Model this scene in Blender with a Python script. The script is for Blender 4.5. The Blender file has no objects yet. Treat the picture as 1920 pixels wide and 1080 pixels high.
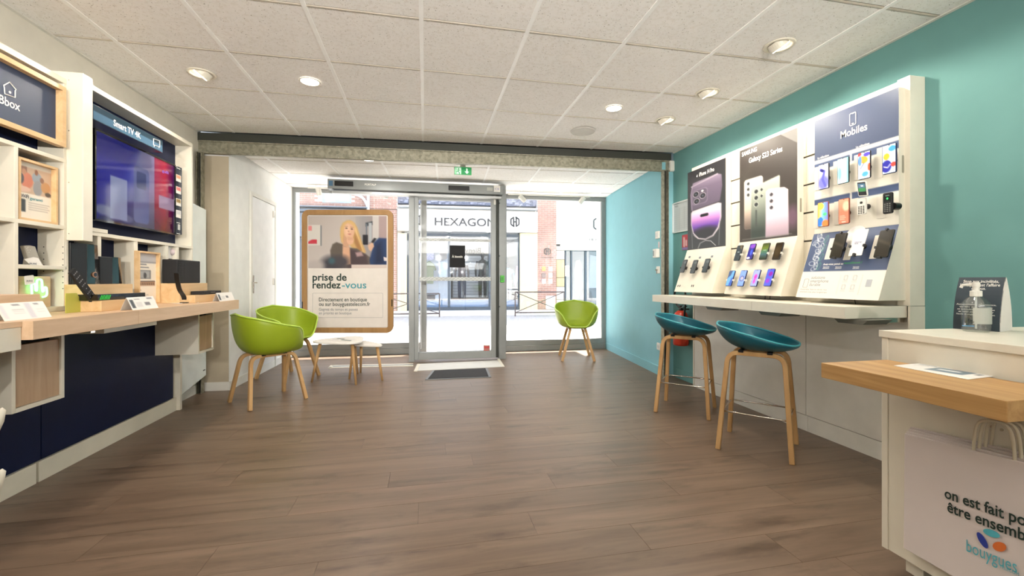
import bpy, bmesh, math, random
import numpy as np
from mathutils import Vector, Matrix
random.seed(7); np.random.seed(7)
SC = bpy.context.scene
COL = SC.collection
PI = math.pi

# ------------------------------------------------------------------ camera, world, lights, exposure
CAMZ, YAW, FPX, CX, CY = 1.08, 0.2, 805.0, 960.0, 526.0
cam_d = bpy.data.cameras.new('camera'); cam = bpy.data.objects.new('camera', cam_d); COL.objects.link(cam)
cam_d.sensor_width = 36.0; cam_d.lens = FPX/1920*36.0; cam_d.shift_y = -(540-CY)/1920.0
cam_d.clip_start = .05; cam_d.clip_end = 200
cam.location = (0, 0, CAMZ); cam.rotation_euler = (PI/2, 0, -YAW)
SC.camera = cam
SC.view_settings.view_transform = 'Standard'; SC.view_settings.look = 'None'
SC.view_settings.gamma = 1.0; SC.view_settings.use_curve_mapping = False
SC.view_settings.exposure = 0.62
w = bpy.data.worlds.new('sky'); SC.world = w; w.use_nodes = True
nt = w.node_tree; bg = nt.nodes['Background']
sky = nt.nodes.new('ShaderNodeTexSky'); sky.sky_type = 'NISHITA'; sky.sun_disc = False
sky.sun_elevation = math.radians(58); sky.sun_rotation = math.radians(-30); sky.dust_density = 3.0
mixn = nt.nodes.new('ShaderNodeMixRGB'); mixn.inputs[0].default_value = .6; mixn.inputs[2].default_value = (.75, .82, .9, 1)
mul = nt.nodes.new('ShaderNodeMixRGB'); mul.blend_type = 'MULTIPLY'; mul.inputs[0].default_value = 1; mul.inputs[2].default_value = (.35, .35, .35, 1)
nt.links.new(sky.outputs[0], mul.inputs[1]); nt.links.new(mul.outputs[0], mixn.inputs[1]); nt.links.new(mixn.outputs[0], bg.inputs[0])
bg.inputs[1].default_value = 2.5
sun_d = bpy.data.lights.new('sun', 'SUN'); sun = bpy.data.objects.new('sun', sun_d); COL.objects.link(sun)
sun_d.energy = 18.0; sun_d.angle = math.radians(.6); sun_d.color = (1, .96, .9)
sun.rotation_euler = Vector((.35, .62, 1.0)).to_track_quat('Z', 'Y').to_euler()
SPOT_W, LED_W, FILL_W = 21.0, 5.0, 4.0
UP_W = 175.0
WARM = (1.0, .89, .75)

# ------------------------------------------------------------------ pixel -> world on real planes
c_, s_ = math.cos(YAW), math.sin(YAW)
def ray(u, v):
    x = (u-CX)/FPX
    return Vector((x*c_+s_, -x*s_+c_, -(v-CY)/FPX))
C0 = Vector((0, 0, CAMZ))
def onZ(u, v, z=0.0): d = ray(u, v); return C0+d*((z-CAMZ)/d.z)
def onX(u, v, x): d = ray(u, v); return C0+d*(x/d.x)
def onY(u, v, y): d = ray(u, v); return C0+d*(y/d.y)
def onP(u, v, p, n): d = ray(u, v); return C0+d*((Vector(p)-C0).dot(n)/d.dot(n))
H = 2.515; H2 = 2.395

# ------------------------------------------------------------------ materials
def srgb(c):
    c = np.array(c, float)/255.0
    return tuple(np.where(c <= .04045, c/12.92, ((c+.055)/1.055)**2.4))
MATS = {}
def M(name, rgb, rough=.5, metal=0, spec=.5, var=.04, vs=8.0, bump=0, bs=200.0, emis=0, coat=0, aniso=None):
    if name in MATS: return MATS[name]
    m = bpy.data.materials.new(name); m.use_nodes = True; t = m.node_tree; b = t.nodes['Principled BSDF']
    col = srgb(rgb)
    b.inputs['Roughness'].default_value = rough; b.inputs['Metallic'].default_value = metal
    b.inputs['Specular IOR Level'].default_value = spec
    if coat: b.inputs['Coat Weight'].default_value = coat
    tc = t.nodes.new('ShaderNodeTexCoord'); mp = t.nodes.new('ShaderNodeMapping')
    t.links.new(tc.outputs['Object'], mp.inputs[0])
    if aniso: mp.inputs['Scale'].default_value = aniso
    no = t.nodes.new('ShaderNodeTexNoise'); no.inputs['Scale'].default_value = vs; no.inputs['Detail'].default_value = 4
    t.links.new(mp.outputs[0], no.inputs['Vector'])
    cr = t.nodes.new('ShaderNodeValToRGB')
    cr.color_ramp.elements[0].position = .3; cr.color_ramp.elements[1].position = .7
    cr.color_ramp.elements[0].color = tuple(max(0, x*(1-var)) for x in col)+(1,)
    cr.color_ramp.elements[1].color = tuple(min(1, x*(1+var)) for x in col)+(1,)
    t.links.new(no.outputs['Fac'], cr.inputs[0]); t.links.new(cr.outputs[0], b.inputs['Base Color'])
    if bump:
        n2 = t.nodes.new('ShaderNodeTexNoise'); n2.inputs['Scale'].default_value = bs; n2.inputs['Detail'].default_value = 3
        t.links.new(tc.outputs['Object'], n2.inputs['Vector'])
        bp = t.nodes.new('ShaderNodeBump'); bp.inputs['Strength'].default_value = bump; bp.inputs['Distance'].default_value = .002
        t.links.new(n2.outputs['Fac'], bp.inputs['Height']); t.links.new(bp.outputs[0], b.inputs['Normal'])
    if emis:
        b.inputs['Emission Color'].default_value = col+(1,); b.inputs['Emission Strength'].default_value = emis
    MATS[name] = m; return m

def wood(name, c1, c2, grain=(2, 18, 18), rough=.45, rnd=0, knots=0, joint=None):
    if name in MATS: return MATS[name]
    m = bpy.data.materials.new(name); m.use_nodes = True; t = m.node_tree; b = t.nodes['Principled BSDF']
    b.inputs['Roughness'].default_value = rough; b.inputs['Specular IOR Level'].default_value = .4
    N = t.nodes.new; L = t.links.new
    tc = N('ShaderNodeTexCoord'); mp = N('ShaderNodeMapping'); mp.inputs['Scale'].default_value = grain
    oi = N('ShaderNodeObjectInfo'); ad = N('ShaderNodeVectorMath'); ad.operation = 'ADD'
    sc = N('ShaderNodeVectorMath'); sc.operation = 'SCALE'; sc.inputs['Scale'].default_value = 37.0
    cb = N('ShaderNodeCombineXYZ'); L(oi.outputs['Random'], cb.inputs[0]); L(oi.outputs['Random'], cb.inputs[1]); L(cb.outputs[0], sc.inputs[0])
    L(tc.outputs['Object'], ad.inputs[0])
    if rnd: L(sc.outputs[0], ad.inputs[1])
    L(ad.outputs[0], mp.inputs[0])
    no = N('ShaderNodeTexNoise'); no.inputs['Scale'].default_value = 1.0; no.inputs['Detail'].default_value = 7; no.inputs['Roughness'].default_value = .62; no.inputs['Distortion'].default_value = .6
    L(mp.outputs[0], no.inputs['Vector'])
    cr = N('ShaderNodeValToRGB'); cr.color_ramp.elements[0].position = .32; cr.color_ramp.elements[1].position = .68
    cr.color_ramp.elements[0].color = srgb(c1)+(1,); cr.color_ramp.elements[1].color = srgb(c2)+(1,)
    L(no.outputs['Fac'], cr.inputs[0])
    out = cr.outputs[0]
    if knots:
        n3 = N('ShaderNodeTexNoise'); n3.inputs['Scale'].default_value = 1.0; n3.inputs['Detail'].default_value = 5; n3.inputs['Roughness'].default_value = .7
        m3 = N('ShaderNodeMapping'); m3.inputs['Scale'].default_value = (1.9, 6.5, 6.5); L(ad.outputs[0], m3.inputs[0]); L(m3.outputs[0], n3.inputs['Vector'])
        r3 = N('ShaderNodeValToRGB'); r3.color_ramp.elements[0].position = .54; r3.color_ramp.elements[1].position = .74
        r3.color_ramp.elements[0].color = (1, 1, 1, 1); r3.color_ramp.elements[1].color = (.42, .40, .38, 1)
        L(n3.outputs['Fac'], r3.inputs[0])
        mx = N('ShaderNodeMixRGB'); mx.blend_type = 'MULTIPLY'; mx.inputs[0].default_value = knots
        L(out, mx.inputs[1]); L(r3.outputs[0], mx.inputs[2]); out = mx.outputs[0]
    if rnd:
        hs = N('ShaderNodeHueSaturation'); mr = N('ShaderNodeMapRange'); mr.inputs['To Min'].default_value = 1-rnd; mr.inputs['To Max'].default_value = 1+rnd
        L(oi.outputs['Random'], mr.inputs[0]); L(mr.outputs[0], hs.inputs['Value']); L(out, hs.inputs['Color']); out = hs.outputs[0]
    L(out, b.inputs['Base Color'])
    bp = N('ShaderNodeBump'); bp.inputs['Strength'].default_value = .12; bp.inputs['Distance'].default_value = .001
    L(no.outputs['Fac'], bp.inputs['Height']); L(bp.outputs[0], b.inputs['Normal'])
    if rnd:
        rr = N('ShaderNodeMapRange'); rr.inputs['To Min'].default_value = rough-.06; rr.inputs['To Max'].default_value = rough+.12
        L(no.outputs['Fac'], rr.inputs[0]); L(rr.outputs[0], b.inputs['Roughness'])
    MATS[name] = m; return m

def glass(name, tint=(1, 1, 1), refl=.07):
    if name in MATS: return MATS[name]
    m = bpy.data.materials.new(name); m.use_nodes = True; t = m.node_tree; t.nodes.remove(t.nodes['Principled BSDF'])
    tr = t.nodes.new('ShaderNodeBsdfTransparent'); tr.inputs[0].default_value = tuple(tint)+(1,)
    gl = t.nodes.new('ShaderNodeBsdfGlossy'); gl.inputs['Roughness'].default_value = .02
    mx = t.nodes.new('ShaderNodeMixShader'); mx.inputs[0].default_value = refl
    t.links.new(tr.outputs[0], mx.inputs[1]); t.links.new(gl.outputs[0], mx.inputs[2])
    t.links.new(mx.outputs[0], t.nodes['Material Output'].inputs[0]); MATS[name] = m; return m

def ceiling_mat():
    m = M('mineral_tile', (244, 242, 239), .95, spec=.1, var=.02); t = m.node_tree; b = t.nodes['Principled BSDF']
    tc = t.nodes.new('ShaderNodeTexCoord')
    n = t.nodes.new('ShaderNodeTexNoise'); n.inputs['Scale'].default_value = 125; n.inputs['Detail'].default_value = 2.5
    t.links.new(tc.outputs['Object'], n.inputs['Vector'])
    r = t.nodes.new('ShaderNodeValToRGB'); r.color_ramp.elements[0].position = .29; r.color_ramp.elements[1].position = .335
    r.color_ramp.elements[0].color = (.3, .27, .24, 1); r.color_ramp.elements[1].color = (1, 1, 1, 1)
    t.links.new(n.outputs['Fac'], r.inputs[0])
    n2 = t.nodes.new('ShaderNodeTexNoise'); n2.inputs['Scale'].default_value = 45; n2.inputs['Detail'].default_value = 6
    t.links.new(tc.outputs['Object'], n2.inputs['Vector'])
    r2 = t.nodes.new('ShaderNodeValToRGB'); r2.color_ramp.elements[0].position = .35; r2.color_ramp.elements[1].position = .5
    r2.color_ramp.elements[0].color = (.93, .92, .90, 1); r2.color_ramp.elements[1].color = (1, 1, 1, 1)
    t.links.new(n2.outputs['Fac'], r2.inputs[0])
    src = b.inputs['Base Color'].links[0].from_socket
    a = t.nodes.new('ShaderNodeMixRGB'); a.blend_type = 'MULTIPLY'; a.inputs[0].default_value = 1
    t.links.new(src, a.inputs[1]); t.links.new(r.outputs[0], a.inputs[2])
    c = t.nodes.new('ShaderNodeMixRGB'); c.blend_type = 'MULTIPLY'; c.inputs[0].default_value = 1
    t.links.new(a.outputs[0], c.inputs[1]); t.links.new(r2.outputs[0], c.inputs[2]); t.links.new(c.outputs[0], b.inputs['Base Color'])
    bp = t.nodes.new('ShaderNodeBump'); bp.inputs['Strength'].default_value = .35; bp.inputs['Distance'].default_value = .002
    t.links.new(r2.outputs[0], bp.inputs['Height']); t.links.new(bp.outputs[0], b.inputs['Normal'])
    return m

def galv_mat():
    m = M('galvanised_steel', (140, 138, 120), .5, metal=.55, var=.1)
    t = m.node_tree; b = t.nodes['Principled BSDF']; tc = t.nodes.new('ShaderNodeTexCoord')
    v = t.nodes.new('ShaderNodeTexVoronoi'); v.inputs['Scale'].default_value = 38
    t.links.new(tc.outputs['Object'], v.inputs['Vector'])
    n = t.nodes.new('ShaderNodeTexNoise'); n.inputs['Scale'].default_value = 30; n.inputs['Detail'].default_value = 6
    t.links.new(tc.outputs['Object'], n.inputs['Vector'])
    r = t.nodes.new('ShaderNodeValToRGB'); r.color_ramp.elements[0].position = .35; r.color_ramp.elements[1].position = .62
    r.color_ramp.elements[0].color = srgb((128, 126, 110))+(1,); r.color_ramp.elements[1].color = srgb((160, 156, 138))+(1,)
    mx = t.nodes.new('ShaderNodeMixRGB'); mx.inputs[0].default_value = .3
    t.links.new(n.outputs['Fac'], mx.inputs[1]); t.links.new(v.outputs['Color'], mx.inputs[2]); t.links.new(mx.outputs[0], r.inputs[0])
    t.links.new(r.outputs[0], b.inputs['Base Color']); return m

def print_mat(name, emis=0, rough=.4):
    if name in MATS: return MATS[name]
    m = bpy.data.materials.new(name); m.use_nodes = True; t = m.node_tree; b = t.nodes['Principled BSDF']
    a = t.nodes.new('ShaderNodeAttribute'); a.attribute_name = 'ink'
    b.inputs['Roughness'].default_value = rough
    t.links.new(a.outputs['Color'], b.inputs['Base Color'])
    if emis: t.links.new(a.outputs['Color'], b.inputs['Emission Color']); b.inputs['Emission Strength'].default_value = emis
    MATS[name] = m; return m

WHITE = M('white_laminate', (224, 218, 202), .35)
WHITE2 = M('white_matt', (224, 222, 214), .6)
PLASTER = M('plaster_grey', (214, 209, 196), .85, bump=.1)
PLASTER_W = M('plaster_white', (228, 228, 224), .85, bump=.1)
TEAL_DAYLIT = M('teal_daylit', (132, 186, 196), .75, var=.02, bump=.08)  # alcove copy of the teal, daylight painted into the colour
TEAL_LAMPLIT = M('teal_lamplit', (104, 154, 152), .75, var=.02, bump=.08)  # main wall copy of the teal, warm lamplight painted into the colour
NAVY = M('navy_laminate', (12, 24, 58), .42, var=.06, spec=.15)
NAVYP = M('navy_print', (62, 78, 112), .6)
GREYAL = M('grey_aluminium', (138, 141, 140), .38, metal=.35)
DGREY = M('dark_grey_metal', (62, 64, 58), .5, metal=.4)
BLACK = M('black_plastic', (16, 16, 18), .3)
BLACKG = M('black_gloss', (8, 8, 10), .06, spec=.8, coat=.6)
BLACKM = M('black_matt', (26, 26, 28), .75, bump=.2, bs=900)
CHROME = M('chrome', (205, 200, 190), .15, metal=1)
RED = M('red_paint', (205, 62, 40), .3)
GREENP = M('green_shell', (142, 162, 34), .42, var=.02, spec=.4)
TEALS = M('teal_shell', (14, 88, 104), .45, var=.04)
TEALR = M('teal_piping', (60, 150, 160), .4)
ASH = wood('ash_wood', (172, 132, 84), (198, 160, 110), (14, 14, 1.5))
ASHX = wood('ash_board', (208, 170, 122), (228, 196, 152), (14, 1.2, 14))
OAKX = wood('oak_desk', (202, 168, 134), (222, 192, 160), (18, 1.6, 18))
OAKY = wood('oak_veneer', (172, 142, 112), (196, 166, 136), (14, 14, 1.4))
OAKD = wood('oak_shelf', (158, 118, 70), (188, 150, 98), (30, 1.4, 30))
PLANK = wood('laminate_plank', (98, 80, 65), (126, 106, 89), (1.1, 13, 13), rough=.34, rnd=.05, knots=.8)
GLASS = glass('clear_glass')
GLASS2 = glass('shop_glass', (.93, .96, 1), .1)
CEIL = ceiling_mat(); GALV = galv_mat()
PRINT = print_mat('printed_ink'); SCREEN = print_mat('lit_screen', .55, .12); TVS = print_mat('tv_picture', .3, .06)
INKS = M('ink_sign', (28, 32, 38), .6, var=0); INKW = M('ink_white', (245, 243, 236), .5, var=0); INKN = M('ink_navy', (34, 44, 60), .5, var=0); INKG = M('ink_grey', (120, 124, 130), .5, var=0)
INKT = M('ink_teal', (70, 150, 160), .5, var=0); INKD = M('ink_green', (60, 150, 90), .5, var=0); INKB = M('ink_blue', (40, 60, 150), .5, var=0)
INKO = M('ink_orange', (214, 112, 52), .5, var=0); INKL = M('ink_light_teal', (80, 175, 190), .5, var=0); INKP = M('ink_pine', (30, 52, 46), .5, var=0)
PAPER = M('paper', (240, 236, 230), .7)

# ------------------------------------------------------------------ mesh building
class B:
    def __init__(s): s.bm = bmesh.new()
    def face(s, pts):
        try: return s.bm.faces.new([s.bm.verts.new(p) for p in pts])
        except Exception: return None
    def para(s, o, a, b, c):
        o, a, b, c = map(Vector, (o, a, b, c))
        v = [s.bm.verts.new(p) for p in (o, o+a, o+a+b, o+b, o+c, o+a+c, o+a+b+c, o+b+c)]
        flip = a.cross(b).dot(c) < 0
        for f in ((0, 3, 2, 1), (4, 5, 6, 7), (0, 1, 5, 4), (1, 2, 6, 5), (2, 3, 7, 6), (3, 0, 4, 7)):
            s.bm.faces.new([v[i] for i in (reversed(f) if flip else f)])
        return s
    def box(s, x0, x1, y0, y1, z0, z1): return s.para((min(x0, x1), min(y0, y1), min(z0, z1)), (abs(x1-x0), 0, 0), (0, abs(y1-y0), 0), (0, 0, abs(z1-z0)))
    def prism(s, pts, d):
        d = Vector(d); pts = [Vector(p) for p in pts]
        a = [s.bm.verts.new(p) for p in pts]; b = [s.bm.verts.new(p+d) for p in pts]; n = len(pts)
        nn = Vector((0, 0, 0))
        for i in range(n): nn += pts[i].cross(pts[(i+1) % n])
        if nn.dot(d) > 0: a.reverse(); b.reverse()
        s.bm.faces.new(a); s.bm.faces.new(list(reversed(b)))
        for i in range(n): s.bm.faces.new([a[(i+1) % n], a[i], b[i], b[(i+1) % n]])
        return s
    def tube(s, pts, r, n=10, close=False):
        pts = [Vector(p) for p in pts]; rings = []; N = len(pts)
        up = Vector((0, 0, 1)); prev = None
        for i, p in enumerate(pts):
            if close: t = pts[(i+1) % N]-pts[i-1]
            else: t = pts[min(i+1, N-1)]-pts[max(i-1, 0)]
            t.normalize()
            if prev is None:
                a = t.cross(up if abs(t.z) < .9 else Vector((1, 0, 0))).normalized()
            else: a = (prev-t*prev.dot(t)).normalized()
            prev = a; b = t.cross(a); rr = r(i/(max(1, N-1))) if callable(r) else r
            rings.append([s.bm.verts.new(p+a*rr*math.cos(2*PI*k/n)+b*rr*math.sin(2*PI*k/n)) for k in range(n)])
        rng = range(N) if close else range(N-1)
        for i in rng:
            A, Bq = rings[i], rings[(i+1) % N]
            for k in range(n): s.bm.faces.new([A[k], A[(k+1) % n], Bq[(k+1) % n], Bq[k]])
        if not close: s.bm.faces.new(list(reversed(rings[0]))); s.bm.faces.new(rings[-1])
        return s
    def sweep(s, pts, w, t, side):
        # rectangular bar along pts; side = fixed width direction
        pts = [Vector(p) for p in pts]; side = Vector(side).normalized(); rings = []; N = len(pts)
        for i, p in enumerate(pts):
            d = (pts[min(i+1, N-1)]-pts[max(i-1, 0)]).normalized(); sd = (side-d*side.dot(d)).normalized(); n = d.cross(sd)
            rings.append([s.bm.verts.new(p+sd*a*w/2+n*b*t/2) for a, b in ((-1, -1), (1, -1), (1, 1), (-1, 1))])
        for i in range(N-1):
            for k in range(4): s.bm.faces.new([rings[i][k], rings[i][(k+1) % 4], rings[i+1][(k+1) % 4], rings[i+1][k]])
        s.bm.faces.new(list(reversed(rings[0]))); s.bm.faces.new(rings[-1]); return s
    def lathe(s, prof, c=(0, 0, 0), n=28, ax=(0, 0, 1), ring=False):
        ax = Vector(ax).normalized(); c = Vector(c)
        a = ax.cross(Vector((0, 1, 0)) if abs(ax.y) < .9 else Vector((1, 0, 0))).normalized(); b = ax.cross(a); rings = []
        for r, h in prof:
            rings.append([s.bm.verts.new(c+ax*h+(a*math.cos(2*PI*k/n)+b*math.sin(2*PI*k/n))*max(r, 1e-5)) for k in range(n)])
        for i in range(len(rings)-1):
            for k in range(n): s.bm.faces.new([rings[i][k], rings[i][(k+1) % n], rings[i+1][(k+1) % n], rings[i+1][k]])
        if ring:
            for k in range(n): s.bm.faces.new([rings[-1][k], rings[-1][(k+1) % n], rings[0][(k+1) % n], rings[0][k]])
            return s
        s.bm.faces.new(list(reversed(rings[0]))); s.bm.faces.new(rings[-1]); return s
    def rrect(s, c, r, u, w, h, rad, d, seg=5):
        # rounded rectangle plate centred c, dirs r,u, extruded by vector d
        c, r, u = Vector(c), Vector(r).normalized(), Vector(u).normalized(); pts = []
        for cx, cy, a0 in ((w/2-rad, h/2-rad, 0), (-w/2+rad, h/2-rad, 90), (-w/2+rad, -h/2+rad, 180), (w/2-rad, -h/2+rad, 270)):
            for k in range(seg+1):
                a = math.radians(a0+90*k/seg); pts.append(c+r*(cx+rad*math.cos(a))+u*(cy+rad*math.sin(a)))
        return s.prism(pts, d)
    def ring(s, c, r, u, w, h, rad, th, d, seg=6):
        # rounded rectangular frame
        c, r, u, d = Vector(c), Vector(r).normalized(), Vector(u).normalized(), Vector(d)
        def loop(w, h, rad):
            pts = []
            for cx, cy, a0 in ((w/2-rad, h/2-rad, 0), (-w/2+rad, h/2-rad, 90), (-w/2+rad, -h/2+rad, 180), (w/2-rad, -h/2+rad, 270)):
                for k in range(seg+1):
                    a = math.radians(a0+90*k/seg); pts.append(c+r*(cx+rad*math.cos(a))+u*(cy+rad*math.sin(a)))
            return pts
        o = loop(w, h, rad); i = loop(w-2*th, h-2*th, max(rad-th, .0005)); n = len(o)
        V = [[s.bm.verts.new(p+dd) for p in L] for dd in (Vector(), d) for L in (o, i)]
        o0, i0, o1, i1 = V
        for k in range(n):
            j = (k+1) % n
            for q in ((o0[k], i0[k], i0[j], o0[j]), (o1[k], o1[j], i1[j], i1[k]), (o0[k], o0[j], o1[j], o1[k]), (i0[k], i1[k], i1[j], i0[j])): s.bm.faces.new(q)
        return s

def worldloc(o):
    v = Vector((0, 0, 0))
    while o is not None: v += o.location; o = o.parent
    return v
def mk(name, b, mat, parent=None, smooth=False, bevel=0, solid=0, sub=0, kind=None, label=None, fix=True, loc=None):
    me = bpy.data.meshes.new(name)
    if fix: bmesh.ops.recalc_face_normals(b.bm, faces=b.bm.faces)
    off = Vector((0, 0, 0))
    if parent is not None: off = worldloc(parent)
    elif loc is not None: off = Vector(loc)
    elif len(b.bm.verts):
        cs = [v.co for v in b.bm.verts]
        off = Vector(((min(c.x for c in cs)+max(c.x for c in cs))/2, (min(c.y for c in cs)+max(c.y for c in cs))/2, min(c.z for c in cs)))
    bmesh.ops.translate(b.bm, verts=b.bm.verts, vec=-off)
    b.bm.to_mesh(me); b.bm.free()
    if smooth:
        for p in me.polygons: p.use_smooth = True
    o = bpy.data.objects.new(name, me); COL.objects.link(o); me.materials.append(mat)
    if parent is not None: o.parent = parent
    else: o.location = off
    if solid: m = o.modifiers.new('solid', 'SOLIDIFY'); m.thickness = solid; m.offset = 0
    if sub: m = o.modifiers.new('sub', 'SUBSURF'); m.levels = sub; m.render_levels = sub
    if bevel: m = o.modifiers.new('bevel', 'BEVEL'); m.width = bevel; m.segments = 2; m.limit_method = 'ANGLE'; m.angle_limit = .7
    if kind: o['kind'] = kind
    if label: o['label'] = label
    return o
def tag(o, label, cat, group=None):
    o['label'] = label; o['category'] = cat
    if group: o['group'] = group
    return o
def thing(name, label, cat, loc=(0, 0, 0), group=None):
    o = bpy.data.objects.new(name, None); COL.objects.link(o); o.location = loc; o.empty_display_size = .1
    return tag(o, label, cat, group)
def struct(name, b, mat, **k):
    return mk(name, b, mat, kind='structure', **k)
def copy_tree(o, parent=None):
    c = o.copy(); COL.objects.link(c); c.parent = parent
    for ch in list(o.children): copy_tree(ch, c)
    return c

_fonts = {}
def text(parent, s, A, right, up, width, height, mat, bold=0, shear=0, name='lettering', th=.0006, align='l', mirror=False):
    """flat raised lettering: A = left end of the baseline, width may be None (natural)"""
    cu = bpy.data.curves.new('t', 'FONT'); cu.body = s; cu.size = 1.0; cu.resolution_u = 3; cu.offset = bold; cu.extrude = 0; cu.space_line = .92
    ob = bpy.data.objects.new('t', cu); me = bpy.data.meshes.new_from_object(ob)
    bpy.data.objects.remove(ob); bpy.data.curves.remove(cu)
    n = len(me.vertices)
    co = np.zeros(n*3); me.vertices.foreach_get('co', co); co = co.reshape(-1, 3)
    if n == 0: return None
    x0, x1 = co[:, 0].min(), co[:, 0].max(); sy = height/.69
    sx = (width/(x1-x0)) if width else sy
    right = Vector(right).normalized(); up = Vector(up).normalized(); nrm = right.cross(up)
    off = worldloc(parent); A = Vector(A)
    X = (co[:, 0]-x0)*sx; Y = co[:, 1]*sy; X = X+shear*Y
    if align == 'c': X = X-(x1-x0)*sx/2
    if mirror: X = -X
    P = np.array(A-off+nrm*th)[None]+X[:, None]*np.array(right)[None]+Y[:, None]*np.array(up)[None]
    me.vertices.foreach_set('co', P.astype(np.float32).ravel()); me.update()
    o = bpy.data.objects.new(name, me); COL.objects.link(o); me.materials.clear(); me.materials.append(mat); o.parent = parent
    return o
class PL:
    """a real plane in the room: point p, normal n (toward viewer), right r, up u"""
    def __init__(s, p, n, r=None, u=None):
        s.p = Vector(p); s.n = Vector(n).normalized()
        if u is None:
            s.r = Vector((0, 0, 1)).cross(s.n).normalized() if r is None else Vector(r).normalized(); s.u = s.n.cross(s.r)
        else: s.r = Vector(r).normalized(); s.u = Vector(u).normalized()
    def at(s, u, v, off=0): return onP(u, v, s.p+s.n*off, s.n)
    def off(s, d): return PL(s.p+s.n*d, s.n, s.r, s.u)
    def rect(s, u0, v0, u1, v1, off=0):
        """centre,width,height of an in-plane rectangle through two opposite picture corners"""
        a, b = s.at(u0, v0, off), s.at(u1, v1, off); d = b-a
        return (a+b)/2, abs(d.dot(s.r)), abs(d.dot(s.u))
def tpx(parent, st, pl, a, b, h, mat, bold=.0, shear=0, off=.001, align='l', name='lettering'):
    A, Bq = pl.at(*a, off), pl.at(*b, off); top = pl.at(a[0], a[1]-h, off)
    return text(parent, st, A, pl.r, pl.u, abs((Bq-A).dot(pl.r)), abs((top-A).dot(pl.u)), mat, bold, shear, name, 0, align)

class Canvas:
    def __init__(s, w, h, bg):
        s.w, s.h = w, h; s.a = np.zeros((h, w, 3)); s.a[:] = bg
        s.X, s.Y = np.meshgrid((np.arange(w)+.5)/w, (np.arange(h)+.5)/h)
    def put(s, m, col):
        m = np.clip(m, 0, 1)[..., None]; s.a = s.a*(1-m)+np.array(col, float)*m; return s
    def vgrad(s, stops, mask=None):
        ys = [p for p, _ in stops]; c = np.stack([np.interp(s.Y, ys, [q[k] for _, q in stops]) for k in range(3)], -1)
        m = np.ones_like(s.X) if mask is None else mask
        s.a = s.a*(1-m[..., None])+c*m[..., None]; return s
    def hgrad(s, stops, mask=None):
        ys = [p for p, _ in stops]; c = np.stack([np.interp(s.X, ys, [q[k] for _, q in stops]) for k in range(3)], -1)
        m = np.ones_like(s.X) if mask is None else mask
        s.a = s.a*(1-m[..., None])+c*m[..., None]; return s
    def mE(s, x, y, rx, ry, rot=0, soft=.12):
        c, q = math.cos(rot), math.sin(rot); dx, dy = s.X-x, s.Y-y; dx2 = dx*s.w/s.h
        ex, ey = (dx2*c+dy*q)/(rx*s.w/s.h), (-dx2*q+dy*c)/ry
        return np.clip((1-np.sqrt(ex**2+ey**2))/soft+.5, 0, 1)
    def ell(s, x, y, rx, ry, col, rot=0, soft=.12): return s.put(s.mE(x, y, rx, ry, rot, soft), col)
    def mR(s, x0, y0, x1, y1, rad=0):
        asp = s.w/s.h; cx, cy = (x0+x1)/2, (y0+y1)/2
        dx = np.abs(s.X-cx)*asp-((x1-x0)/2*asp-rad); dy = np.abs(s.Y-cy)-((y1-y0)/2-rad)
        d = np.hypot(np.maximum(dx, 0), np.maximum(dy, 0))+np.minimum(np.maximum(dx, dy), 0)-rad
        return np.clip(.5-d*s.h, 0, 1)
    def rect(s, x0, y0, x1, y1, col, rad=0): return s.put(s.mR(x0, y0, x1, y1, rad), col)
    def mP(s, pts, soft=1.0):
        ins = np.zeros(s.X.shape, bool); n = len(pts); dmin = np.full(s.X.shape, 9.0); asp = s.w/s.h
        for i in range(n):
            x0, y0 = pts[i]; x1, y1 = pts[(i+1) % n]
            cond = ((y0 > s.Y) != (y1 > s.Y)); xi = (x1-x0)*(s.Y-y0)/((y1-y0) if abs(y1-y0) > 1e-9 else 1e-9)+x0
            ins ^= cond & (s.X < xi)
            ax, ay, bx, by = x0*asp, y0, x1*asp, y1; L = (bx-ax)**2+(by-ay)**2+1e-12
            t = np.clip(((s.X*asp-ax)*(bx-ax)+(s.Y-ay)*(by-ay))/L, 0, 1)
            dmin = np.minimum(dmin, np.hypot(s.X*asp-ax-t*(bx-ax), s.Y-ay-t*(by-ay)))
        sd = np.where(ins, dmin, -dmin); return np.clip(.5+sd*s.h/soft, 0, 1)
    def poly(s, pts, col, soft=1.0): return s.put(s.mP(pts, soft), col)
    def line(s, pts, wd, col, close=False):
        asp = s.w/s.h; d = np.full(s.X.shape, 9.0); n = len(pts)
        for i in range(n if close else n-1):
            ax, ay = pts[i][0]*asp, pts[i][1]; bx, by = pts[(i+1) % n][0]*asp, pts[(i+1) % n][1]; L = (bx-ax)**2+(by-ay)**2+1e-12
            t = np.clip(((s.X*asp-ax)*(bx-ax)+(s.Y-ay)*(by-ay))/L, 0, 1); d = np.minimum(d, np.hypot(s.X*asp-ax-t*(bx-ax), s.Y-ay-t*(by-ay)))
        return s.put(np.clip(.5+(wd/2-d)*s.h, 0, 1), col)
    def noise(s, amp): s.a += (np.random.rand(s.h, s.w, 1)-.5)*amp; return s
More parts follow.
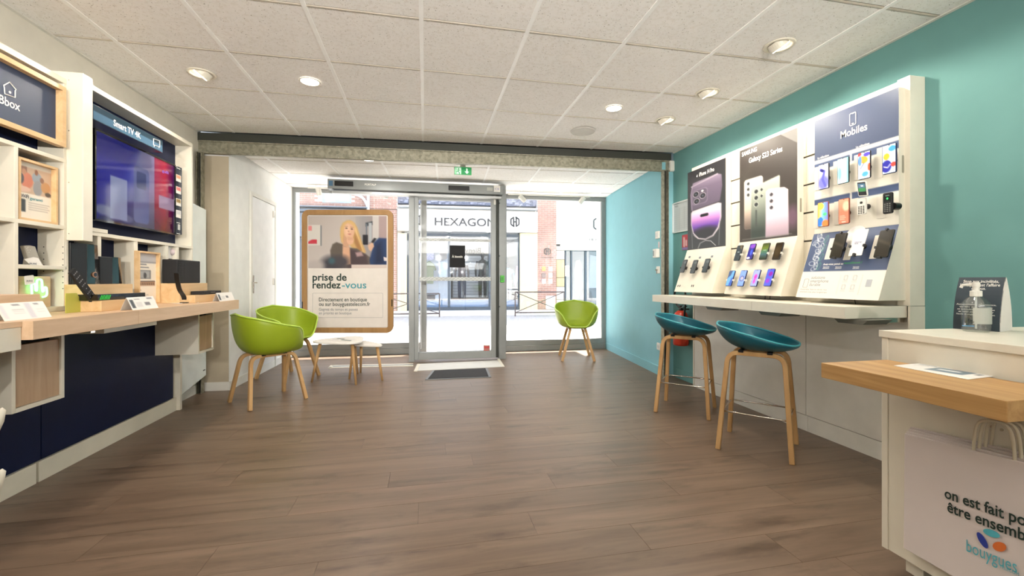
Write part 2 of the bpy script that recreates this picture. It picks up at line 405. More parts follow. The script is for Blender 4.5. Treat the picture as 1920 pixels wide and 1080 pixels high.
def panel(name, cv, tl, tr, bl, mat, parent, label=None):
    """flat printed sheet: canvas cells become coloured faces of a grid spanning the sheet"""
    off = worldloc(parent) if parent is not None else Vector((0, 0, 0))
    tl, tr, bl = [np.array(Vector(q)-off) for q in (tl, tr, bl)]; W, Hh = cv.w, cv.h
    U, V = np.meshgrid(np.arange(W+1)/W, np.arange(Hh+1)/Hh)
    P = tl+U[..., None]*(tr-tl)+V[..., None]*(bl-tl)
    idx = np.arange((W+1)*(Hh+1)).reshape(Hh+1, W+1)
    F = np.stack([idx[:-1, :-1], idx[1:, :-1], idx[1:, 1:], idx[:-1, 1:]], -1).reshape(-1, 4)
    me = bpy.data.meshes.new(name); me.from_pydata(P.reshape(-1, 3).tolist(), [], F.tolist())
    A = np.pad(cv.a, ((0, 1), (0, 1), (0, 0)), mode='edge'); A2 = np.pad(cv.a, ((1, 0), (1, 0), (0, 0)), mode='edge'); A = (A+A2)/2
    A = np.clip(A, 0, 255)/255; A = np.where(A <= .04045, A/12.92, ((A+.055)/1.055)**2.4)
    ca = me.color_attributes.new('ink', 'FLOAT_COLOR', 'POINT')
    ca.data.foreach_set('color', np.concatenate([A, np.ones(A.shape[:2]+(1,))], -1).reshape(-1).astype(np.float32))
    me.materials.append(mat); o = bpy.data.objects.new(name, me); COL.objects.link(o)
    if parent is not None: o.parent = parent
    if label: o['label'] = label
    return o

# ================================================================== SETTING
XWL, XWR = -2.15, 2.755                      # side walls
HL, HR = Vector((-2.141, 4.659, 0)), Vector((2.755, 4.392, 0))   # shutter header line
def hy(x): return HL.y+(HR.y-HL.y)*(x-HL.x)/(HR.x-HL.x)
FL, FR = Vector((-1.84, 6.57, 0)), Vector((2.815, 6.385, 0))      # glazing line
def fy(x): return FL.y+(FR.y-FL.y)*(x-FL.x)/(FR.x-FL.x)
YB = -3.2

# ---- floor of laminate planks
fl = struct('floor', B().box(-2.3, 3.0, YB, 6.6, -.06, -.004), M('floor_screed', (60, 48, 40), .8))
PW, PLN = .186, 1.29
me_cache = {}
row = 0; y = 6.6; base_off = [0.0, .47, .9, .31, 1.1, .68, .15]
while y > .2:
    y0, y1 = max(y-PW, .2), y
    x = -2.3-base_off[row % 7]
    while x < 3.0:
        x0, x1 = max(x, -2.3), min(x+PLN, 3.0)
        if x1-x0 > .05:
            key = (round(x1-x0, 3), round(y1-y0, 3))
            if key not in me_cache:
                o = mk('floor_plank', B().para((0, 0, 0), (x1-x0-.0012, 0, 0), (0, y1-y0-.0012, 0), (0, 0, .0042)), PLANK, loc=(0, 0, 0)); me_cache[key] = o.data
            else: o = bpy.data.objects.new('floor_plank', me_cache[key]); COL.objects.link(o)
            o.parent = fl; o.location = Vector((x0, y0, -.0042+random.random()*.0002))-fl.location
        x += PLN
    y -= PW; row += 1
mk('floor_plank_field', B().box(-2.3, 3.0, YB, .198, -.0042, 0), PLANK, fl)

# ---- walls
struct('wall_left', B().box(XWL-.12, XWL, YB, 4.72, 0, H+.1), PLASTER)
struct('wall_right', B().box(XWR, XWR+.15, YB, 4.40, 0, H+.1), TEAL_LAMPLIT)
struct('wall_back', B().box(-2.3, 2.95, YB-.12, YB, 0, H+.1), PLASTER_W)
PA, PB = onZ(380, 735), onZ(423, 735)
ALC_L = [Vector((-1.893, 4.64, 0)), Vector((-1.84, 6.6, 0))]
b = B().prism([(-2.35, 4.715, 0), (-1.893, 4.70, 0), (-1.84, 6.62, 0), (-2.35, 6.62, 0)], (0, 0, H2+.02))
wla = struct('wall_left_alcove', b, PLASTER_W)
b = B().prism([(2.62, 4.41, 0), (2.815, 6.42, 0), (3.05, 6.42, 0), (3.05, 4.40, 0)], (0, 0, H2+.02))
wra = struct('wall_right_alcove', b, TEAL_DAYLIT)
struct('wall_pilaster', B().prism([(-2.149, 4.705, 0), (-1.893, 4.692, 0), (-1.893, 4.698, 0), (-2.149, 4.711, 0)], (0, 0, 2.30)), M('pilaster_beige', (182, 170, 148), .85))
struct('baseboard_left', B().prism([(-1.893, 4.69, 0), (-1.881, 4.69, 0), (-1.826, 6.55, 0), (-1.84, 6.55, 0)], (0, 0, .085)), WHITE2)
struct('baseboard_pilaster', B().prism([(-2.14, 4.70, 0), (-1.881, 4.688, 0), (-1.881, 4.70, 0), (-2.14, 4.713, 0)], (0, 0, .085)), WHITE2)
struct('baseboard_right', B().prism([(2.606, 4.42, 0), (2.62, 4.42, 0), (2.812, 6.36, 0), (2.799, 6.36, 0)], (0, 0, .1)), TEAL_DAYLIT)
struct('baseboard_rail', B().box(XWR-.014, XWR, 3.93, 4.33, 0, .1), TEAL_LAMPLIT)
struct('baseboard_left_room', B().box(XWL, XWL+.014, 4.1, 4.62, 0, .085), WHITE2)

# ---- ceilings of mineral tiles
def tile_ceiling(name, xs, ys, z, frame, ylim, xlim):
    """grid in a rotated frame; tiles clipped against y = ylim(x) and xlim"""
    root = struct(name, B().prism([frame(xs[0], ys[0]), frame(xs[-1], ys[0]), frame(xs[-1], ys[-1]), frame(xs[0], ys[-1])], (0, 0, .03)), M('ceiling_void', (120, 118, 112), .9), loc=(0, 0, 0))
    root.location = (0, 0, z+.03)
    g = .012
    for i in range(len(xs)-1):
        for j in range(len(ys)-1):
            pts = [frame(xs[i]+g, ys[j]+g), frame(xs[i+1]-g, ys[j]+g), frame(xs[i+1]-g, ys[j+1]-g), frame(xs[i]+g, ys[j+1]-g)]
            pts = [Vector((min(max(p.x, xlim(p.y)[0]), xlim(p.y)[1]), p.y, 0)) for p in pts]
            pts = [Vector((p.x, min(p.y, ylim(p.x)), 0)) for p in pts]
            if abs(pts[1].x-pts[0].x) < .03 or abs(pts[3].y-pts[0].y) < .03: continue
            mk('ceiling_tile', B().prism([p+Vector((0, 0, z+.004)) for p in pts], (0, 0, .014)), CEIL, root)
    rb = M('ceiling_rail_white', (250, 250, 248), .5)
    for x in xs:
        a, c = frame(x, ys[0]), frame(x, ys[-1])
        if c.y > ylim(c.x): c = a+(c-a)*((ylim(c.x)-a.y)/(c.y-a.y))
        lo, hi = xlim(a.y)
        if a.x < lo+.02 or a.x > hi-.02: continue
        mk('ceiling_rail', B().para(a+Vector((-.012, 0, z)), (.024, 0, 0), c-a, (0, 0, .006)), rb, root)
    for y in ys:
        a, c = frame(xs[0], y), frame(xs[-1], y)
        lo, hi = xlim(y)
        t0, t1 = (lo-a.x)/(c.x-a.x), (hi-a.x)/(c.x-a.x); t0 = max(0, t0); t1 = min(1, t1)
        # stop where the row passes the header
        if a.y+(c.y-a.y)*t0 > ylim(lo) and a.y+(c.y-a.y)*t1 > ylim(hi): continue
        p0, p1 = a+(c-a)*t0, a+(c-a)*t1
        if p1.y > ylim(p1.x):
            k = 1.0
            while k > .02:
                q = p0+(p1-p0)*k
                if q.y <= ylim(q.x)-.01: break
                k -= .02
            p1 = p0+(p1-p0)*k
        if p0.y > ylim(p0.x)-.01: continue
        mk('ceiling_rail', B().para(p0+Vector((0, -.006, z+.002)), p1-p0, (0, .012, 0), (0, 0, .006)), M('ceiling_rail_shaded', (206, 198, 184), .6), root)  # cross rails tinted darker to stand for shadow lines
    return root
xs = [-2.6+.58+.0+.6*k for k in range(-1, 9)]; xs = [-.02+.6*k for k in range(-4, 6)]
ys = [1.83+.585*k for k in range(-8, 6)]
tile_ceiling('ceiling', xs, ys, H, lambda x, y: Vector((x, y, 0)), lambda x: hy(x)-.02, lambda y: (XWL+.005, XWR-.005))
ca, sa = math.cos(math.radians(-3)), math.sin(math.radians(-3))
fr = lambda x, y: Vector((.13+x*ca-y*sa, 5.02+x*sa+y*ca, 0))
def alx(y):
    t = (y-4.4)/2.1; return (-1.893+.05*t+.004, 2.62+.19*t-.004)
tile_ceiling('ceiling_alcove', [.6*k for k in range(-4, 6)], [-.19]+[.6*k for k in range(0, 4)], H2, fr, lambda x: fy(x)+.02, alx)
# wall angle trims under the ceiling
for nm, x in (('trim_1', XWL), ('trim_2', XWR-.022)):
    struct(nm, B().box(x, x+.022, YB, 4.38 if x > 0 else 4.63, H-.004, H+.002), WHITE2)

# ---- roller shutter header and guides
t = thing('roller_shutter_header', 'galvanised steel roller shutter box and bottom bar across the whole ceiling', 'shutter', (0, 4.53, 2.29))
dx = (HR-HL).normalized(); dn = Vector((-dx.y, dx.x, 0))
def hbar(z0, z1, d0, d1, m, nm, bev=0, x0=-2.149):
    a = Vector((x0, hy(x0), z0)); l = (HR.x-.03-a.x)/dx.x
    return mk(nm, B().para(a+dn*d0, dx*l, dn*(d1-d0), (0, 0, z1-z0)), m, t, bevel=bev)
hbar(2.435, 2.512, 0, .26, DGREY, 'shutter_box')
hbar(2.322, 2.436, .012, .035, GALV, 'bottom_slat'); hbar(2.424, 2.438, 0, .012, GALV, 'lip', .003); hbar(2.31, 2.328, -.004, .035, GALV, 'bottom_bar', .003)
hbar(2.398, 2.434, .05, .26, PLASTER_W, 'soffit', x0=-1.87)
for k in range(15):
    p = HL+dx*(.35+.31*k); mk('rivet', B().lathe([(.005, 0), (.005, .003), (.002, .005)], (p.x, p.y-.004, 2.318), 8, (0, -1, 0)), CHROME, t)
hbar(2.44, 2.51, .26, .28, PLASTER_W, 'drop_panel', x0=-1.87)
for nm, x0, x1, yy, lb in (('shutter_guide_left', -2.135, -2.09, 4.60, 'narrow dark steel shutter guide beside the brown pilaster on the left'), ('shutter_guide_right', 2.60, 2.66, 4.335, 'galvanised steel shutter guide rail beside the teal wall on the right')):
    o = thing('shutter_guide', lb, 'rail', ((x0+x1)/2, yy, 0))
    mk('channel_side', B().box(x0, x0+.006, yy, yy+.06, 0, 2.31), GALV, o); mk('channel_side', B().box(x1-.006, x1, yy, yy+.06, 0, 2.31), GALV, o)
    mk('channel_back', B().box(x0+.006, x1-.006, yy+.045, yy+.06, 0, 2.31), DGREY, o)

# ---- door in the left alcove wall (closed, white, seen obliquely)
def AL(y, off=0): tt = (y-4.64)/1.96; return Vector((-1.893+.053*tt+off, y, 0))
pA, pB = ALC_L; nA = Vector((1, -.027, 0)).normalized(); PLd = PL(pA, nA)
y0 = PLd.at(467, 700).y; y1 = PLd.at(516, 680).y
d = bpy.data.objects.new('door_1', None); COL.objects.link(d); d.location = (-1.87, (y0+y1)/2, 0); d['kind'] = 'structure'
zt = PLd.at(467, 350).z; zt = 2.06
for (a, c_y, z0, z1) in ((y0, y0+.045, 0, zt), (y1-.045, y1, 0, zt), (y0+.045, y1-.045, zt-.045, zt)):
    p, q = AL(a), AL(c_y); mk('door_frame', B().prism([p+Vector((.0, 0, z0)), q+Vector((0, 0, z0)), q+Vector((.02, 0, z0)), p+Vector((.02, 0, z0))], (0, 0, z1-z0)), WHITE2, d, bevel=.002)
p, q = AL(y0+.048), AL(y1-.048)
leaf = mk('door_leaf', B().prism([p+Vector((0, 0, .01)), q+Vector((0, 0, .01)), q+Vector((.012, 0, .01)), p+Vector((.012, 0, .01))], (0, 0, zt-.06)), M('door_white', (226, 226, 224), .4), d)
hp = PLd.at(474, 530, .03)
mk('door_handle', B().rrect(PLd.at(474.5, 533, .012), PLd.r, PLd.u, .03, .2, .012, PLd.n*.008).tube([PLd.at(474.5, 530, .015), PLd.at(474.5, 530, .05), PLd.at(475.5, 530, .055)+Vector((0, .09, 0))], .007), CHROME, leaf)
for vv in (402, 528): pp = PLd.at(513, vv, .02); mk('hinge', B().box(pp.x-.01, pp.x+.008, pp.y-.008, pp.y+.008, pp.z-.04, pp.z+.04), CHROME, d)

# ---- shop front glazing
fdir = (FR-FL).normalized(); fn = Vector((fdir.y, -fdir.x, 0))  # towards the room
PLf = PL(FL, fn, fdir)
def fbar(u0, u1, z0, z1, d0, d1, m, nm, par, bev=.003, usex=False):
    x0 = u0 if usex else (PLf.at(u0, 526)-FL).dot(fdir); x1 = u1 if usex else (PLf.at(u1, 526)-FL).dot(fdir)
    a = FL+fdir*x0
    return mk(nm, B().para(Vector((a.x, a.y, z0))+fn*d0, fdir*(x1-x0), fn*(d1-d0), (0, 0, z1-z0)), m, par, bevel=bev)
DL, DR = Vector((-1.235, 5.862, 0)), Vector((1.11, 5.814, 0)); ddir = (DR-DL).normalized(); dn2 = Vector((ddir.y, -ddir.x, 0))
PLo = PL(DL, dn2, ddir)
def glazing(nm, uL, uR, mulls, left=False):
    w_ = bpy.data.objects.new(nm, None); COL.objects.link(w_); m0 = PLf.at((uL+uR)/2, 526); w_.location = (m0.x, m0.y, 0); w_['kind'] = 'structure'
    fbar(uL, uR, 0, .085, -.05, .012, GREYAL, 'bottom_plate', w_); fbar(uL, uR, .085, .165, -.05, .0, GREYAL, 'bottom_rail', w_)
    fbar(uL, uR, H2-.06, H2, -.05, .0, GREYAL, 'window_head', w_)
    for a, c2 in mulls: fbar(a, c2, .165, H2-.06, -.05, .0, GREYAL, 'window_frame', w_)
    fbar(mulls[0][1]+.5, mulls[1][0]-.5, .17, H2-.065, -.03, -.018, GLASS, 'pane', w_, 0)
    return w_
glazing('window_1', 543, 800, [(543, 553), (790, 800)])
glazing('window_2', 942, 1137, [(942, 950), (1128, 1137)])
# ---- door unit, set forward of the glazing with side returns
du = bpy.data.objects.new('door_2', None); COL.objects.link(du); du.location = (.4, 5.85, 0); du['kind'] = 'structure'
def dbar(u0, u1, z0, z1, d0, d1, m, nm, par, bev=.003):
    p0 = PLo.at(u0, 526); a = DL+ddir*((p0-DL).dot(ddir)); x1 = (PLo.at(u1, 526)-p0).dot(ddir)
    return mk(nm, B().para(Vector((a.x, a.y, z0))+dn2*d0, ddir*x1, dn2*(d1-d0), (0, 0, z1-z0)), m, par, bevel=bev)
dbar(766.5, 777, 0, 2.27, -.06, .0, GREYAL, 'door_post', du)
dbar(935.5, 948.5, 0, 2.385, -.10, .0, GREYAL, 'door_post', du)
dbar(930.5, 935, 0.02, 2.27, -.08, -.02, DGREY, 'door_seal', du)
# side returns back to the glazing line
for uu, uf in ((771, None), (941, 944)):
    a = PLo.at(uu, 526, -.06); a.z = 0
    e = PLf.at(uf, 526, -.02) if uf else Vector((a.x, fy(a.x), 0)); e.z = 0; dv = e-a; nv = Vector((dv.y, -dv.x, 0)).normalized()
    for z0, z1 in ((0, .1), (H2-.05, H2)): mk('return_rail', B().para(a-nv*.012+Vector((0, 0, z0)), dv, nv*.024, (0, 0, z1-z0)), GREYAL, du)
    mk('return_post', B().para(a-nv*.015+dv*.93+Vector((0, 0, .1)), dv*.07, nv*.03, (0, 0, H2-.15)), M('alu_light', (190, 192, 192), .3, metal=.6), du)
    mk('return_pane', B().para(a-nv*.004+Vector((0, 0, .1)), dv*.93, nv*.008, (0, 0, H2-.15)), GLASS, du)
# door leaf
lf = dbar(777.5, 785, .03, 2.24, -.045, .03, GREYAL, 'leaf_stile', du); dbar(920.5, 929.5, .03, 2.24, -.045, .03, GREYAL, 'leaf_stile', du)
dbar(785, 920.5, 2.155, 2.24, -.045, .03, GREYAL, 'leaf_top_rail', du); dbar(785, 920.5, .03, .125, -.045, .03, GREYAL, 'leaf_bottom_rail', du)
pn = dbar(785, 920.5, .125, 2.155, -.012, -.004, GLASS, 'leaf_pane', du, 0)
dbar(786.5, 789, .125, 2.155, -.3, -.28, MATS['alu_light'], 'rear_leaf_stile', du)
# frosted safety bands with zigzag lines on the pane
FROST = M('frosted_film', (236, 238, 236), .7)
FROSTG = M('frosted_grey', (196, 200, 198), .7)
PLp = PLo.off(.002)
for vv in (450, 523):
    a, c2 = PLp.at(786, vv-3.5), PLp.at(920, vv+3.5); wv = (c2-a).dot(ddir); hgt = a.z-c2.z
    mk('frosted_band', B().para(a, ddir*wv, (0, 0, -hgt), dn2*.001), FROSTG, du)
    bz = B(); n = 17
    for k in range(n):
        for sgn in (1, -1):
            if random.random() < .25: continue
            x0 = wv*k/n; p = Vector(a)+ddir*x0+dn2*.002; e = ddir*(wv/n*(1+random.random()*.6 if k < n-2 else 1)); v0 = Vector((0, 0, -hgt)) if sgn > 0 else Vector((0, 0, 0)); v1 = Vector((0, 0, 0)) if sgn > 0 else Vector((0, 0, -hgt))
            q0, q1 = p+v0, p+e+v1; bz.para(q0, q1-q0, (0, 0, .006), dn2*.001)
    mk('zigzag_line', bz, FROST, du, kind='stuff')
# operator box
op = thing('door_operator', 'long grey automatic door operator box above the sliding door', 'door operator', (-.1, 5.8, 2.26))
def obar(u0, v0, u1, v1, d0, d1, m, nm, par=op, bev=.004):
    P = PLo.off(d1); a, c2 = P.at(u0, v0), P.at(u1, v1); return mk(nm, B().para(a, ddir*((c2-a).dot(ddir)), (0, 0, c2.z-a.z), -dn2*(d1-d0)), m, par, bevel=bev)
obar(614, 335, 943, 365, 0.0, .14, GREYAL, 'housing')
obar(622, 362, 940, 368, .0, .10, M('alu_light', (190, 192, 192), .3, metal=.6), 'lower_profile')
s1 = obar(627, 338.5, 662, 349, .14, .165, BLACK, 'motion_sensor'); s2 = obar(841, 347.5, 880, 357.5, .14, .165, BLACK, 'motion_sensor')
PLq = PLo.off(.141)
obar(616.5, 338.5, 624, 348.5, .14, .142, M('sticker_blue', (70, 110, 140), .5), 'sticker'); obar(926, 348, 938, 360, .14, .142, PAPER, 'sticker'); obar(913, 351, 924, 358, .14, .142, M('sticker_grey', (190, 190, 184), .5), 'sticker')
tpx(op, 'PORTALP', PLq, (684, 347.5), (705, 348.3), 3.6, INKW, .01)
tpx(op, 'CE', PLq, (928, 356), (936, 356), 3.5, M('ink_violet', (110, 100, 190), .5))
# black notice on the door pane
nt_ = thing('door_notice', 'black card notice reading À bientôt stuck on the door glass', 'sign', PLo.at(857, 502, .01))
a, c2 = PLo.at(843, 460, .005), PLo.at(872, 501.5, .005)
mk('card', B().para(a, ddir*((c2-a).dot(ddir)), (0, 0, c2.z-a.z), dn2*.004), BLACKM, nt_)
tpx(nt_, 'À bientôt', PLo.off(.01), (847.5, 483), (867.5, 483), 4, INKW, .02)
wl = thing('vinyl_welcome', 'mirrored grey Bienvenue lettering on the outside of the door glass', 'lettering', PLo.at(890, 480, -.02))
A0 = PLo.at(901.5, 475, -.013); Bx = PLo.at(845, 473, -.013)
text(wl, 'Bienvenue', A0, ddir, (0, 0, 1), (A0-Bx).length, .075, INKG, .02, mirror=True, th=0)
sk = thing('door_sticker', 'small red and brown striped sticker low on the door glass', 'sticker', PLo.at(912, 668, .005))
cv = Canvas(12, 20, (150, 120, 110)); cv.rect(.1, .1, .9, .3, (190, 60, 60)); cv.rect(.1, .4, .9, .55, (200, 90, 80)); cv.rect(.1, .75, .9, .95, (210, 200, 190))
a, b2, c2 = PLo.at(906.5, 647, .006), PLo.at(918.5, 647, .006), PLo.at(906.5, 668, .006); panel('film', cv, a, b2, c2, PRINT, sk)
gb = thing('green_exit_button', 'small bright green emergency release box on the door post', 'button box', PLo.at(941, 530, .0))
mk('box_body', B().rrect(PLo.at(941.2, 523, 0), ddir, (0, 0, 1), .055, .095, .006, dn2*.04), M('lime_plastic', (80, 190, 60), .4), gb, bevel=.003)
mk('button_face', B().rrect(PLo.at(941.2, 523, .04), ddir, (0, 0, 1), .035, .05, .004, dn2*.004), M('lime_dark', (60, 150, 50), .4), gb)
for vv in (381, 480, 575): mk('post_screw', B().lathe([(.008, 0), (.008, .004)], PLo.at(936.5, vv, .0), 10, dn2), BLACK, du)
mk('door_closer', B().rrect(PLo.at(927.5, 376, .03), ddir, (0, 0, 1), .025, .12, .005, dn2*.02), WHITE2, du)
# threshold, floor track and mat
th = thing('door_threshold', 'pale metal threshold strip on the floor under the glass door', 'threshold', (.4, 5.6, 0))
pts = [onZ(776, 696), onZ(946, 688), onZ(935, 676), onZ(782, 683)]
mk('plate', B().prism([p+Vector((0, 0, .001)) for p in pts], (0, 0, .004)), M('pale_metal', (206, 204, 198), .5), th)
for a, c2, d_, e in (((776, 697), (784, 683), (788, 684), (782, 697)), ((932, 674), (941, 688), (946, 688), (936, 673))):
    mk('edge_strip', B().prism([onZ(*a)+Vector((0, 0, .001)), onZ(*c2)+Vector((0, 0, .001)), onZ(*d_)+Vector((0, 0, .001)), onZ(*e)+Vector((0, 0, .001))], (0, 0, .008)), WHITE, th)
tk = thing('floor_track', 'white framed narrow floor track for the sliding leaf left of the door', 'track', onZ(700, 686))
def fstrip(pts, m, nm, par, h=.004): return mk(nm, B().prism([onZ(*p)+Vector((0, 0, .0008)) for p in pts], (0, 0, h)), m, par)
fstrip([(616, 690), (775, 686.5), (775, 682), (622, 685.5)], M('track_groove', (120, 122, 120), .4, metal=.5), 'groove', tk, .002)
fstrip([(616, 690), (775, 686.6), (775, 685.4), (616, 688.7)], WHITE, 'track_edge', tk); fstrip([(622, 686.4), (775, 683), (775, 682), (622, 685.4)], WHITE, 'track_edge', tk)
fstrip([(615, 690.3), (620, 685.3), (626, 685.3), (621, 690.3)], WHITE, 'track_end', tk)
mt = thing('door_mat', 'dark grey ribbed entrance mat in a metal frame', 'mat', onZ(860, 702))
mp_ = [onZ(797, 713), onZ(921, 708), onZ(914, 691.5), onZ(811, 696)]; cc = sum(mp_, Vector())/4
mk('mat_frame', B().prism([p+Vector((0, 0, .001)) for p in mp_], (0, 0, .008)), M('mat_alu', (120, 122, 122), .4, metal=.6), mt)
mk('mat_pile', B().prism([cc+(p-cc)*.92+Vector((0, 0, .009)) for p in mp_], (0, 0, .003)), M('mat_pile', (46, 46, 48), .95, bump=.8, bs=400), mt)
# exit sign
es = thing('exit_sign', 'green and white lit emergency exit sign hanging from the ceiling', 'sign', onY(868, 310, 4.9))
PE = PL((0, 4.9, 0), (0, -1, 0), (1, 0, 0))
c0, w0, h0 = PE.rect(851.5, 312, 884.5, 329)
mk('sign_box', B().rrect(c0+Vector((0, .002, 0)), (1, 0, 0), (0, 0, 1), w0, h0, .004, (0, .03, 0)), WHITE2, es)
cv = Canvas(48, 24, (52, 142, 84)); cv.rect(.02, .05, .4, .95, (150, 205, 165)); cv.rect(.14, .1, .38, .9, (215, 245, 222)); cv.ell(.25, .25, .035, .07, (40, 120, 70)); cv.line([(.25, .35), (.22, .6), (.12, .65)], .08, (40, 120, 70)); cv.line([(.22, .6), (.3, .75), (.28, .92)], .08, (40, 120, 70)); cv.line([(.15, .42), (.33, .45)], .07, (40, 120, 70))
cv.rect(.69, .15, .77, .6, (235, 250, 238)); cv.poly([(.6, .55), (.86, .55), (.73, .88)], (235, 250, 238))
panel('sign_face', cv, c0+Vector((-w0/2+.003, 0, h0/2-.003)), c0+Vector((w0/2-.003, 0, h0/2-.003)), c0+Vector((-w0/2+.003, 0, -h0/2+.003)), print_mat('lit_sign', .5, .3), es)
mk('sign_mount', B().box(c0.x-.03, c0.x+.03, 4.91, 4.93, c0.z+h0/2, H2), WHITE2, es)

# ---- ceiling lights
def spot(loc, tgt, power, size=150, blend=.35, color=WARM, rad=.028):
    l = bpy.data.lights.new('spot_beam', 'SPOT'); o = bpy.data.objects.new('spot_beam', l); COL.objects.link(o)
    l.energy = power; l.spot_size = math.radians(size); l.spot_blend = blend; l.color = color; l.shadow_soft_size = rad
    o.location = loc; o.rotation_euler = (Vector(tgt)-Vector(loc)).to_track_quat('-Z', 'Y').to_euler(); return o
LAMPW = M('lamp_glow', (255, 240, 215), .5, emis=9.0, var=0); LAMPC = M('led_glow', (255, 248, 240), .5, emis=6.0, var=0)
def tilt_light(p, side, lab, grp=None):
    t = thing('recessed_spotlight', lab, 'ceiling light', (p.x, p.y, H-.03), grp)
    mk('trim_ring', B().lathe([(.064, -.004), (.085, -.006), (.088, 0), (.062, .0)], (p.x, p.y, H), 32, ring=True), WHITE, t, smooth=True)
    ax = Vector((side*.62, 0, -.78)).normalized()
    mk('lamp_body', B().lathe([(.058, -.03), (.058, .012), (.050, .016)], (p.x, p.y, H+.002), 28, ax), WHITE, t, smooth=False)
    mk('lamp_lens', B().lathe([(.048, .0165), (.048, .019)], (p.x, p.y, H+.002), 24, ax), LAMPW, t)
    spot(Vector((p.x, p.y, H-.04))+ax*.03, (p.x+side*.25, p.y, .9), SPOT_W)
def led_light(p, z, lab, power=LED_W, grp=None):
    t = thing('round_downlight', lab, 'ceiling light', (p.x, p.y, z-.01), grp)
    mk('trim_ring', B().lathe([(.062, -.004), (.07, -.005), (.073, 0), (.06, 0)], (p.x, p.y, z), 32, ring=True), WHITE, t, smooth=True)
    mk('diffuser', B().lathe([(.06, -.003), (.06, .001)], (p.x, p.y, z), 32), LAMPC, t)
    l = bpy.data.lights.new('downlight', 'AREA'); l.shape = 'DISK'; l.size = .13; l.energy = power; l.color = (1, .95, .88); o = bpy.data.objects.new('downlight', l); COL.objects.link(o); o.location = (p.x, p.y, z-.012)
pz = lambda u, v, z=H: onZ(u, v, z)
tilt_light(pz(378, 138), -1, 'tilted round ceiling spotlight above the television wall')
tilt_light(pz(1461, 85), 1, 'largest and nearest tilted ceiling spotlight above the phone wall')
tilt_light(pz(1326, 174), 1, 'middle tilted ceiling spotlight above the phone wall')
tilt_light(pz(1247, 225), 1, 'farthest tilted ceiling spotlight above the phone wall')
led_light(pz(581, 153), H, 'small round white ceiling downlight on the left of the room')
led_light(pz(1151, 203), H, 'small round white ceiling downlight right of centre near the speaker disc')
led_light(pz(691, 299, H2), H2, 'small round downlight in the alcove ceiling behind the shutter header', 8)
# spots of the same row behind and beside the photographer, outside the picture
for yy, kk in ((2.25, .5), (1.1, .7), (-.6, 1)): spot((-1.5, yy, H-.03), (-1.75, yy, .9), SPOT_W*kk)
for yy in (1.5,): spot((1.9, yy, H-.03), (2.1, yy, .9), SPOT_W*.5)
for xx in (-.8, .4, 1.54):  # unseen fill lamps added at the ceiling, no fittings built
    for yy in (1.3, -.8, -2.4):
        l = bpy.data.lights.new('downlight', 'AREA'); l.shape = 'DISK'; l.size = .16; l.energy = FILL_W*.5; l.color = (1, .93, .84); o = bpy.data.objects.new('downlight', l); COL.objects.link(o); o.location = (xx, yy, H-.012)
# unseen floor lamps added behind the camera only to brighten the ceiling
for k, xx in enumerate((-.8, .1, .9)):
    t = thing('added_uplighter', ('left', 'middle', 'right')[k]+' white uplighter added behind the camera to brighten the ceiling', 'floor lamp', (xx, -1.3, 0))
    mk('base', B().lathe([(.13, 0), (.13, .015), (.02, .025)], (xx, -1.3, 0), 24), WHITE2, t); mk('pole', B().lathe([(.012, .02), (.012, 1.6)], (xx, -1.3, 0), 12), CHROME, t)
    mk('bowl', B().lathe([(.02, 1.6), (.1, 1.64), (.13, 1.70), (.125, 1.70), (.095, 1.645), (.02, 1.61)], (xx, -1.3, 0), 24, ring=True), WHITE2, t)
    spot((xx, -1.3, 1.76), (xx, 1.9, 2.55), UP_W, 90, .8, (1, .96, .9), .03)
p = pz(1093, 246)
o = mk('ceiling_speaker', B().lathe([(.115, -.004), (.112, -.008), (.12, 0)], (p.x, p.y, H), 40), M('speaker_grille', (206, 204, 198), .8, bump=.5, bs=900)); tag(o, 'round white flush speaker disc in the ceiling', 'speaker')
# track lights along the glazing
def track(u0, u1, heads, lab, vv):
    P = PLf.off(.18); a, c2 = P.at(u0, vv), P.at(u1, vv); z = H2-.045
    a = Vector((a.x, a.y, z)); c2 = Vector((c2.x, c2.y, z)); t = thing('track_light_rail', lab, 'light rail', (a+c2)/2)
    mk('rail', B().para(a, c2-a, fn*.035, (0, 0, .02)), WHITE2, t); mk('rail_slot', B().para(a+fn*.01+Vector((0, 0, -.002)), (c2-a), fn*.012, (0, 0, .002)), DGREY, t)
    for k in (.08, .92): q = a+(c2-a)*k; mk('rod', B().tube([q+fn*.017+Vector((0, 0, .02)), q+fn*.017+Vector((0, 0, .046))], .004), CHROME, t)
    for (u, v, dirv, lb) in heads:
        q = P.at(u, v, .017); h = thing('track_spotlight', lb, 'spotlight', (q.x, q.y, z-.12)); dv = Vector(dirv).normalized()
        p0 = Vector((q.x, q.y, z-.045))
        mk('head', B().lathe([(.03, -.055), (.036, -.05), (.036, .055), (.031, .06)], p0, 22, dv), WHITE2, h, smooth=False)
        mk('lens', B().lathe([(.030, .058), (.030, .0615)], p0, 18, dv), M('lens_glow', (255, 250, 240), .5, emis=1.5, var=0), h)
        mk('stem', B().tube([p0, Vector((q.x, q.y, z))], .01), WHITE2, h)
track(578, 764, [(598, 364, (.25, -.1, -1), 'white cylinder track spotlight at the left end of the left rail'), (724, 368, (-.2, .2, -1), 'white cylinder track spotlight near the operator box over the poster')], 'thin white track light rail above the hanging poster', 356)
track(953, 1105, [(979, 372, (.9, .3, -.7), 'white track spotlight nearest the door on the right rail'), (1091, 374, (-.55, .3, -.8), 'white track spotlight at the right end above the green chair')], 'thin white track light rail above the single green chair', 368)

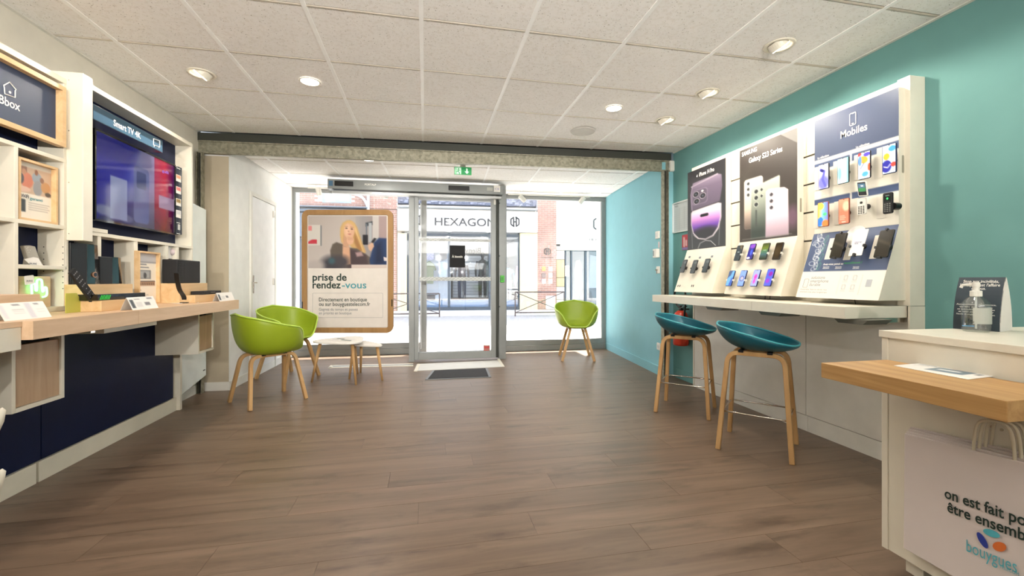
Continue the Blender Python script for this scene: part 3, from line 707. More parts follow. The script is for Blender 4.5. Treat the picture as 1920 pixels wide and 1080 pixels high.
# ================================================================== LEFT SIDE FURNITURE
XF, XB, XLF, XD, ZD = -1.915, -2.035, -2.03, -1.564, .915
YE = 4.075
PF = PL((XF, 0, 0), (1, 0, 0), (0, 1, 0))
def yz(u, v, x=XF): p = onX(u, v, x); return p.y, p.z
YN = -.6
# base: navy panels
bs = thing('left_base_cabinet', 'long navy fronted base cabinet with white plinth under the oak desk', 'cabinet', (XLF, 2.5, 0))
ys1 = yz(77, 800, XLF)[0]
for a, c2 in ((YN, ys1-.003), (ys1+.003, YE-.06)): mk('navy_panel', B().box(XLF-.02, XLF, a, c2, .115, .83), NAVY, bs, bevel=.001)
yp = yz(69, 900, XLF)[0]
for a, c2 in ((YN, yp-.008), (yp+.008, YE-.02)): mk('plinth', B().box(XLF-.02, XLF+.004, a, c2, .0, .108), WHITE, bs, bevel=.001)
mk('end_panel', B().box(XLF-.11, XLF+.03, YE-.02, YE+.01, 0, .83), WHITE, bs, bevel=.001)
mk('carcass', B().box(XWL+.002, XLF-.021, YN, YE-.02, 0.0, .83), WHITE2, bs)
# upper unit (two bays)
def shelf_unit(name, lab, y0, y1, z1, boards, navy, cat='shelf unit'):
    t = thing(name, lab, cat, (XB, (y0+y1)/2, .92))
    for (nm, a, c2, z0, zz, xf) in boards: mk(nm, B().box(XB, xf, a, c2, z0, zz), WHITE, t, bevel=.0012)
    for (a, c2, z0, zz) in navy: mk('back_panel', B().box(XB-.02, XB, a, c2, z0, zz), NAVY, t)
    return t
# --- bay 1: "Bbox" bay, from out of frame up to the column
yc = yz(125, 300)[0]                       # near face of the column
zt1 = yz(120, 146)[1]; z_sh1t = yz(118, 297)[1]; z_sh1b = z_sh1t-.022
z_sh2t = yz(118, 423)[1]; z_sh3t = yz(122, 499)[1]; z_sh4t = yz(120, 570)[1]
yd0, yd1 = yz(27, 400)[0], yz(34.5, 400)[0]; T = .02
y_lo = yc-1.25; z4b = ZD+.001
bd = [('top_board', y_lo, yc, zt1-.03, zt1, XF), ('shelf', y_lo, yc, z_sh1t-T, z_sh1t, XF), ('shelf', y_lo, yc, z_sh2t-T, z_sh2t, XF),
      ('shelf', yd1, yc, z_sh3t-T, z_sh3t, XF), ('base_shelf', y_lo, yc, z4b, z4b+.025, XF-.002), ('end_panel', yc-.018, yc, z4b+.025, zt1-.03, XF-.001),
      ('divider', yd0, yd1, z_sh2t, z_sh1t-T, XF), ('divider', yd0, yd1, z4b+.025, z_sh2t-T, XF), ('end_panel', y_lo, y_lo+.02, z4b+.025, zt1-.03, XF)]
# white liners on left cells
u1 = shelf_unit('wall_shelf_unit', 'white cubby shelf unit under the dark Bbox sign, left edge of the room', y_lo, yc, zt1, bd, [(y_lo, yc, z4b, zt1)])
# shelf-pin holes
for v in (463, 474.5, 486, 497, 508.5, 519, 530, 541):
    for u in (82, 118): 
        p = onY(u, v, yc-.018); 
        if XB < p.x < XF: mk('pin_hole', B().lathe([(.0028, 0), (.0028, .0008)], p, 8, (0, -1, 0)), BLACK, u1)
# Bbox sign with wooden frame
sg = thing('illuminated_box_sign', 'dark blue Bbox sign with house icon in a thick pale wood frame', 'sign', (XF, yc-.5, 1.75))
c0y, _ = yz(114, 200); zb0 = yz(113, 276)[1]; zt0 = yz(114, 164)[1]; yl = y_lo+.08
cc = Vector((XF-.01, (yl+c0y)/2, (zb0+zt0)/2)); mk('frame', B().ring(cc, (0, 1, 0), (0, 0, 1), c0y-yl, zt0-zb0, .002, .024, (.035, 0, 0), 1), ASHX, sg)
mk('sign_panel', B().box(XF-.02, XF-.006, yl+.024, c0y-.024, zb0+.024, zt0-.024), M('bbox_blue', (52, 66, 92), .55), sg)
PS = PL((XF-.006, 0, 0), (1, 0, 0), (0, 1, 0))
tpx(sg, 'Bbox', PS, (-2, 192), (38, 208), 16, INKW, .016)
hp_ = [(7, 160), (18, 154), (30, 168), (28.5, 170), (28.5, 183), (9, 176), (8, 164)]
mk('house_icon', B().tube([PS.at(x, y_, .002) for x, y_ in hp_], .0022, 6, close=True), INKW, sg); mk('house_door', B().lathe([(.006, 0), (.006, .001)], PS.at(18.5, 173, .001), 12, (1, 0, 0)), INKW, sg)
# column box between the bays
colm = thing('wall_column_box', 'tall cream boxed column between the two left shelf bays', 'column', (XF, yc+.05, 1.3))
ye = onX(174, 300, -1.84).y; zc0, zc1 = onY(157, 451, yc).z, 2.22
mk('box_body', B().box(XB, -1.84, yc+.001, ye, zc0, zc1), WHITE, colm, bevel=.002)
for v in (150, 245, 342, 438): mk('screw', B().lathe([(.003, 0), (.003, .001)], onY(129, v, yc+.0005), 8, (0, -1, 0)), CHROME, colm)
# --- bay 2: TV bay
zt2 = yz(362, 270)[1]; zs = yz(300, 453)[1]; yb0 = ye+.001
yv = [yz(u, 500)[0] for u in (183, 190, 252, 258.5, 311, 316, 331, 335.5)]
zmid = zs-.022
bd = [('top_board', yb0, YE, zt2-.03, zt2, XF), ('side_panel', YE-.022, YE, zs, zt2-.03, XF), ('shelf', yb0, YE-.001, zmid, zs, XF+.002), ('side_panel', yb0-.08, yb0-.06, z4b+.025, zc0-.001, XF),
      ('base_shelf', yb0-.08, YE-.05, z4b, z4b+.025, XF+.0), ('side_panel', YE-.022, YE, z4b+.025, zmid, XF)]
for k in range(0, 8, 2): bd.append(('divider', yv[k], yv[k+1], z4b+.025, zmid, XF))
u2 = shelf_unit('television_wall_unit', 'white alcove unit with the television and cubbies above the oak desk', yb0, YE, zt2, bd, [(yb0-.08, YE, z4b, zt2)])
# led strip housing hides nothing: bright top board edge is lit by the ceiling spot
# television
XT = XF-.03
tv = thing('television', 'large flat television showing a blue and red picture in the left wall', 'television', (XT, 3.3, 1.35))
PT = PL((XT, 0, 0), (1, 0, 0), (0, 1, 0))
ya, za = yz(176, 244, XT); yb_, zb_ = yz(328, 436, XT); za = yz(322, 303, XT)[1]; ztv = (yz(176, 244, XT)[1]+za)/2; zbv = (yz(175, 419, XT)[1]+zb_)/2
mk('bezel', B().ring(((XT-.02), (ya+yb_)/2, (ztv+zbv)/2), (0, 1, 0), (0, 0, 1), yb_-ya, ztv-zbv, .004, .012, (.026, 0, 0), 2), BLACKG, tv)
mk('rear_case', B().box(XB+.002, XT-.02, ya+.02, yb_-.02, zbv+.02, ztv-.02), BLACK, tv)
cv = Canvas(170, 100, (20, 20, 90)); cv.hgrad([(0, (18, 20, 110)), (.35, (40, 46, 120)), (.5, (84, 88, 130)), (.69, (104, 96, 128)), (.70, (120, 26, 60)), (.85, (150, 30, 56)), (1, (60, 14, 70))])
cv.a *= np.interp(cv.Y, [0, .5, 1], [1.0, .95, .55])[..., None]
cv.poly([(.0, 0), (.48, .0), (.28, .55), (.0, 1.0)], (24, 26, 104), 14); cv.rect(.42, .22, .62, .95, (66, 72, 112), .06); cv.rect(.455, .28, .58, .5, (40, 48, 84), .03)
cv.ell(.08, .88, .09, .06, (70, 76, 110), soft=.5); cv.ell(.2, .9, .1, .07, (72, 78, 112), soft=.5); cv.ell(.33, .93, .08, .05, (60, 66, 98), soft=.5)
cv.rect(.15, .45, .34, .96, (96, 104, 136)); cv.rect(.76, .5, 1, .68, (120, 104, 130))
panel('screen', cv, (XT+.0005, ya+.012, ztv-.012), (XT+.0005, yb_-.012, ztv-.012), (XT+.0005, ya+.012, zbv+.012), TVS, tv)
tpx(tv, 'gulli', PT, (304, 322), (316, 328), 5, M('tv_violet', (120, 90, 190), .4, emis=.4), .01)
# Smart TV sign
XS = -1.845
st = thing('header_sign', 'dark blue Smart TV 4K header sign box above the television', 'sign', (XS, 3.1, 1.95))
yA, zA = yz(176, 197, XS); yB_, zB_ = yz(305, 262, XS); zbt = yz(305, 287, XS)[1]; zTT = (zA+zB_)/2
mk('sign_box', B().box(XB+.002, XS, ye+.003, yB_, zbt, zTT), M('sign_dark', (30, 44, 58), .35), st, bevel=.0015)
PSg = PL((XS, 0, 0), (1, 0, 0), (0, 1, 0))
cv = Canvas(60, 24, (76, 108, 134)); cv.rect(0, 0, 1, .42, (42, 62, 76)); panel('sign_face', cv, (XS+.001, ye+.01, zTT-.004), (XS+.001, yB_-.004, zTT-.004), (XS+.001, ye+.01, zbt+.004), print_mat('sign_gloss', 0, .2), st)
tpx(st, 'Smart TV 4K', PSg, (213, 235), (264, 256), 11.5, INKW, .016, off=.002)
mk('tv_icon', B().tube([PSg.at(*q, .003) for q in ((288, 260), (299.5, 264), (299.5, 275.5), (288, 271.5))], .0022, 6, close=True).tube([PSg.at(289.5, 272.5, .003), PSg.at(289, 275, .003)], .002, 5).tube([PSg.at(298, 275.5, .003), PSg.at(298.3, 278, .003)], .002, 5), INKW, st)
# info strip right of the TV
ip = thing('information_strip', 'narrow dark strip of small picture cards right of the television', 'display strip', (XF-.01, 3.95, 1.4))
XI = XF-.005
PI_ = PL((XI, 0, 0), (1, 0, 0), (0, 1, 0)); y0i, y1i = yb_+.003, yz(341, 400, XI)[0]; zti, zbi = yz(334, 312, XI)[1], yz(334, 439, XI)[1]
mk('strip_panel', B().box(XB+.002, XI, y0i, min(y1i, YE-.024), zbi, zti), M('strip_dark', (52, 58, 66), .5), ip)
for k, v in enumerate((326, 348.5, 371, 393)):
    cv = Canvas(14, 16, (232, 228, 220)); cv.rect(.1, .08, .9, .55, [(222, 150, 110), (214, 110, 104), (150, 120, 60), (200, 200, 200)][k])
    a = PI_.at(330, v, .002); c2 = PI_.at(339.5, v+19, .002); a2 = Vector((a.x, a.y, a.z)); panel('picture_card', cv, a2, (a.x, c2.y, a.z), (a.x, a.y, c2.z+.01), PRINT, ip)
mk('white_square', B().rrect(PI_.at(335.5, 426, .001), (0, 1, 0), (0, 0, 1), .035, .045, .003, (.001, 0, 0)), M('strip_square', (190, 190, 186), .6), ip)
for v in (316, 418, 438): mk('caption_line', B().rrect(PI_.at(334.5, v, .001), (0, 1, 0), (0, 0, 1), .05, .004, .001, (.001, 0, 0)), INKW, ip)
# flat white box on the TV shelf
bxy = yz(201, 440)[0]; o = mk('flat_white_box', B().box(XF-.09, XF+.004, ye+.004, bxy, zs+.0005, zs+.024), WHITE, bevel=.002); tag(o, 'flat white box lying on the shelf below the television', 'box')
# end radiator
rd = thing('wall_radiator', 'tall glossy white electric radiator behind the end of the desk', 'radiator', (-2.09, 4.34, .18))
mk('front_plate', B().prism([(-2.05, 4.12, .10), (-2.05, 4.56, .185), (-2.05, 4.56, 1.75), (-2.05, 4.12, 1.79)], (.02, 0, 0)), M('radiator_white', (226, 232, 228), .12, spec=.6), rd, bevel=.004)
mk('radiator_body', B().box(-2.12, -2.052, 4.14, 4.54, .2, 1.72), WHITE2, rd); mk('wall_bracket', B().box(-2.149, -2.12, 4.25, 4.45, .6, 1.5), WHITE2, rd)
mk('badge', B().box(-2.03, -2.029, 4.5, 4.54, .235, .245), DGREY, rd)
# ---- oak desk
dk = thing('oak_wall_desk', 'long pale oak wall desk running along the left display units', 'desk', (XD-.2, 3.2, .84))
yn = yz(62, 620, XD)[0]; ysm = yz(260, 590, XD)[0]; ZB_ = .838
mk('desk_top', B().box(XLF+.001, XD, yn, ysm-.001, ZB_, ZD), OAKX, dk, bevel=.0012); mk('desk_top', B().box(XLF+.001, XD, ysm+.001, YE, ZB_, ZD), OAKX, dk, bevel=.0012)
mk('desk_top', B().box(XLF+.001, -1.60, .2, yn-.001, ZD-.022, ZD), OAKX, dk)
o = thing('white_desk_section', 'white thick desk section at the bottom left corner joining the oak desk', 'desk', (-1.7, 1.4, .8)); mk('slab', B().box(XLF+.002, -1.602, .2, yn-.002, .80, ZD-.0225), WHITE, o, bevel=.002); mk('support', B().box(XLF+.002, -1.98, .2, yn-.002, .74, .80), WHITE2, o)
# hanging drawer boxes
def drawer_box(lab, y0, y1, x1, z0, mat, z1=ZB_-.001):
    t = thing('hanging_drawer_box', lab, 'cabinet', ((XLF+x1)/2, (y0+y1)/2, z0))
    xb = XLF+.002; T = .018
    mk('side_panel', B().box(xb, x1, y0, y0+T, z0, z1), WHITE, t, bevel=.001); mk('side_panel', B().box(xb, x1, y1-T, y1, z0, z1), WHITE, t, bevel=.001)
    mk('bottom_panel', B().box(xb, x1, y0+T, y1-T, z0, z0+T), WHITE, t); 
    mk('door', B().box(x1-.03, x1-.008, y0+T+.002, y1-T-.002, z0+T+.002, z1-.04), mat, t, bevel=.001); mk('shadow_gap', B().box(x1-.06, x1-.05, y0+T, y1-T, z1-.04, z1), BLACKM, t)
y0b = yz(22, 700, -1.73)[0]; y1b = yz(121, 700, -1.73)[0]
drawer_box('near hanging white box with wood veneer door under the desk', y0b, y1b, -1.73, .508, OAKY)
y0c = yz(372, 620, -1.732)[0]; y1c = yz(401, 620, -1.732)[0]
drawer_box('far hanging white box with wood veneer door under the desk end', y0c, y1c, -1.732, .505, OAKY)
# slide-out tray
tr = thing('pull_out_tray', 'white pull out tray on metal runner under the oak desk', 'tray', (-1.75, 3.1, .8))
a, c2 = yz(195, 612, -1.66)[0], yz(294, 600, -1.66)[0]
mk('tray', B().box(-1.95, -1.66, a, c2, .80, .826), WHITE, tr, bevel=.002); mk('runner', B().box(-1.95, -1.68, a-.06, a-.03, .81, .837), CHROME, tr)
mk('runner', B().box(-1.95, -1.68, c2+.0, c2+.02, .81, .837), CHROME, tr)
# white curved chair arm peeping in at the left edge
for k, (v, lb) in enumerate(((790, 'white curved plastic edge showing at the left edge of the picture, upper one'), (905, 'white curved plastic edge showing at the left edge of the picture, lower one'))):
    p = onX(-4, v, -1.55); o = mk('chair_arm_end', B().lathe([(.001, -.05), (.012, -.04), (.016, 0), (.012, .04), (.001, .05)], p, 14, (.2, .1, 1)), WHITE, smooth=True); tag(o, lb, 'chair arm')
    
# ================================================================== ITEMS ON THE LEFT DESK AND SHELVES
def xbox(name, lab, cat, xb, xf, uL, uR, vT, vB, mat, z0=None, bevel=.002, par=None, group=None):
    """box with its front face on the plane X=xf spanning picture columns uL..uR"""
    y0, y1 = yz(uL, (vT+vB)/2, xf)[0], yz(uR, (vT+vB)/2, xf)[0]; um = (uL+uR)/2; z1 = yz(um, vT, xf)[1]
    if z0 is None: z0 = yz(um, vB, xf)[1]
    o = mk(name, B().box(xb, xf, y0, y1, z0, z1), mat, par, bevel=bevel)
    if par is None: tag(o, lab, cat, group)
    o['y0'] = y0; o['y1'] = y1; o['z1'] = z1
    return o, y0, y1, z0, z1
def tent_card(lab, pl_x, uL, uR, vT, vB, z0, marks=(), lean=.05, fn_=None):
    y0, y1 = yz(uL, (vT+vB)/2, pl_x)[0], yz(uR, (vT+vB)/2, pl_x)[0]; z1 = yz((uL+uR)/2, vT, pl_x-lean)[1]; z1 = max(z1, z0+.03)
    t = thing('tent_card', lab, 'card', (pl_x-lean, (y0+y1)/2, z0))
    n = Vector((z1-z0, 0, lean)).normalized()
    mk('front_leaf', B().prism([(pl_x, y0, z0), (pl_x, y1, z0), (pl_x-lean, y1, z1), (pl_x-lean, y0, z1)], -n*.0012), PAPER, t)
    mk('rear_leaf', B().prism([(pl_x-lean-.001, y0, z1), (pl_x-lean-.001, y1, z1), (pl_x-2*lean, y1, z0), (pl_x-2*lean, y0, z0)], (-.001, 0, -.0003)), PAPER, t)
    cv = Canvas(48, 28, (236, 232, 226))
    if fn_: fn_(cv)
    e = .0006
    panel('print', cv, Vector((pl_x-lean, y0, z1))+n*e, Vector((pl_x-lean, y1, z1))+n*e, Vector((pl_x, y0, z0))+n*e, PRINT, t)
    return t
DT = ZD+.0003
# riser and routers
rs, ry0, ry1, rz0, rz1 = xbox('wooden_riser', 'pale wood riser block carrying the two glossy black routers', 'riser', XB+.01, -1.80, 168, 249, 533, 574, ASHX, z4b+.0255)
def router(lab, uL, uR, vT, z0, ring, xf=-1.895, xb=-1.99):
    y0, y1 = yz(uL, 500, xf)[0], yz(uR, 500, xf)[0]; z1 = yz((uL+uR)/2, vT, xf)[1]; w_ = y1-y0
    t = thing('router', lab, 'router', (xf-.04, (y0+y1)/2, z0)); tw = .012
    ym = y0+w_*.5
    b = B(); b.prism([(xb, y0+.004, z0), (xb+.02, ym, z0), (xf, ym, z0), (xf-.012, y0+.004, z0)], (0, 0, z1-z0)); mk('rear_shell', b, M('black_satin', (10, 10, 12), .35, spec=.3), t, bevel=.004)
    b = B(); v = []
    # tapered curved front shell
    n = 8
    for k in range(n+1):
        f = k/n; zz = z0+(z1-z0)*f; inset = .018*f
        v.append([(xf-.03, ym+.002, zz), (xf-.004, ym+.002, zz), (xf+.006, (ym+y1-inset)/2, zz), (xf-.004, y1-inset, zz), (xf-.05, y1-inset, zz)])
    V = [[b.bm.verts.new(p) for p in r] for r in v]
    for k in range(n):
        for j in range(5): b.bm.faces.new([V[k][j], V[k][(j+1) % 5], V[k+1][(j+1) % 5], V[k+1][j]])
    b.bm.faces.new(V[0]); b.bm.faces.new(list(reversed(V[-1]))); fs2 = mk('front_shell', b, BLACKG, t, smooth=False, bevel=.003)
    if ring:
        c = Vector((xf+.006, (ym+y1)/2-.006, z0+(z1-z0)*.24)); mk('knob_ring', B().lathe([(.014, 0), (.0165, .004), (.0165, .007), (.012, .007)], c-Vector((.003, 0, 0)), 24, (1, 0, 0)), M('copper_ring', (206, 160, 130), .3, metal=.7), fs2); mk('knob', B().lathe([(.0125, 0), (.0125, .006)], c, 24, (1, 0, 0)), BLACKG, fs2)
router('taller glossy black router with a round copper ringed knob', 136, 189, 457, rz1, True)
router('shorter glossy black router standing right of the ringed one', 190, 231, 482, rz1, False)
# wooden step with set top box
xbox('wooden_step', 'low pale wood step carrying the black set top box', 'riser', XD-.235, XD-.115, 190, 256, 562, 577, ASHX, DT)
stb, sy0, sy1, sz0, sz1 = xbox('set_top_box', 'flat black set top box with green striped corner', 'set top box', XD-.225, XD-.13, 181, 271, 547.5, 561, BLACKG, None, .003)
bpy.data.objects.remove(stb)
_, zst = yz(222, 562, XD-.115)
sb = thing('set_top_box', 'flat black set top box with a green striped corner', 'set top box', (XD-.18, (sy0+sy1)/2, zst))
mk('case', B().box(XD-.232, XD-.125, sy0, sy1, zst+.001, zst+.034), BLACKG, sb, bevel=.003)
bg_ = B()
for k in range(7): bg_.para((XD-.1245, sy0+.014+k*.011, zst+.005), (0, .004, 0), (0, .012, .024), (.0008, 0, 0))
mk('green_stripe', bg_, M('green_led', (40, 170, 60), .4, emis=.6), sb, kind='stuff')
# remote on stand
rm = thing('remote_control', 'long black remote control propped on a purple stand', 'remote control', (XD-.07, 2.6, DT))
q0 = onX(184, 572, -1.735); q0.z = DT+.012; q1 = onX(131, 507, -1.735); d_ = (q1-q0); dl = d_.length; d_.normalize(); nrm = d_.cross(Vector((1, 0, 0))).normalized(); sd = Vector((.8, -.35, .0)).normalized()
side = Vector((1, 0, 0)).cross(d_).normalized()
bt = (q0+q1)/2
mk('remote_body', B().rrect(bt, side, d_, .042, dl, .006, (.014, 0, 0)), BLACKM, rm, bevel=.002)
bb = B()
for r_ in range(9):
    for k in (-1, 0, 1):
        if r_ == 4 and k: continue
        c = q1-d_*(.02+r_*dl*.095)+side*k*.011+Vector((.014, 0, 0)); bb.rrect(c, side, d_, .006, .005, .001, (.001, 0, 0), 2)
mk('buttons', bb, M('button_grey', (130, 130, 132), .5), rm, kind='stuff')
mk('stand_foot', B().box(q0.x-.01, q0.x+.03, q0.y-.03, q0.y+.015, DT, DT+.018), M('purple_stand', (78, 70, 130), .4), rm, bevel=.003)
mk('neon_tint_plate', B().prism([(q0.x-.04, q0.y-.16, DT), (q0.x-.04, q0.y-.02, DT), (q0.x-.04, q0.y-.09, DT+.10), (q0.x-.04, q0.y-.16, DT+.10)], (.003, 0, 0)), M('neon_light_yellow', (196, 196, 90), .3), rm)  # yellow plate stands for neon light on the riser face
tent_card('white folded price card with phone picture in front of the set top box', XD-.02, 249, 297, 556, 574, DT, lean=.03, fn_=lambda c: (c.rect(.04, .2, .16, .85, (60, 70, 76)), c.rect(.55, .45, .75, .7, (120, 120, 124)), c.rect(.22, .15, .42, .2, (120, 120, 124)), c.rect(.7, .1, .9, .2, (120, 120, 124)), c.rect(.22, .4, .45, .8, (214, 212, 208))))
tent_card('small white folded price card at the far end of the desk', XD-.02, 412, 440, 548, 561, DT, lean=.025, fn_=lambda c: (c.rect(.04, .2, .14, .85, (60, 70, 76)), c.rect(.5, .4, .65, .65, (90, 90, 94)), c.rect(.2, .4, .42, .8, (214, 212, 208))))
tent_card('large white information card leaning on the wooden block at the left edge', -1.66, 9, 97, 566, 594, DT, lean=.035, fn_=lambda c: (c.rect(.03, .12, .12, .9, (214, 212, 216)), c.rect(.3, .1, .45, .17, (110, 112, 120)), c.rect(.55, .05, .68, .95, (206, 204, 210)), c.rect(.75, .1, .86, .17, (110, 112, 120)), c.rect(.25, .4, .5, .43, (160, 160, 164)), c.rect(.25, .5, .5, .53, (190, 190, 194)), c.rect(.25, .62, .5, .65, (190, 190, 194)), c.rect(.75, .45, .93, .48, (190, 190, 194)), c.rect(.75, .6, .93, .63, (190, 190, 194))))
# near wooden block with price plate
xbox('wooden_block', 'pale wood block behind the large information card', 'block', XF+.008, -1.745, -30, 76, 553, 592, OAKX, DT)
pp = thing('price_plate', 'rounded white price plate tilted on a wooden block at the left edge', 'card', onX(25, 552, -1.80))
PP = PL((-1.80, 0, 0), Vector((1, 0, .5)), (0, 1, 0)); PPu = PP.n.cross(PP.r)
c0 = PP.at(22, 540); mk('plate', B().rrect(c0, PP.r, PP.u, .13, .045, .01, PP.n*.003), PAPER, pp)
text(pp, '3', c0+PP.n*.0035+PP.u*.002, PP.r, PP.u, None, .014, INKG, .02); mk('stub', B().box(c0.x-.01, c0.x+.004, c0.y-.015, c0.y+.02, c0.z-.04, c0.z-.012), ASHX, pp)
# framed print in bay 1
def framed(lab, uL, uR, vT, vB, x, z0, cvfn, th=.012, dep=.03, wh=(60, 90)):
    y0, y1 = yz(uL, (vT+vB)/2, x)[0], yz(uR, (vT+vB)/2, x)[0]; um = (uL+uR)/2; z1 = yz(um, vT, x)[1]
    t = thing('picture_frame', lab, 'picture frame', (x, (y0+y1)/2, z0)); c = Vector((x-dep, (y0+y1)/2, (z0+z1)/2))
    mk('frame', B().ring(c, (0, 1, 0), (0, 0, 1), y1-y0, z1-z0, .001, th, (dep, 0, 0), 1), ASHX, t); mk('backing', B().box(x-dep-.002, x-dep+.004, y0+th*.5, y1-th*.5, z0+th*.5, z1-th*.5), PAPER, t)
    cv = Canvas(*wh, (240, 232, 218)); cvfn(cv); e = x-dep*.75
    panel('print', cv, (e, y0+th, z1-th), (e, y1-th, z1-th), (e, y0+th, z0+th), PRINT, t)
    return t, e, (y0, y1, z0, z1)
def wifi(c):
    c.rect(0, 0, 1, .08, (214, 206, 192)); c.rect(0, .08, 1, .55, (206, 176, 150)); c.rect(0, .08, .3, .2, (150, 110, 90)); c.ell(.3, .32, .17, .14, (214, 130, 104)); c.ell(.22, .17, .06, .05, (190, 140, 110)); c.ell(.58, .24, .14, .1, (150, 160, 170)); c.ell(.56, .14, .05, .05, (150, 100, 76))
    c.ell(.6, .42, .13, .14, (150, 150, 152)); c.ell(.83, .38, .14, .1, (200, 150, 104)); c.ell(.12, .3, .1, .1, (90, 86, 92)); c.ell(.72, .26, .06, .05, (150, 110, 90)); c.ell(.2, .48, .2, .05, (226, 190, 170)); c.rect(0, .55, 1, 1, (240, 232, 218)); c.ell(.9, .5, .09, .04, (90, 84, 80))
    c.rect(.03, .66, .26, .88, (54, 62, 66), .01)
    for k, y in enumerate((.7, .74, .78, .82)): c.rect(.34, y, .95-.05*(k % 2), y+.012, (176, 166, 156))
t, e, q = framed('wooden framed WiFi garanti print with family photo in the upper cubby', 35.5, 109, 304, 412, XF-.012, z_sh2t+.0005, wifi)
PQ = PL((e, 0, 0), (1, 0, 0), (0, 1, 0)); tpx(t, 'WiFi', PQ, (39, 369), (54, 374), 6.5, INKN, .02); tpx(t, 'garanti', PQ, (56, 374), (80, 379), 5.5, INKT, .01)
def notice(c):
    c.rect(0, 0, 1, .2, (200, 198, 200)); c.rect(0, .17, 1, .19, (150, 150, 156)); c.rect(.03, .22, .5, .235, (60, 66, 80)); c.rect(.03, .28, .62, .295, (60, 66, 80)); c.rect(.1, .34, .72, .52, (120, 122, 124)); c.rect(.16, .36, .66, .5, (168, 170, 170)); c.ell(.42, .45, .08, .06, (70, 72, 74)); c.rect(.02, .56, .95, .66, (176, 140, 114)); c.rect(.02, .56, .95, .575, (60, 60, 62))
    for k in range(8): c.rect(.06+.11*k, .6, .12+.11*k, .645, (110, 90, 80))
    c.rect(.02, .74, .22, .75, (90, 92, 98)); c.rect(.02, .84, .6, .85, (150, 150, 156)); c.rect(.02, .87, .5, .88, (150, 150, 156))
framed('wooden framed printed notice standing on the desk against the cubbies', 261, 301, 472, 556, XF+.035, DT, notice, wh=(40, 84))
# repeater with price flag, in the middle cubby
z3 = z_sh3t+.0005
rp = thing('wifi_repeater', 'curved silver grey repeater with a white price flag in the middle cubby', 'repeater', (XF-.05, yz(60, 480)[0], z3))
PRp = PL((XF-.05, 0, 0), (1, 0, 0), (0, 1, 0))
pts = [(41, 461), (52, 460), (62, 462), (70, 485), (78, 500), (56, 501), (46, 496), (48, 484)]
mk('repeater_body', B().prism([(XF-.06, PRp.at(*q).y, max(PRp.at(*q).z, z3)) for q in pts], (.02, 0, 0)), M('silver_plastic', (178, 172, 160), .4), rp, bevel=.003)
pts = [(45, 486), (62, 482), (71, 484), (79, 499), (56, 501)]
mk('price_flag', B().prism([(XF-.034, yz(*q, XF-.034)[0], max(yz(*q, XF-.034)[1], z3)) for q in pts], (.002, 0, 0)), PAPER, rp)
tpx(rp, '99,99€', PL((XF-.031, 0, 0), (1, 0, 0), (0, 1, 0)), (55, 496), (69, 495), 3.5, INKG, .02)
for q in ((50, 466), (52, 469), (54, 473), (52, 464), (56, 469)): mk('indicator_dot', B().lathe([(.0016, 0), (.0016, .001)], onX(q[0], q[1], XF-.0395), 8, (1, 0, 0)), INKW, rp)
# wooden block with neon hand
zb = z4b+.026
wb, wy0, wy1, _, wz1 = xbox('wooden_display_block', 'wood block behind the green neon hand light in the lowest cubby', 'block', XB+.03, XF-.03, 36, 95, 518, 572, OAKX, zb)
nh = thing('neon_hand_light', 'green glowing neon hand light with a white price tag', 'neon light', onX(72, 557, XF-.01))
hpts = [(60, 552), (59, 536), (61, 532), (65, 532), (66.5, 536), (67, 544), (69, 544), (69, 528), (72, 524), (76, 524), (78.5, 528), (79.5, 546), (82, 545), (82, 540), (84.5, 538.5), (87, 540), (88, 550), (86, 555), (80, 557)]
def smooth(pts, n=4):
    out = []; P = [Vector(p) for p in pts]
    for i in range(len(P)-1):
        p0, p1, p2, p3 = P[max(i-1, 0)], P[i], P[i+1], P[min(i+2, len(P)-1)]
        for k in range(n):
            t = k/n; out.append(.5*((2*p1)+(p2-p0)*t+(2*p0-5*p1+4*p2-p3)*t*t+(3*p1-p0-3*p2+p3)*t**3))
    return out+[P[-1]]
mk('neon_tube', B().tube(smooth([onX(u, v, XF-.018) for u, v in hpts], 3), .0042, 8), M('neon_green', (120, 255, 170), .4, emis=3.0, var=0), nh, smooth=True)
mk('price_tag', B().rrect(onX(54.5, 525, XF-.016), (0, 1, .12), (0, -.12, 1), .052, .045, .006, (.002, 0, 0)), PAPER, nh)
tpx(nh, '39,99 €', PL((XF-.0135, 0, 0), (1, 0, 0), (0, 1, 0)), (49.5, 528.5), (61, 526), 3.3, INKG, .03)
# right part of the desk
xbox('wooden_cube', 'pale wood cube carrying the black fabric speaker', 'riser', XF+.02, -1.76, 337, 389, 531, 562, ASHX, DT)
sp, *_ = xbox('fabric_speaker', 'black ribbed fabric box speaker on the wood cube', 'speaker', XF+.035, -1.77, 334, 377, 487, 531, BLACKM, None, .006)
o = mk('speaker_ribs', B(), BLACKM, sp) if False else None
bpy.data.objects.remove(sp)
y0, y1 = yz(334, 500, -1.78)[0], yz(377, 500, -1.78)[0]; z0 = yz(363, 531, -1.76)[1]+.001; z1 = yz(355, 488, -1.78)[1]
fs = thing('fabric_speaker', 'black ribbed fabric box speaker on the wood cube', 'speaker', (-1.84, (y0+y1)/2, z0)); mk('cabinet', B().box(XF+.03, -1.785, y0, y1, z0, z1), BLACKM, fs, bevel=.006)
bb = B()
for k in range(16): bb.para((-1.785, y0+.006, z0+.01+k*(z1-z0-.02)/16), (0, .07, -.0), (.0, .0, .003), (.003, 0, 0))
mk('grille_rib', bb, BLACK, fs, kind='stuff')
xbox('wooden_step', 'small low pale wood step near the far end of the desk', 'riser', XD-.19, XD-.09, 366, 412, 552.5, 563, ASHX, DT)
zz = yz(388, 552.5, XD-.09)[1]; y0, y1 = yz(374, 548, XD-.1)[0], yz(424, 548, XD-.1)[0]
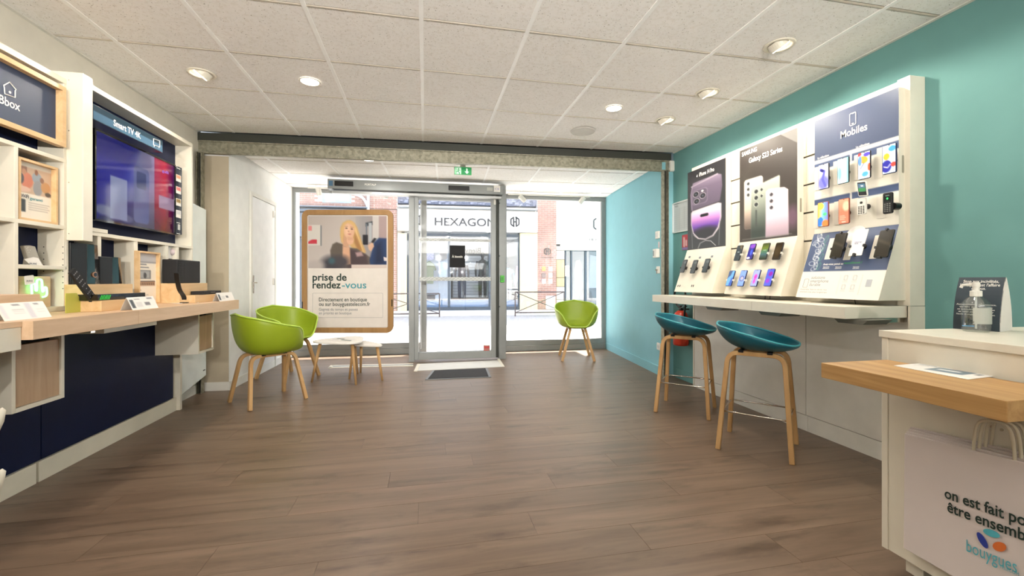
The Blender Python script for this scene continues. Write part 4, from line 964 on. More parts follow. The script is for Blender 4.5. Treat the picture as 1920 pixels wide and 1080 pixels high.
mb = thing('media_player', 'small flat black media player on the far wood step', 'media player', (XD-.15, (y0+y1)/2, zz)); mk('case', B().rrect((XD-.15, (y0+y1)/2, zz+.001), (1, 0, 0), (0, 1, 0), .09, min(y1-y0, .3), .012, (0, 0, .026)), BLACKM, mb, bevel=.004)
mk('front_lens', B().box(XD-.106, XD-.1045, (y0+y1)/2-.04, (y0+y1)/2+.04, zz+.008, zz+.02), BLACKG, mb)
ds, *_ = None, None
t = thing('round_sensor', 'round pale pink sensor on a white card in a narrow cubby', 'sensor', onX(323, 480, XF-.03))
y0, y1 = yz(316, 470, XF-.03)[0], yz(329, 470, XF-.03)[0]; zA, zB2 = yz(322, 460, XF-.03)[1], yz(322, 485, XF-.03)[1]
mk('card', B().box(XF-.034, XF-.03, y0, y1, zB2, zA), PAPER, t); mk('dome', B().lathe([(.026, 0), (.024, .01), (.014, .018), (.001, .02)], (XF-.03, (y0+y1)/2, (zA+zB2)/2), 24, (1, 0, 0)), M('dome_pink', (222, 204, 206), .35), t, smooth=True)
mk('card_clip', B().box(XB+.0, XF-.034, (y0+y1)/2-.005, (y0+y1)/2+.005, zA-.03, zA-.025), WHITE2, t)
t = thing('upright_leaflet', 'black upright leaflet with white lettering standing on the desk', 'leaflet', (XF+.05, 3.6, DT))
PLl = PL((XF+.055, 0, 0), (1, 0, 0), (0, 1, 0)); y0, y1 = yz(315, 530, XF+.055)[0], yz(336, 530, XF+.055)[0]; z1 = yz(325, 510, XF+.055)[1]
cv = Canvas(30, 66, (54, 44, 38)); cv.rect(.05, .03, .5, .09, (236, 232, 226)); cv.rect(.0, .2, 1, .24, (236, 232, 226)); cv.rect(.5, .28, .95, .31, (200, 196, 190)); cv.rect(.35, .85, .9, .9, (226, 222, 216))
for k in range(8): cv.rect(.15, .38+k*.05, .9, .395+k*.05, (96, 84, 76))
mk('card', B().box(XF+.05, XF+.055, y0, y1, DT, z1), BLACKM, t); panel('print', cv, (XF+.0556, y0, z1), (XF+.0556, y1, z1), (XF+.0556, y0, DT), PRINT, t)
t = thing('curved_remote_stand', 'slim dark curved remote stand between leaflet and wood cube', 'remote stand', (XF+.1, 3.75, DT))
pts = [onX(u-3, v, XF+.19) for u, v in ((334, 512), (336, 528), (340, 544), (347, 555))]; pts.append(Vector((XF+.19, pts[-1].y+.02, DT+.006)))
mk('blade', B().sweep(smooth(pts, 4), .03, .006, (1, 0, 0)), BLACK, t, smooth=False); mk('foot', B().box(XF+.17, XF+.22, pts[-1].y-.03, pts[-1].y+.03, DT, DT+.006), BLACK, t)
# loose papers on the desk
for k, (pts, lb) in enumerate((([(296, 567), (340, 569.5), (352, 564), (306, 562.5)], 'loose white leaflet lying flat on the desk beside the framed notice'), ([(335, 566), (372, 567.5), (383, 563.5), (350, 562.5)], 'second white leaflet lying flat on the desk before the wood cube'))):
    o = mk('leaflet', B().prism([onZ(u, v, DT+.0005+k*.0012) for u, v in pts], (0, 0, .0008)), PAPER); tag(o, lb, 'leaflet')

# ================================================================== RIGHT WALL UNIT
XR, XRP, XRL, YR0, YR1, ZC = 2.66, 2.605, 2.68, 1.915, 3.915, .937
XCT = 2.232
# lower cabinet
t = thing('right_base_cabinet', 'long white base cabinet with plain doors under the phone counter', 'cabinet', (2.7, 2.9, 0))
ysm = onX(1511, 700, XRL).y
for a, c2 in ((YR0, ysm-.002), (ysm+.002, YR1-.012)): mk('door', B().box(XRL, XRL+.018, a, c2, .115, .87), WHITE2, t, bevel=.001)
ysm2 = onX(1514, 800, XRL).y
for a, c2 in ((YR0, ysm2-.001), (ysm2+.001, YR1-.012)): mk('plinth', B().box(XRL+.002, XRL+.02, a, c2, .0, .111), WHITE2, t)
mk('end_panel', B().box(XRL-.004, XWR-.001, YR1-.012, YR1+.006, 0, .9), WHITE, t); mk('carcass', B().box(XRL+.02, XWR-.002, YR0, YR1-.012, .0, .87), WHITE2, t); mk('end_post', B().box(XR-.012, XWR-.001, YR0-.012, YR0-.001, 0, .936), WHITE, t)
# counter
t = thing('phone_counter', 'long white shelf counter below the phone displays on the right wall', 'counter', (2.4, 2.9, .87))
yk = onX(1409, 570, XCT).y
mk('counter_slab', B().box(XCT, XR, 1.925, yk-.001, ZC-.066, ZC), WHITE, t, bevel=.0015); mk('counter_slab', B().box(XCT, XR, yk+.001, 3.935, ZC-.066, ZC), WHITE, t, bevel=.0015)
mk('runner', B().box(2.34, 2.67, 1.935, 1.955, .845, .869), CHROME, t)
for u0, u1 in ((1322, 1356), (1421, 1467), (1562, 1628)):
    ya, yb_ = onX(u0, 575, 2.30).y, onX(u1, 580, 2.30).y
    mk('cable_tray', B().prism([(2.30, ya, .869), (2.30, yb_, .869), (2.30, yb_+.03, .842), (2.30, ya-.03, .842)], (.16, 0, 0)), M('tray_grey', (120, 118, 110), .5, metal=.4), t)
# slat wall back unit
t = thing('slatwall_unit', 'tall white slatted wall unit behind the phone displays', 'wall unit', (XR, 2.9, .94))
ysl = onX(1511, 400, XR).y
zsl = [ZC+.001]+[onX(1375, v, XR).z for v in (502, 461, 422, 383, 338)][0:0]
slots = [1.16, 1.36, 1.56, 1.76, 1.96]
zz = [ZC+.001]+slots+[2.22]
for a, c2 in ((YR0+.06, ysl-.001), (ysl+.001, YR1)):
    for k in range(len(zz)-1): mk('slat_board', B().box(XR, XR+.018, a, c2, zz[k]+(.006 if k else 0), zz[k+1]-(.006 if k < len(zz)-2 else 0)), WHITE, t, bevel=.0008)
mk('backing', B().box(XR+.02, XWR-.001, YR0+.06, YR1, ZC+.001, 2.215), M('slot_grey', (120, 114, 104), .7), t)
mk('end_post', B().box(XR-.012, XWR-.001, YR0-.012, YR0+.055, ZC+.001, 2.225), WHITE, t, bevel=.0015)
for k in (1.15, 1.35, 1.56, 1.76, 1.95): mk('bracket', B().box(XR-.004, XR+.004, YR0+.056, YR0+.075, k-.012, k+.012), BLACK, t)

XTB, ZTB = 2.46, .968
PR = PL((XRP, 0, 0), (-1, 0, 0), (0, -1, 0))
def display(lab, y0, y1, z1, zt, poster, wh):
    """poster panel with slanted tray below; returns thing and the slanted plane"""
    t = thing('phone_display', lab, 'display stand', (XRP, (y0+y1)/2, ZTB))
    pp_ = mk('poster_panel', B().box(XRP+.002, XR-.001, y0, y1, zt, z1), WHITE, t, bevel=.001)
    ds = Vector((XTB-XRP, 0, ZTB-zt)); n = Vector((0, 1, 0)).cross(ds).normalized()
    if n.x > 0: n = -n
    mk('slanted_tray', B().prism([(XRP, y0-.004, zt), (XTB, y0-.004, ZTB), (XR-.002, y0-.004, ZTB), (XR-.002, y0-.004, zt)], (0, y1-y0+.012, 0)), WHITE, t, bevel=.001)
    cv = Canvas(*wh, (30, 30, 30)); poster(cv)
    panel('poster', cv, (XRP+.0005, y1, z1), (XRP+.0005, y0, z1), (XRP+.0005, y1, zt+.002), PRINT, pp_)
    return t, PL((XRP, 0, zt), n, (0, -1, 0), -ds)
def g3(p): return onX(p[0], p[1], XRP)
# --- poster paintings
def p_iphone(c):
    c.vgrad([(0, (40, 40, 44)), (1, (58, 62, 64))])
    m = c.mP([(.12, .21), (.16, .16), (.80, .145), (.9, .17), (.92, .3), (.86, .47), (.1, .50), (.08, .3)], 2); c.put(m, (104, 92, 112)); c.line([(.12, .2), (.8, .15)], .018, (180, 170, 178)); c.vgrad([(.15, (150, 138, 156)), (.25, (100, 88, 108)), (.5, (84, 76, 92))], m*.6)
    c.rect(.13, .255, .56, .445, (120, 108, 128), .04); c.rect(.15, .265, .54, .435, (88, 80, 96), .04)
    for x, y in ((.24, .31), (.43, .35), (.26, .40)): c.ell(x, y, .085, .037, (170, 165, 172), soft=.1); c.ell(x, y, .07, .03, (20, 20, 26), soft=.15); c.ell(x, y, .03, .012, (70, 80, 90))
    c.ell(.42, .29, .03, .013, (240, 240, 230))
    m = c.mP([(.1, .535), (.14, .51), (.82, .485), (.9, .50), (.9, .66), (.84, .78), (.7, .86), (.5, .89), (.3, .87), (.16, .80), (.1, .68)], 2); c.put(m, (210, 200, 210))
    m = c.mP([(.12, .56), (.16, .545), (.82, .515), (.87, .53), (.87, .66), (.81, .77), (.68, .85), (.5, .88), (.32, .86), (.18, .79), (.12, .68)], 2)
    c.vgrad([(.53, (236, 220, 236)), (.62, (214, 150, 206)), (.72, (110, 70, 170)), (.80, (50, 44, 60)), (1, (50, 50, 54))], m); c.put(c.mE(.5, .86, .34, .12, soft=.6)*m, (44, 46, 50))
    c.rect(.36, .575, .58, .61, (16, 16, 20), .016); c.line([(.14, .2), (.1, .3), (.13, .5)], .008, (150, 140, 160))
    c.line([(.18, .82), (.3, .87), (.5, .895), (.7, .865), (.82, .79)], .005, (220, 215, 220)); c.line([(.3, .99), (.36, .93), (.5, .905), (.64, .92), (.76, .98)], .006, (220, 215, 220)); c.line([(.12, .7), (.14, .98)], .005, (150, 150, 156)); c.line([(.86, .7), (.84, .98)], .005, (150, 150, 156))
def p_galaxy(c):
    c.vgrad([(0, (56, 50, 46)), (1, (62, 56, 52))]); c.poly([(0, .25), (.2, .22), (.2, 1), (0, 1)], (66, 62, 56), 20)
    m = c.mR(.09, .34, .44, .87, .03); c.put(m, (226, 218, 202)); c.vgrad([(.34, (236, 230, 216)), (.65, (214, 196, 180)), (.85, (110, 96, 88))], m)
    for y in (.385, .445, .505): c.ell(.17, y, .035, .022, (190, 190, 186)); c.ell(.17, y, .025, .016, (50, 52, 54))
    m = c.mP([(.23, .45), (.25, .44), (.72, .39), (.73, .4), (.73, 1), (.22, 1)], 1.2); c.put(m, (150, 158, 146)); c.vgrad([(.4, (196, 202, 188)), (.6, (150, 158, 146)), (.9, (60, 70, 64))], m)
    for y in (.49, .555, .625): c.ell(.32, y, .045, .027, (200, 204, 196)); c.ell(.32, y, .034, .021, (44, 48, 48))
    for y in (.485, .55): c.ell(.42, y, .03, .018, (190, 194, 186)); c.ell(.42, y, .022, .013, (44, 48, 48))
    c.rect(.305, .68, .335, .86, (70, 76, 72), .008)
    c.ell(.93, .82, .09, .1, (110, 84, 100), soft=.9)
    m = c.mP([(.5, .52), (.55, .50), (.8, .52), (.86, .55), (.87, .98), (.49, .98)], 1.5); c.put(m, (222, 204, 214)); c.vgrad([(.5, (238, 228, 228)), (.8, (222, 200, 214)), (1, (170, 150, 164))], m)
    for y in (.56, .625, .69): c.ell(.59, y, .036, .022, (196, 188, 192)); c.ell(.59, y, .026, .017, (56, 52, 58))
    c.rect(.05, .972, .92, .977, (150, 146, 140)); c.poly([(.74, 0), (1, 0), (1, .14)], (112, 110, 108)); c.rect(0, .985, 1, 1, (70, 66, 62))
def p_mobiles(c):
    c.a[:] = (238, 234, 220); c.rect(0, 0, 1, .355, (62, 76, 106)); c.rect(0, .385, .47, .445, (66, 84, 120)); c.rect(.49, .385, 1, .445, (66, 84, 120)); c.rect(0, .70, .47, .755, (66, 84, 120)); c.rect(.49, .70, 1, .755, (66, 84, 120))
zt3 = onX(1690, 420, XRP).z; zp3 = onX(1688, 162, XRP).z
d3, S3 = display('large Mobiles display panel with navy header and two rows of phones', 1.93, 2.461, zp3, zt3, p_mobiles, (120, 180))
y0 = 2.60; y1 = 3.171; zt2_ = onX(1488, 443, XRP).z; zp2 = onX(1488, 242, XRP).z
d2, S2 = display('Samsung Galaxy S23 Series poster display in the middle of the right wall', y0, y1, zp2, zt2_, p_galaxy, (110, 170))
zt1_ = onX(1356, 462, XRP).z; zp1 = onX(1357, 297, XRP).z
d1, S1 = display('iPhone 14 Pro poster display at the far end of the right wall', 3.345, 3.905, zp1, zt1_, p_iphone, (90, 190))
# poster lettering
tpx(d1, 'iPhone 14 Pro', PR, (1311, 331), (1339, 320), 7, INKW, .014); 
ap = PR.at(1307, 330.5, .002); mk('apple_mark', B().lathe([(.008, 0), (.008, .001)], ap, 14, (-1, 0, 0)).lathe([(.003, 0), (.003, .001)], ap+Vector((0, -.004, .012)), 8, (-1, 0, 0)), INKW, d1)
tpx(d2, 'SAMSUNG', PR, (1391, 294), (1419, 285), 7.5, INKW, .02); tpx(d2, 'Galaxy S23 Series', PR, (1404, 306), (1467, 289), 9, INKW, .02)
tpx(d2, 'NOUVEAU', PR, (1471, 249), (1487, 245), 3.5, INKW, .0)
tpx(d3, 'Mobiles', PR, (1576, 260), (1626, 247), 13, INKW, .012)
c0 = PR.at(1599, 223, .002); mk('phone_icon', B().ring(c0, (0, -1, 0), (0, 0, 1), .042, .078, .008, .0035, (-.001, 0, 0), 4).rrect(c0-Vector((0, 0, .028)), (0, -1, 0), (0, 0, 1), .014, .005, .002, (-.001, 0, 0)).rrect(c0+Vector((0, 0, .034)), (0, -1, 0), (0, 0, 1), .014, .003, .001, (-.001, 0, 0)), INKW, d3)
for s, a, b2 in (('La sélection', (1533, 299), (1554, 292.5)), ('La sélection', (1605, 278), (1630, 271)), ('Les petits prix', (1533, 371), (1558, 364)), ('Les classiques', (1606, 355), (1640, 346))): tpx(d3, s, PR, a, b2, 3.8, INKW, .014)
# handle cut-outs on the poster panel edges
for t, y, z in ((d3, 1.93, 1.735), (d2, 2.60, 1.62)): mk('grip_slot', B().rrect((XRP+.03, y-.0006, z), (1, 0, 0), (0, 0, 1), .016, .10, .006, (0, .0005, 0)), M('slot_shade', (150, 146, 130), .6), t)
# tray prints
def on_plane_sheet(t, S, u0, v0, u1, v1, y0, y1, cv, nm='print_sheet', off=.0009):
    pass
dsl = Vector((XTB-XRP, 0, ZTB-zt3)); nS = S3.n
cv = Canvas(150, 110, (236, 232, 220)); cv.rect(0, 0, 1, .60, (70, 86, 120))
rs_ = random.Random(3)
for k in range(15):
    x = .02+.11*rs_.random()+.04; yv_ = .03+k*.037; an = rs_.random()*3; m = cv.mE(x, yv_, .045, .035, an, .2)-cv.mE(x, yv_, .037, .027, an, .2); cv.put(m, (226, 228, 230))
for k in range(4): m = cv.mE(.2, .1+.14*k, .02, .06, .3, .3)-cv.mE(.2, .1+.14*k, .014, .05, .3, .3); cv.put(m, (80, 160, 130))
cv.line([(.52, .66), (.52, .93)], .006, (190, 190, 186)); cv.line([(.77, .66), (.77, .93)], .006, (190, 190, 186))
for x in (.585, .69):
    for y in (.7, .83): m = cv.mR(x-.022, y-.035, x+.022, y+.035, .01)-cv.mR(x-.014, y-.027, x+.014, y+.027, .008); cv.put(m*.8, (150, 156, 164)); cv.rect(x-.03, y+.05, x+.03, y+.06, (190, 190, 192))
e = nS*.0009
panel('tray_print', cv, Vector((XRP, 2.465, zt3))+e, Vector((XRP, 1.927, zt3))+e, Vector((XTB, 2.465, ZTB))+e, PRINT, d3)
mk('grey_square', B().rrect(S3.at(1629, 531, .001), S3.r, S3.u, .032, .045, .002, S3.n*.0008), M('square_grey', (176, 180, 184), .6), d3, label='plain grey square on the tray')
tpx(d3, 'solutions', S3, (1521, 523), (1547, 521), 5.5, INKG, .005, .0); tpx(d3, 'smartphone', S3, (1519, 529.5), (1553, 528.5), 5.5, INKG, .005); tpx(d3, 'durable', S3, (1517, 536), (1538, 534.5), 5.5, INKG, .005)
tpx(d3, "Ensemble, faisons durer nos", S3, (1501, 543.5), (1550, 543), 2.8, INKG, .0); tpx(d3, "smartphones plus longtemps.", S3, (1499.5, 548), (1551, 547.5), 2.8, INKG, .0)
tpx(d3, "Avez-vous pensé au", S3, (1543, 497.5), (1581, 494.5), 3.8, INKW, .014); tpx(d3, "reconditionné ?", S3, (1582, 495), (1616, 493), 3.8, INKD, .03)
for a in (1543, 1566, 1599): tpx(d3, "Garantie\nselection", S3, (a, 501.5), (a+12, 501), 1.8, INKW, .02)
c0 = S3.at(1511, 531, .0015); mk('phone_icon', B().ring(c0, S3.r, S3.u, .035, .062, .006, .002, S3.n*.0006, 3), INKG, d3)
for S, d, us in ((S1, d1, ((1270, 1272.5), (1273.5, 1276), (1296, 1298), (1299, 1301))),):
    for a, b2 in us: c0, w0, h0 = S.rect(a, 534, b2, 539); mk('mini_icon', B().rrect(S.at((a+b2)/2, 536, .0005), S.r, S.u, .012, .022, .002, S.n*.0006), DGREY, d)

# --- phones
def wall_A(c): c.a[:] = (214, 214, 232); c.ell(.5, .75, .6, .3, (110, 112, 190), soft=.6); c.line([(.2, .2), (.6, .3), (.4, .6), (.7, .9)], .12, (90, 90, 170)); c.ell(.35, .25, .2, .06, (50, 52, 110), .3)
def wall_B(c): c.hgrad([(0, (190, 240, 240)), (.5, (230, 250, 252)), (1, (120, 220, 225))]); c.ell(.2, .6, .2, .3, (120, 190, 220), soft=.8)
def wall_C(c): c.a[:] = (214, 226, 236); c.ell(.45, .28, .4, .14, (236, 150, 60), .3); c.ell(.75, .1, .3, .08, (80, 70, 200)); c.ell(.6, .84, .28, .1, (80, 150, 230)); c.ell(.95, .6, .15, .15, (230, 90, 60)); c.ell(.15, .3, .15, .2, (90, 130, 210), soft=.3); c.line([(.2, .6), (.5, .42)], .03, (30, 30, 60)); c.ell(.1, .05, .2, .06, (220, 70, 70))
def wall_D(c): c.a[:] = (196, 216, 232); c.ell(.3, .4, .25, .12, (236, 160, 50)); c.ell(.75, .15, .3, .1, (70, 140, 190)); c.ell(.3, .75, .4, .22, (50, 50, 140)); c.ell(.85, .72, .2, .09, (214, 70, 60)); c.line([(.1, .75), (.4, .8), (.6, .7)], .03, (230, 230, 240))
def wall_E(c): c.hgrad([(0, (236, 196, 60)), (.5, (120, 180, 220)), (1, (110, 110, 190))]); c.ell(.3, .15, .3, .14, (240, 210, 80), soft=.3); c.ell(.2, .8, .3, .2, (50, 110, 200), .3); c.ell(.75, .9, .35, .16, (236, 120, 60)); c.ell(.7, .5, .2, .07, (80, 190, 120))
def wall_F(c): c.vgrad([(0, (230, 140, 110)), (.5, (214, 110, 84)), (1, (220, 110, 84))]); c.ell(.75, .3, .35, .2, (236, 170, 140), soft=.4); c.rect(.1, .68, .6, .695, (240, 200, 180)); c.rect(.1, .75, .7, .765, (240, 200, 180)); c.rect(.1, .82, .6, .835, (240, 200, 180)); c.rect(.3, .93, .7, .95, (250, 240, 230))
def wall_G(c): c.a[:] = (46, 52, 56); c.poly([(.5, .0), (1, 0), (1, .3), (.6, .15)], (90, 80, 60), 4); c.rect(.3, .42, .7, .47, (130, 140, 140))
def wall_H(c): c.a[:] = (40, 36, 110); c.ell(.6, .15, .5, .15, (110, 60, 160), soft=.6); c.ell(.6, .55, .2, .2, (60, 80, 190), soft=.6); c.ell(.3, .92, .3, .07, (220, 214, 220))
def wall_I(c): c.vgrad([(0, (60, 66, 40)), (.3, (90, 104, 40)), (.5, (70, 104, 80)), (.7, (60, 84, 90)), (1, (40, 46, 30))]); c.rect(.3, .42, .75, .44, (190, 200, 190))
def wall_J(c): c.a[:] = (44, 36, 26); c.ell(.5, .5, .5, .3, (60, 50, 34), soft=.9)
def wall_K(c): c.a[:] = (96, 146, 226); c.poly([(.0, .5), (.5, .3), (.6, 0), (0, 0)], (70, 84, 110), 3); c.poly([(.5, 1), (.7, .5), (1, .45), (1, 1)], (60, 80, 150), 6)
def wall_L(c): c.a[:] = (112, 140, 212); c.ell(.5, .52, .4, .18, (90, 84, 110), soft=.2); c.ell(.5, .52, .3, .13, (130, 150, 200), soft=.3); c.ell(.5, .5, .12, .05, (214, 150, 120))
def wall_M(c): c.a[:] = (136, 146, 220); c.ell(.5, .42, .25, .16, (190, 60, 160), soft=.7); c.ell(.45, .7, .2, .16, (176, 70, 170), soft=.7)
def wall_N(c): c.a[:] = (72, 84, 190); c.ell(.6, .28, .3, .14, (120, 30, 140), soft=.7); c.ell(.4, .7, .3, .14, (120, 50, 170), soft=.7)
def wall_O(c): c.a[:] = (66, 74, 78); c.ell(.7, .2, .3, .1, (88, 98, 100), soft=.8)
def wall_P(c): c.a[:] = (48, 44, 34); c.poly([(.0, .3), (1, .5), (1, .6), (0, .4)], (66, 62, 48), 4)
def phone(lab, S, cu, cv_, w_, h_, wall, body, off=.035, clips=True, tagside=-1, d=None, grp=None, emis=True, holder=BLACK):
    c = S.at(cu, cv_, off); base = c-S.u*h_/2
    t = thing('smartphone', lab, 'phone', base, grp)
    pb_ = mk('phone_body', B().rrect(c-S.n*.004, S.r, S.u, w_, h_, .009, S.n*.008, 4), body, t, bevel=.0015)
    cv = Canvas(22, 44, (60, 60, 60)); wall(cv); cv.ell(.5, .02, .06, .012, (10, 10, 12)); a = c+S.n*.0046
    panel('screen', cv, a-S.r*(w_/2-.0035)+S.u*(h_/2-.004), a+S.r*(w_/2-.0035)+S.u*(h_/2-.004), a-S.r*(w_/2-.0035)-S.u*(h_/2-.004), SCREEN if emis else print_mat('dark_screen', .05, .15), pb_)
    mk('display_post', B().lathe([(.016, -off+.001), (.016, -.012), (.02, -.010), (.02, -.0045)], c-S.u*.01, 16, S.n), holder, t)
    if clips:
        for q in (-1, 1): mk('clip', B().rrect(c+S.r*q*(w_/2+.002)-S.u*h_*.12-S.n*.006, S.r, S.u, .008, .014, .002, S.n*.013), holder, t)
    # small spec card on the panel beside the phone
    return t
INKPH = M('graphite_phone', (50, 52, 56), .35, metal=.4); COPPER = M('copper_phone', (150, 84, 66), .35, metal=.5); NAVYPH = M('navy_phone', (36, 46, 84), .3, metal=.3)
P3 = PL((XRP, 0, 0), (-1, 0, 0), (0, -1, 0))
pw = lambda S, u0, u1, v, off=.035: (S.at(u0, v, off)-S.at(u1, v, off)).length
rows = [('violet swirl phone, first of the upper row on the Mobiles panel', 1545, 331, 1536, 1555, 307, 356, wall_A, INKPH), ('pale turquoise screen phone, second of the upper row on the Mobiles panel', 1581.5, 320, 1571.5, 1592.5, 296, 346, wall_B, INKPH),
        ('phone with orange and blue bubbles, third of the upper row on the Mobiles panel', 1621, 310, 1611, 1634, 284, 337, wall_C, INKPH), ('phone with blue and red bubbles, rightmost of the upper row on the Mobiles panel', 1668, 298, 1654.5, 1680, 270, 327, wall_D, NAVYPH),
        ('phone with yellow and blue picture, first of the lower row on the Mobiles panel', 1544, 402, 1534, 1554, 379, 427, wall_E, COPPER), ('coral coloured phone, second of the lower row on the Mobiles panel', 1583, 396, 1573, 1593, 372, 421, wall_F, COPPER)]
CARD = M('spec_card', (228, 224, 212), .6)
for lb, cu, cv_, u0, u1, v0, v1, wf, bd_ in rows:
    w_ = pw(P3, u0, u1, cv_); h_ = (P3.at(cu, v0, .035)-P3.at(cu, v1, .035)).length*.97
    phone(lb, P3, cu, cv_, w_, h_, wf, bd_, clips=False)
    q = P3.at(u0, v1, .002); mk('price_card', B().rrect(P3.at(u0-2, (v0+v1)/2+3, .0008), P3.r, P3.u, .05, h_*.95, .002, P3.n*.0012), CARD, d3)
# flip phone
fp = thing('flip_phone', 'open white flip phone with keypad in the lower row', 'phone', P3.at(1618, 405, .035))
c = P3.at(1618, 387, .04); mk('keypad_half', B().rrect(c, P3.r, P3.u, .052, .098, .01, P3.n*.012), WHITE2, fp, bevel=.002)
c2 = P3.at(1618.5, 354, .052); up2 = (P3.u+P3.n*.15+P3.r*-.0).normalized(); r2 = (P3.r-P3.u*.12).normalized(); u2_ = (P3.u+P3.r*-.12).normalized()
mk('screen_half', B().rrect(c2, r2, u2_, .056, .092, .01, P3.n*.009), WHITE2, fp, bevel=.002)
cv = Canvas(20, 32, (20, 20, 22)); cv.rect(.06, .1, .94, .72, (60, 90, 110)); cv.rect(.06, .45, .94, .72, (40, 110, 60)); cv.rect(.4, .25, .7, .32, (210, 220, 230)); a = c2+P3.n*.0096
panel('screen', cv, a-r2*.024+u2_*.04, a+r2*.024+u2_*.04, a-r2*.024-u2_*.04, SCREEN, fp)
bb = B()
for r_ in range(5):
    for k in (-1, 0, 1): bb.rrect(c+P3.n*.012+P3.r*k*.014-P3.u*(.002+r_*.0095), P3.r, P3.u, .009, .006, .002, P3.n*.001, 2)
bb.rrect(c+P3.n*.012+P3.u*.022, P3.r, P3.u, .016, .014, .006, P3.n*.0015, 4)
mk('keys', bb, DGREY, fp, kind='stuff'); mk('display_post', B().lathe([(.016, -.038), (.016, -.0)], c, 16, P3.n), BLACK, fp)
kp = thing('keypad_phone', 'small black keypad phone at the right end of the lower row', 'phone', P3.at(1666, 405, .035))
c = P3.at(1667, 381, .04); mk('phone_body', B().rrect(c, P3.r, P3.u, .050, .118, .008, P3.n*.012), BLACKM, kp, bevel=.002)
cv = Canvas(16, 18, (16, 22, 20)); cv.ell(.5, .55, .16, .16, (60, 190, 100)); cv.rect(.2, .1, .8, .18, (150, 170, 160)); a = c+P3.n*.0125+P3.u*.028; panel('screen', cv, a-P3.r*.018+P3.u*.02, a+P3.r*.018+P3.u*.02, a-P3.r*.018-P3.u*.02, SCREEN, kp)
bb = B()
for r_ in range(5):
    for k in (-1, 0, 1): bb.rrect(c+P3.n*.012+P3.r*k*.013-P3.u*(.004+r_*.0105), P3.r, P3.u, .008, .005, .001, P3.n*.001, 2)
mk('keys', bb, M('key_grey', (120, 124, 120), .5), kp, kind='stuff'); mk('display_post', B().lathe([(.02, -.038), (.02, 0)], c-P3.u*.02-P3.r*-.02, 16, P3.n), BLACK, kp)
for u, v in ((1602, 392), (1652, 388)): mk('price_card', B().rrect(P3.at(u, v, .0008), P3.r, P3.u, .05, .13, .002, P3.n*.0015), CARD, d3)
for u, v in ((1647, 312), ): mk('price_card', B().rrect(P3.at(u, v, .0008), P3.r, P3.u, .05, .14, .002, P3.n*.0015), CARD, d3)
# tray phones of the Mobiles tray
for lb, cu, cv_ in (('black phone clamped left of the white card phone on the Mobiles tray', 1572.5, 460.5), ('black phone clamped at the right end of the Mobiles tray', 1658, 457)):
    t = phone(lb, S3, cu, cv_, .078, .165, wall_P, BLACK, off=.045, emis=False); mk('bottom_clip', B().rrect(S3.at(cu, cv_, .04)-S3.u*.084, S3.r, S3.u, .02, .012, .002, S3.n*.014), BLACK, t); mk('bottom_clip', B().rrect(S3.at(cu, cv_, .04)+S3.u*.084, S3.r, S3.u, .012, .01, .002, S3.n*.014), BLACK, t)
    mk('price_card', B().rrect(S3.at(cu-16, cv_+6, .001), S3.r, S3.u, .04, .145, .002, S3.n*.0012), CARD, d3)
t = thing('card_dummy_phone', 'white card dummy in a phone clamp in the middle of the Mobiles tray', 'display card', S3.at(1610, 475, .04)); c = S3.at(1610, 455, .045)
mk('card', B().rrect(c, S3.r, S3.u, .08, .165, .004, S3.n*.003), PAPER, t); mk('display_post', B().lathe([(.018, -.044), (.018, 0)], c-S3.u*.01, 16, S3.n), BLACK, t)
for q in (-1, 1): mk('clip', B().rrect(c+S3.r*q*.042-S3.u*.022-S3.n*.004, S3.r, S3.u, .012, .016, .003, S3.n*.014), BLACK, t)
mk('clip', B().rrect(c-S3.u*.08, S3.r, S3.u, .014, .02, .003, S3.n*.014), BLACK, t); mk('backing_disc', B().lathe([(.062, 0), (.062, .002)], S3.at(1604, 441, .004), 32, S3.n), PAPER, t)
text(t, 'Démarrage\nrapide', c+S3.n*.0036+S3.u*.0-S3.r*.022, S3.r, S3.u, .044, .007, INKB, .01)
mk('price_card', B().rrect(S3.at(1593, 466, .001), S3.r, S3.u, .045, .15, .002, S3.n*.0012), CARD, d3)
# middle tray: two rows of four
mids = [(1385, 474.5, wall_G), (1409, 472, wall_H), (1434, 471.5, wall_I), (1459, 471, wall_J)]; lows = [(1370, 522, wall_K), (1392, 522, wall_L), (1417, 521.5, wall_M), (1443, 520.5, wall_N)]
nmz = ['dark phone', 'deep violet phone', 'olive green phone', 'brown black phone']; nml = ['sky blue phone with dark fold', 'light blue phone with round emblem', 'lilac phone with pink plume', 'deep blue phone with violet plume']
for k, (u, v, wf) in enumerate(mids): phone(nmz[k]+' in the upper row of the middle tray, number %s from the left' % ('one', 'two', 'three', 'four')[k], S2, u, v, .066+.004*(k > 1), .135, wf, INKPH, off=.035, holder=WHITE2)
for k, (u, v, wf) in enumerate(lows): phone(nml[k]+' in the lower row of the middle tray', S2, u, v, .068, .135, wf, NAVYPH, off=.035, holder=WHITE2)
for u, v in [(a[0]-6, a[1]+22) for a in mids+lows]: mk('price_card', B().rrect(S2.at(u, v-2, .001), S2.r, S2.u, .035, .014, .002, S2.n*.0012), CARD, d2)
for k, (u, v) in enumerate(((1282, 499), (1301.5, 500), (1324, 498))): 
    phone(('leftmost', 'middle', 'rightmost')[k]+' slate grey phone on the farthest tray below the iPhone poster', S1, u, v, .07, .135, wall_O, INKPH, off=.035, emis=False); q = S1.at(u+11, v-17, .001); mk('price_card', B().rrect(q, S1.r, S1.u, .03, .02, .002, S1.n*.001), INKG, d1)
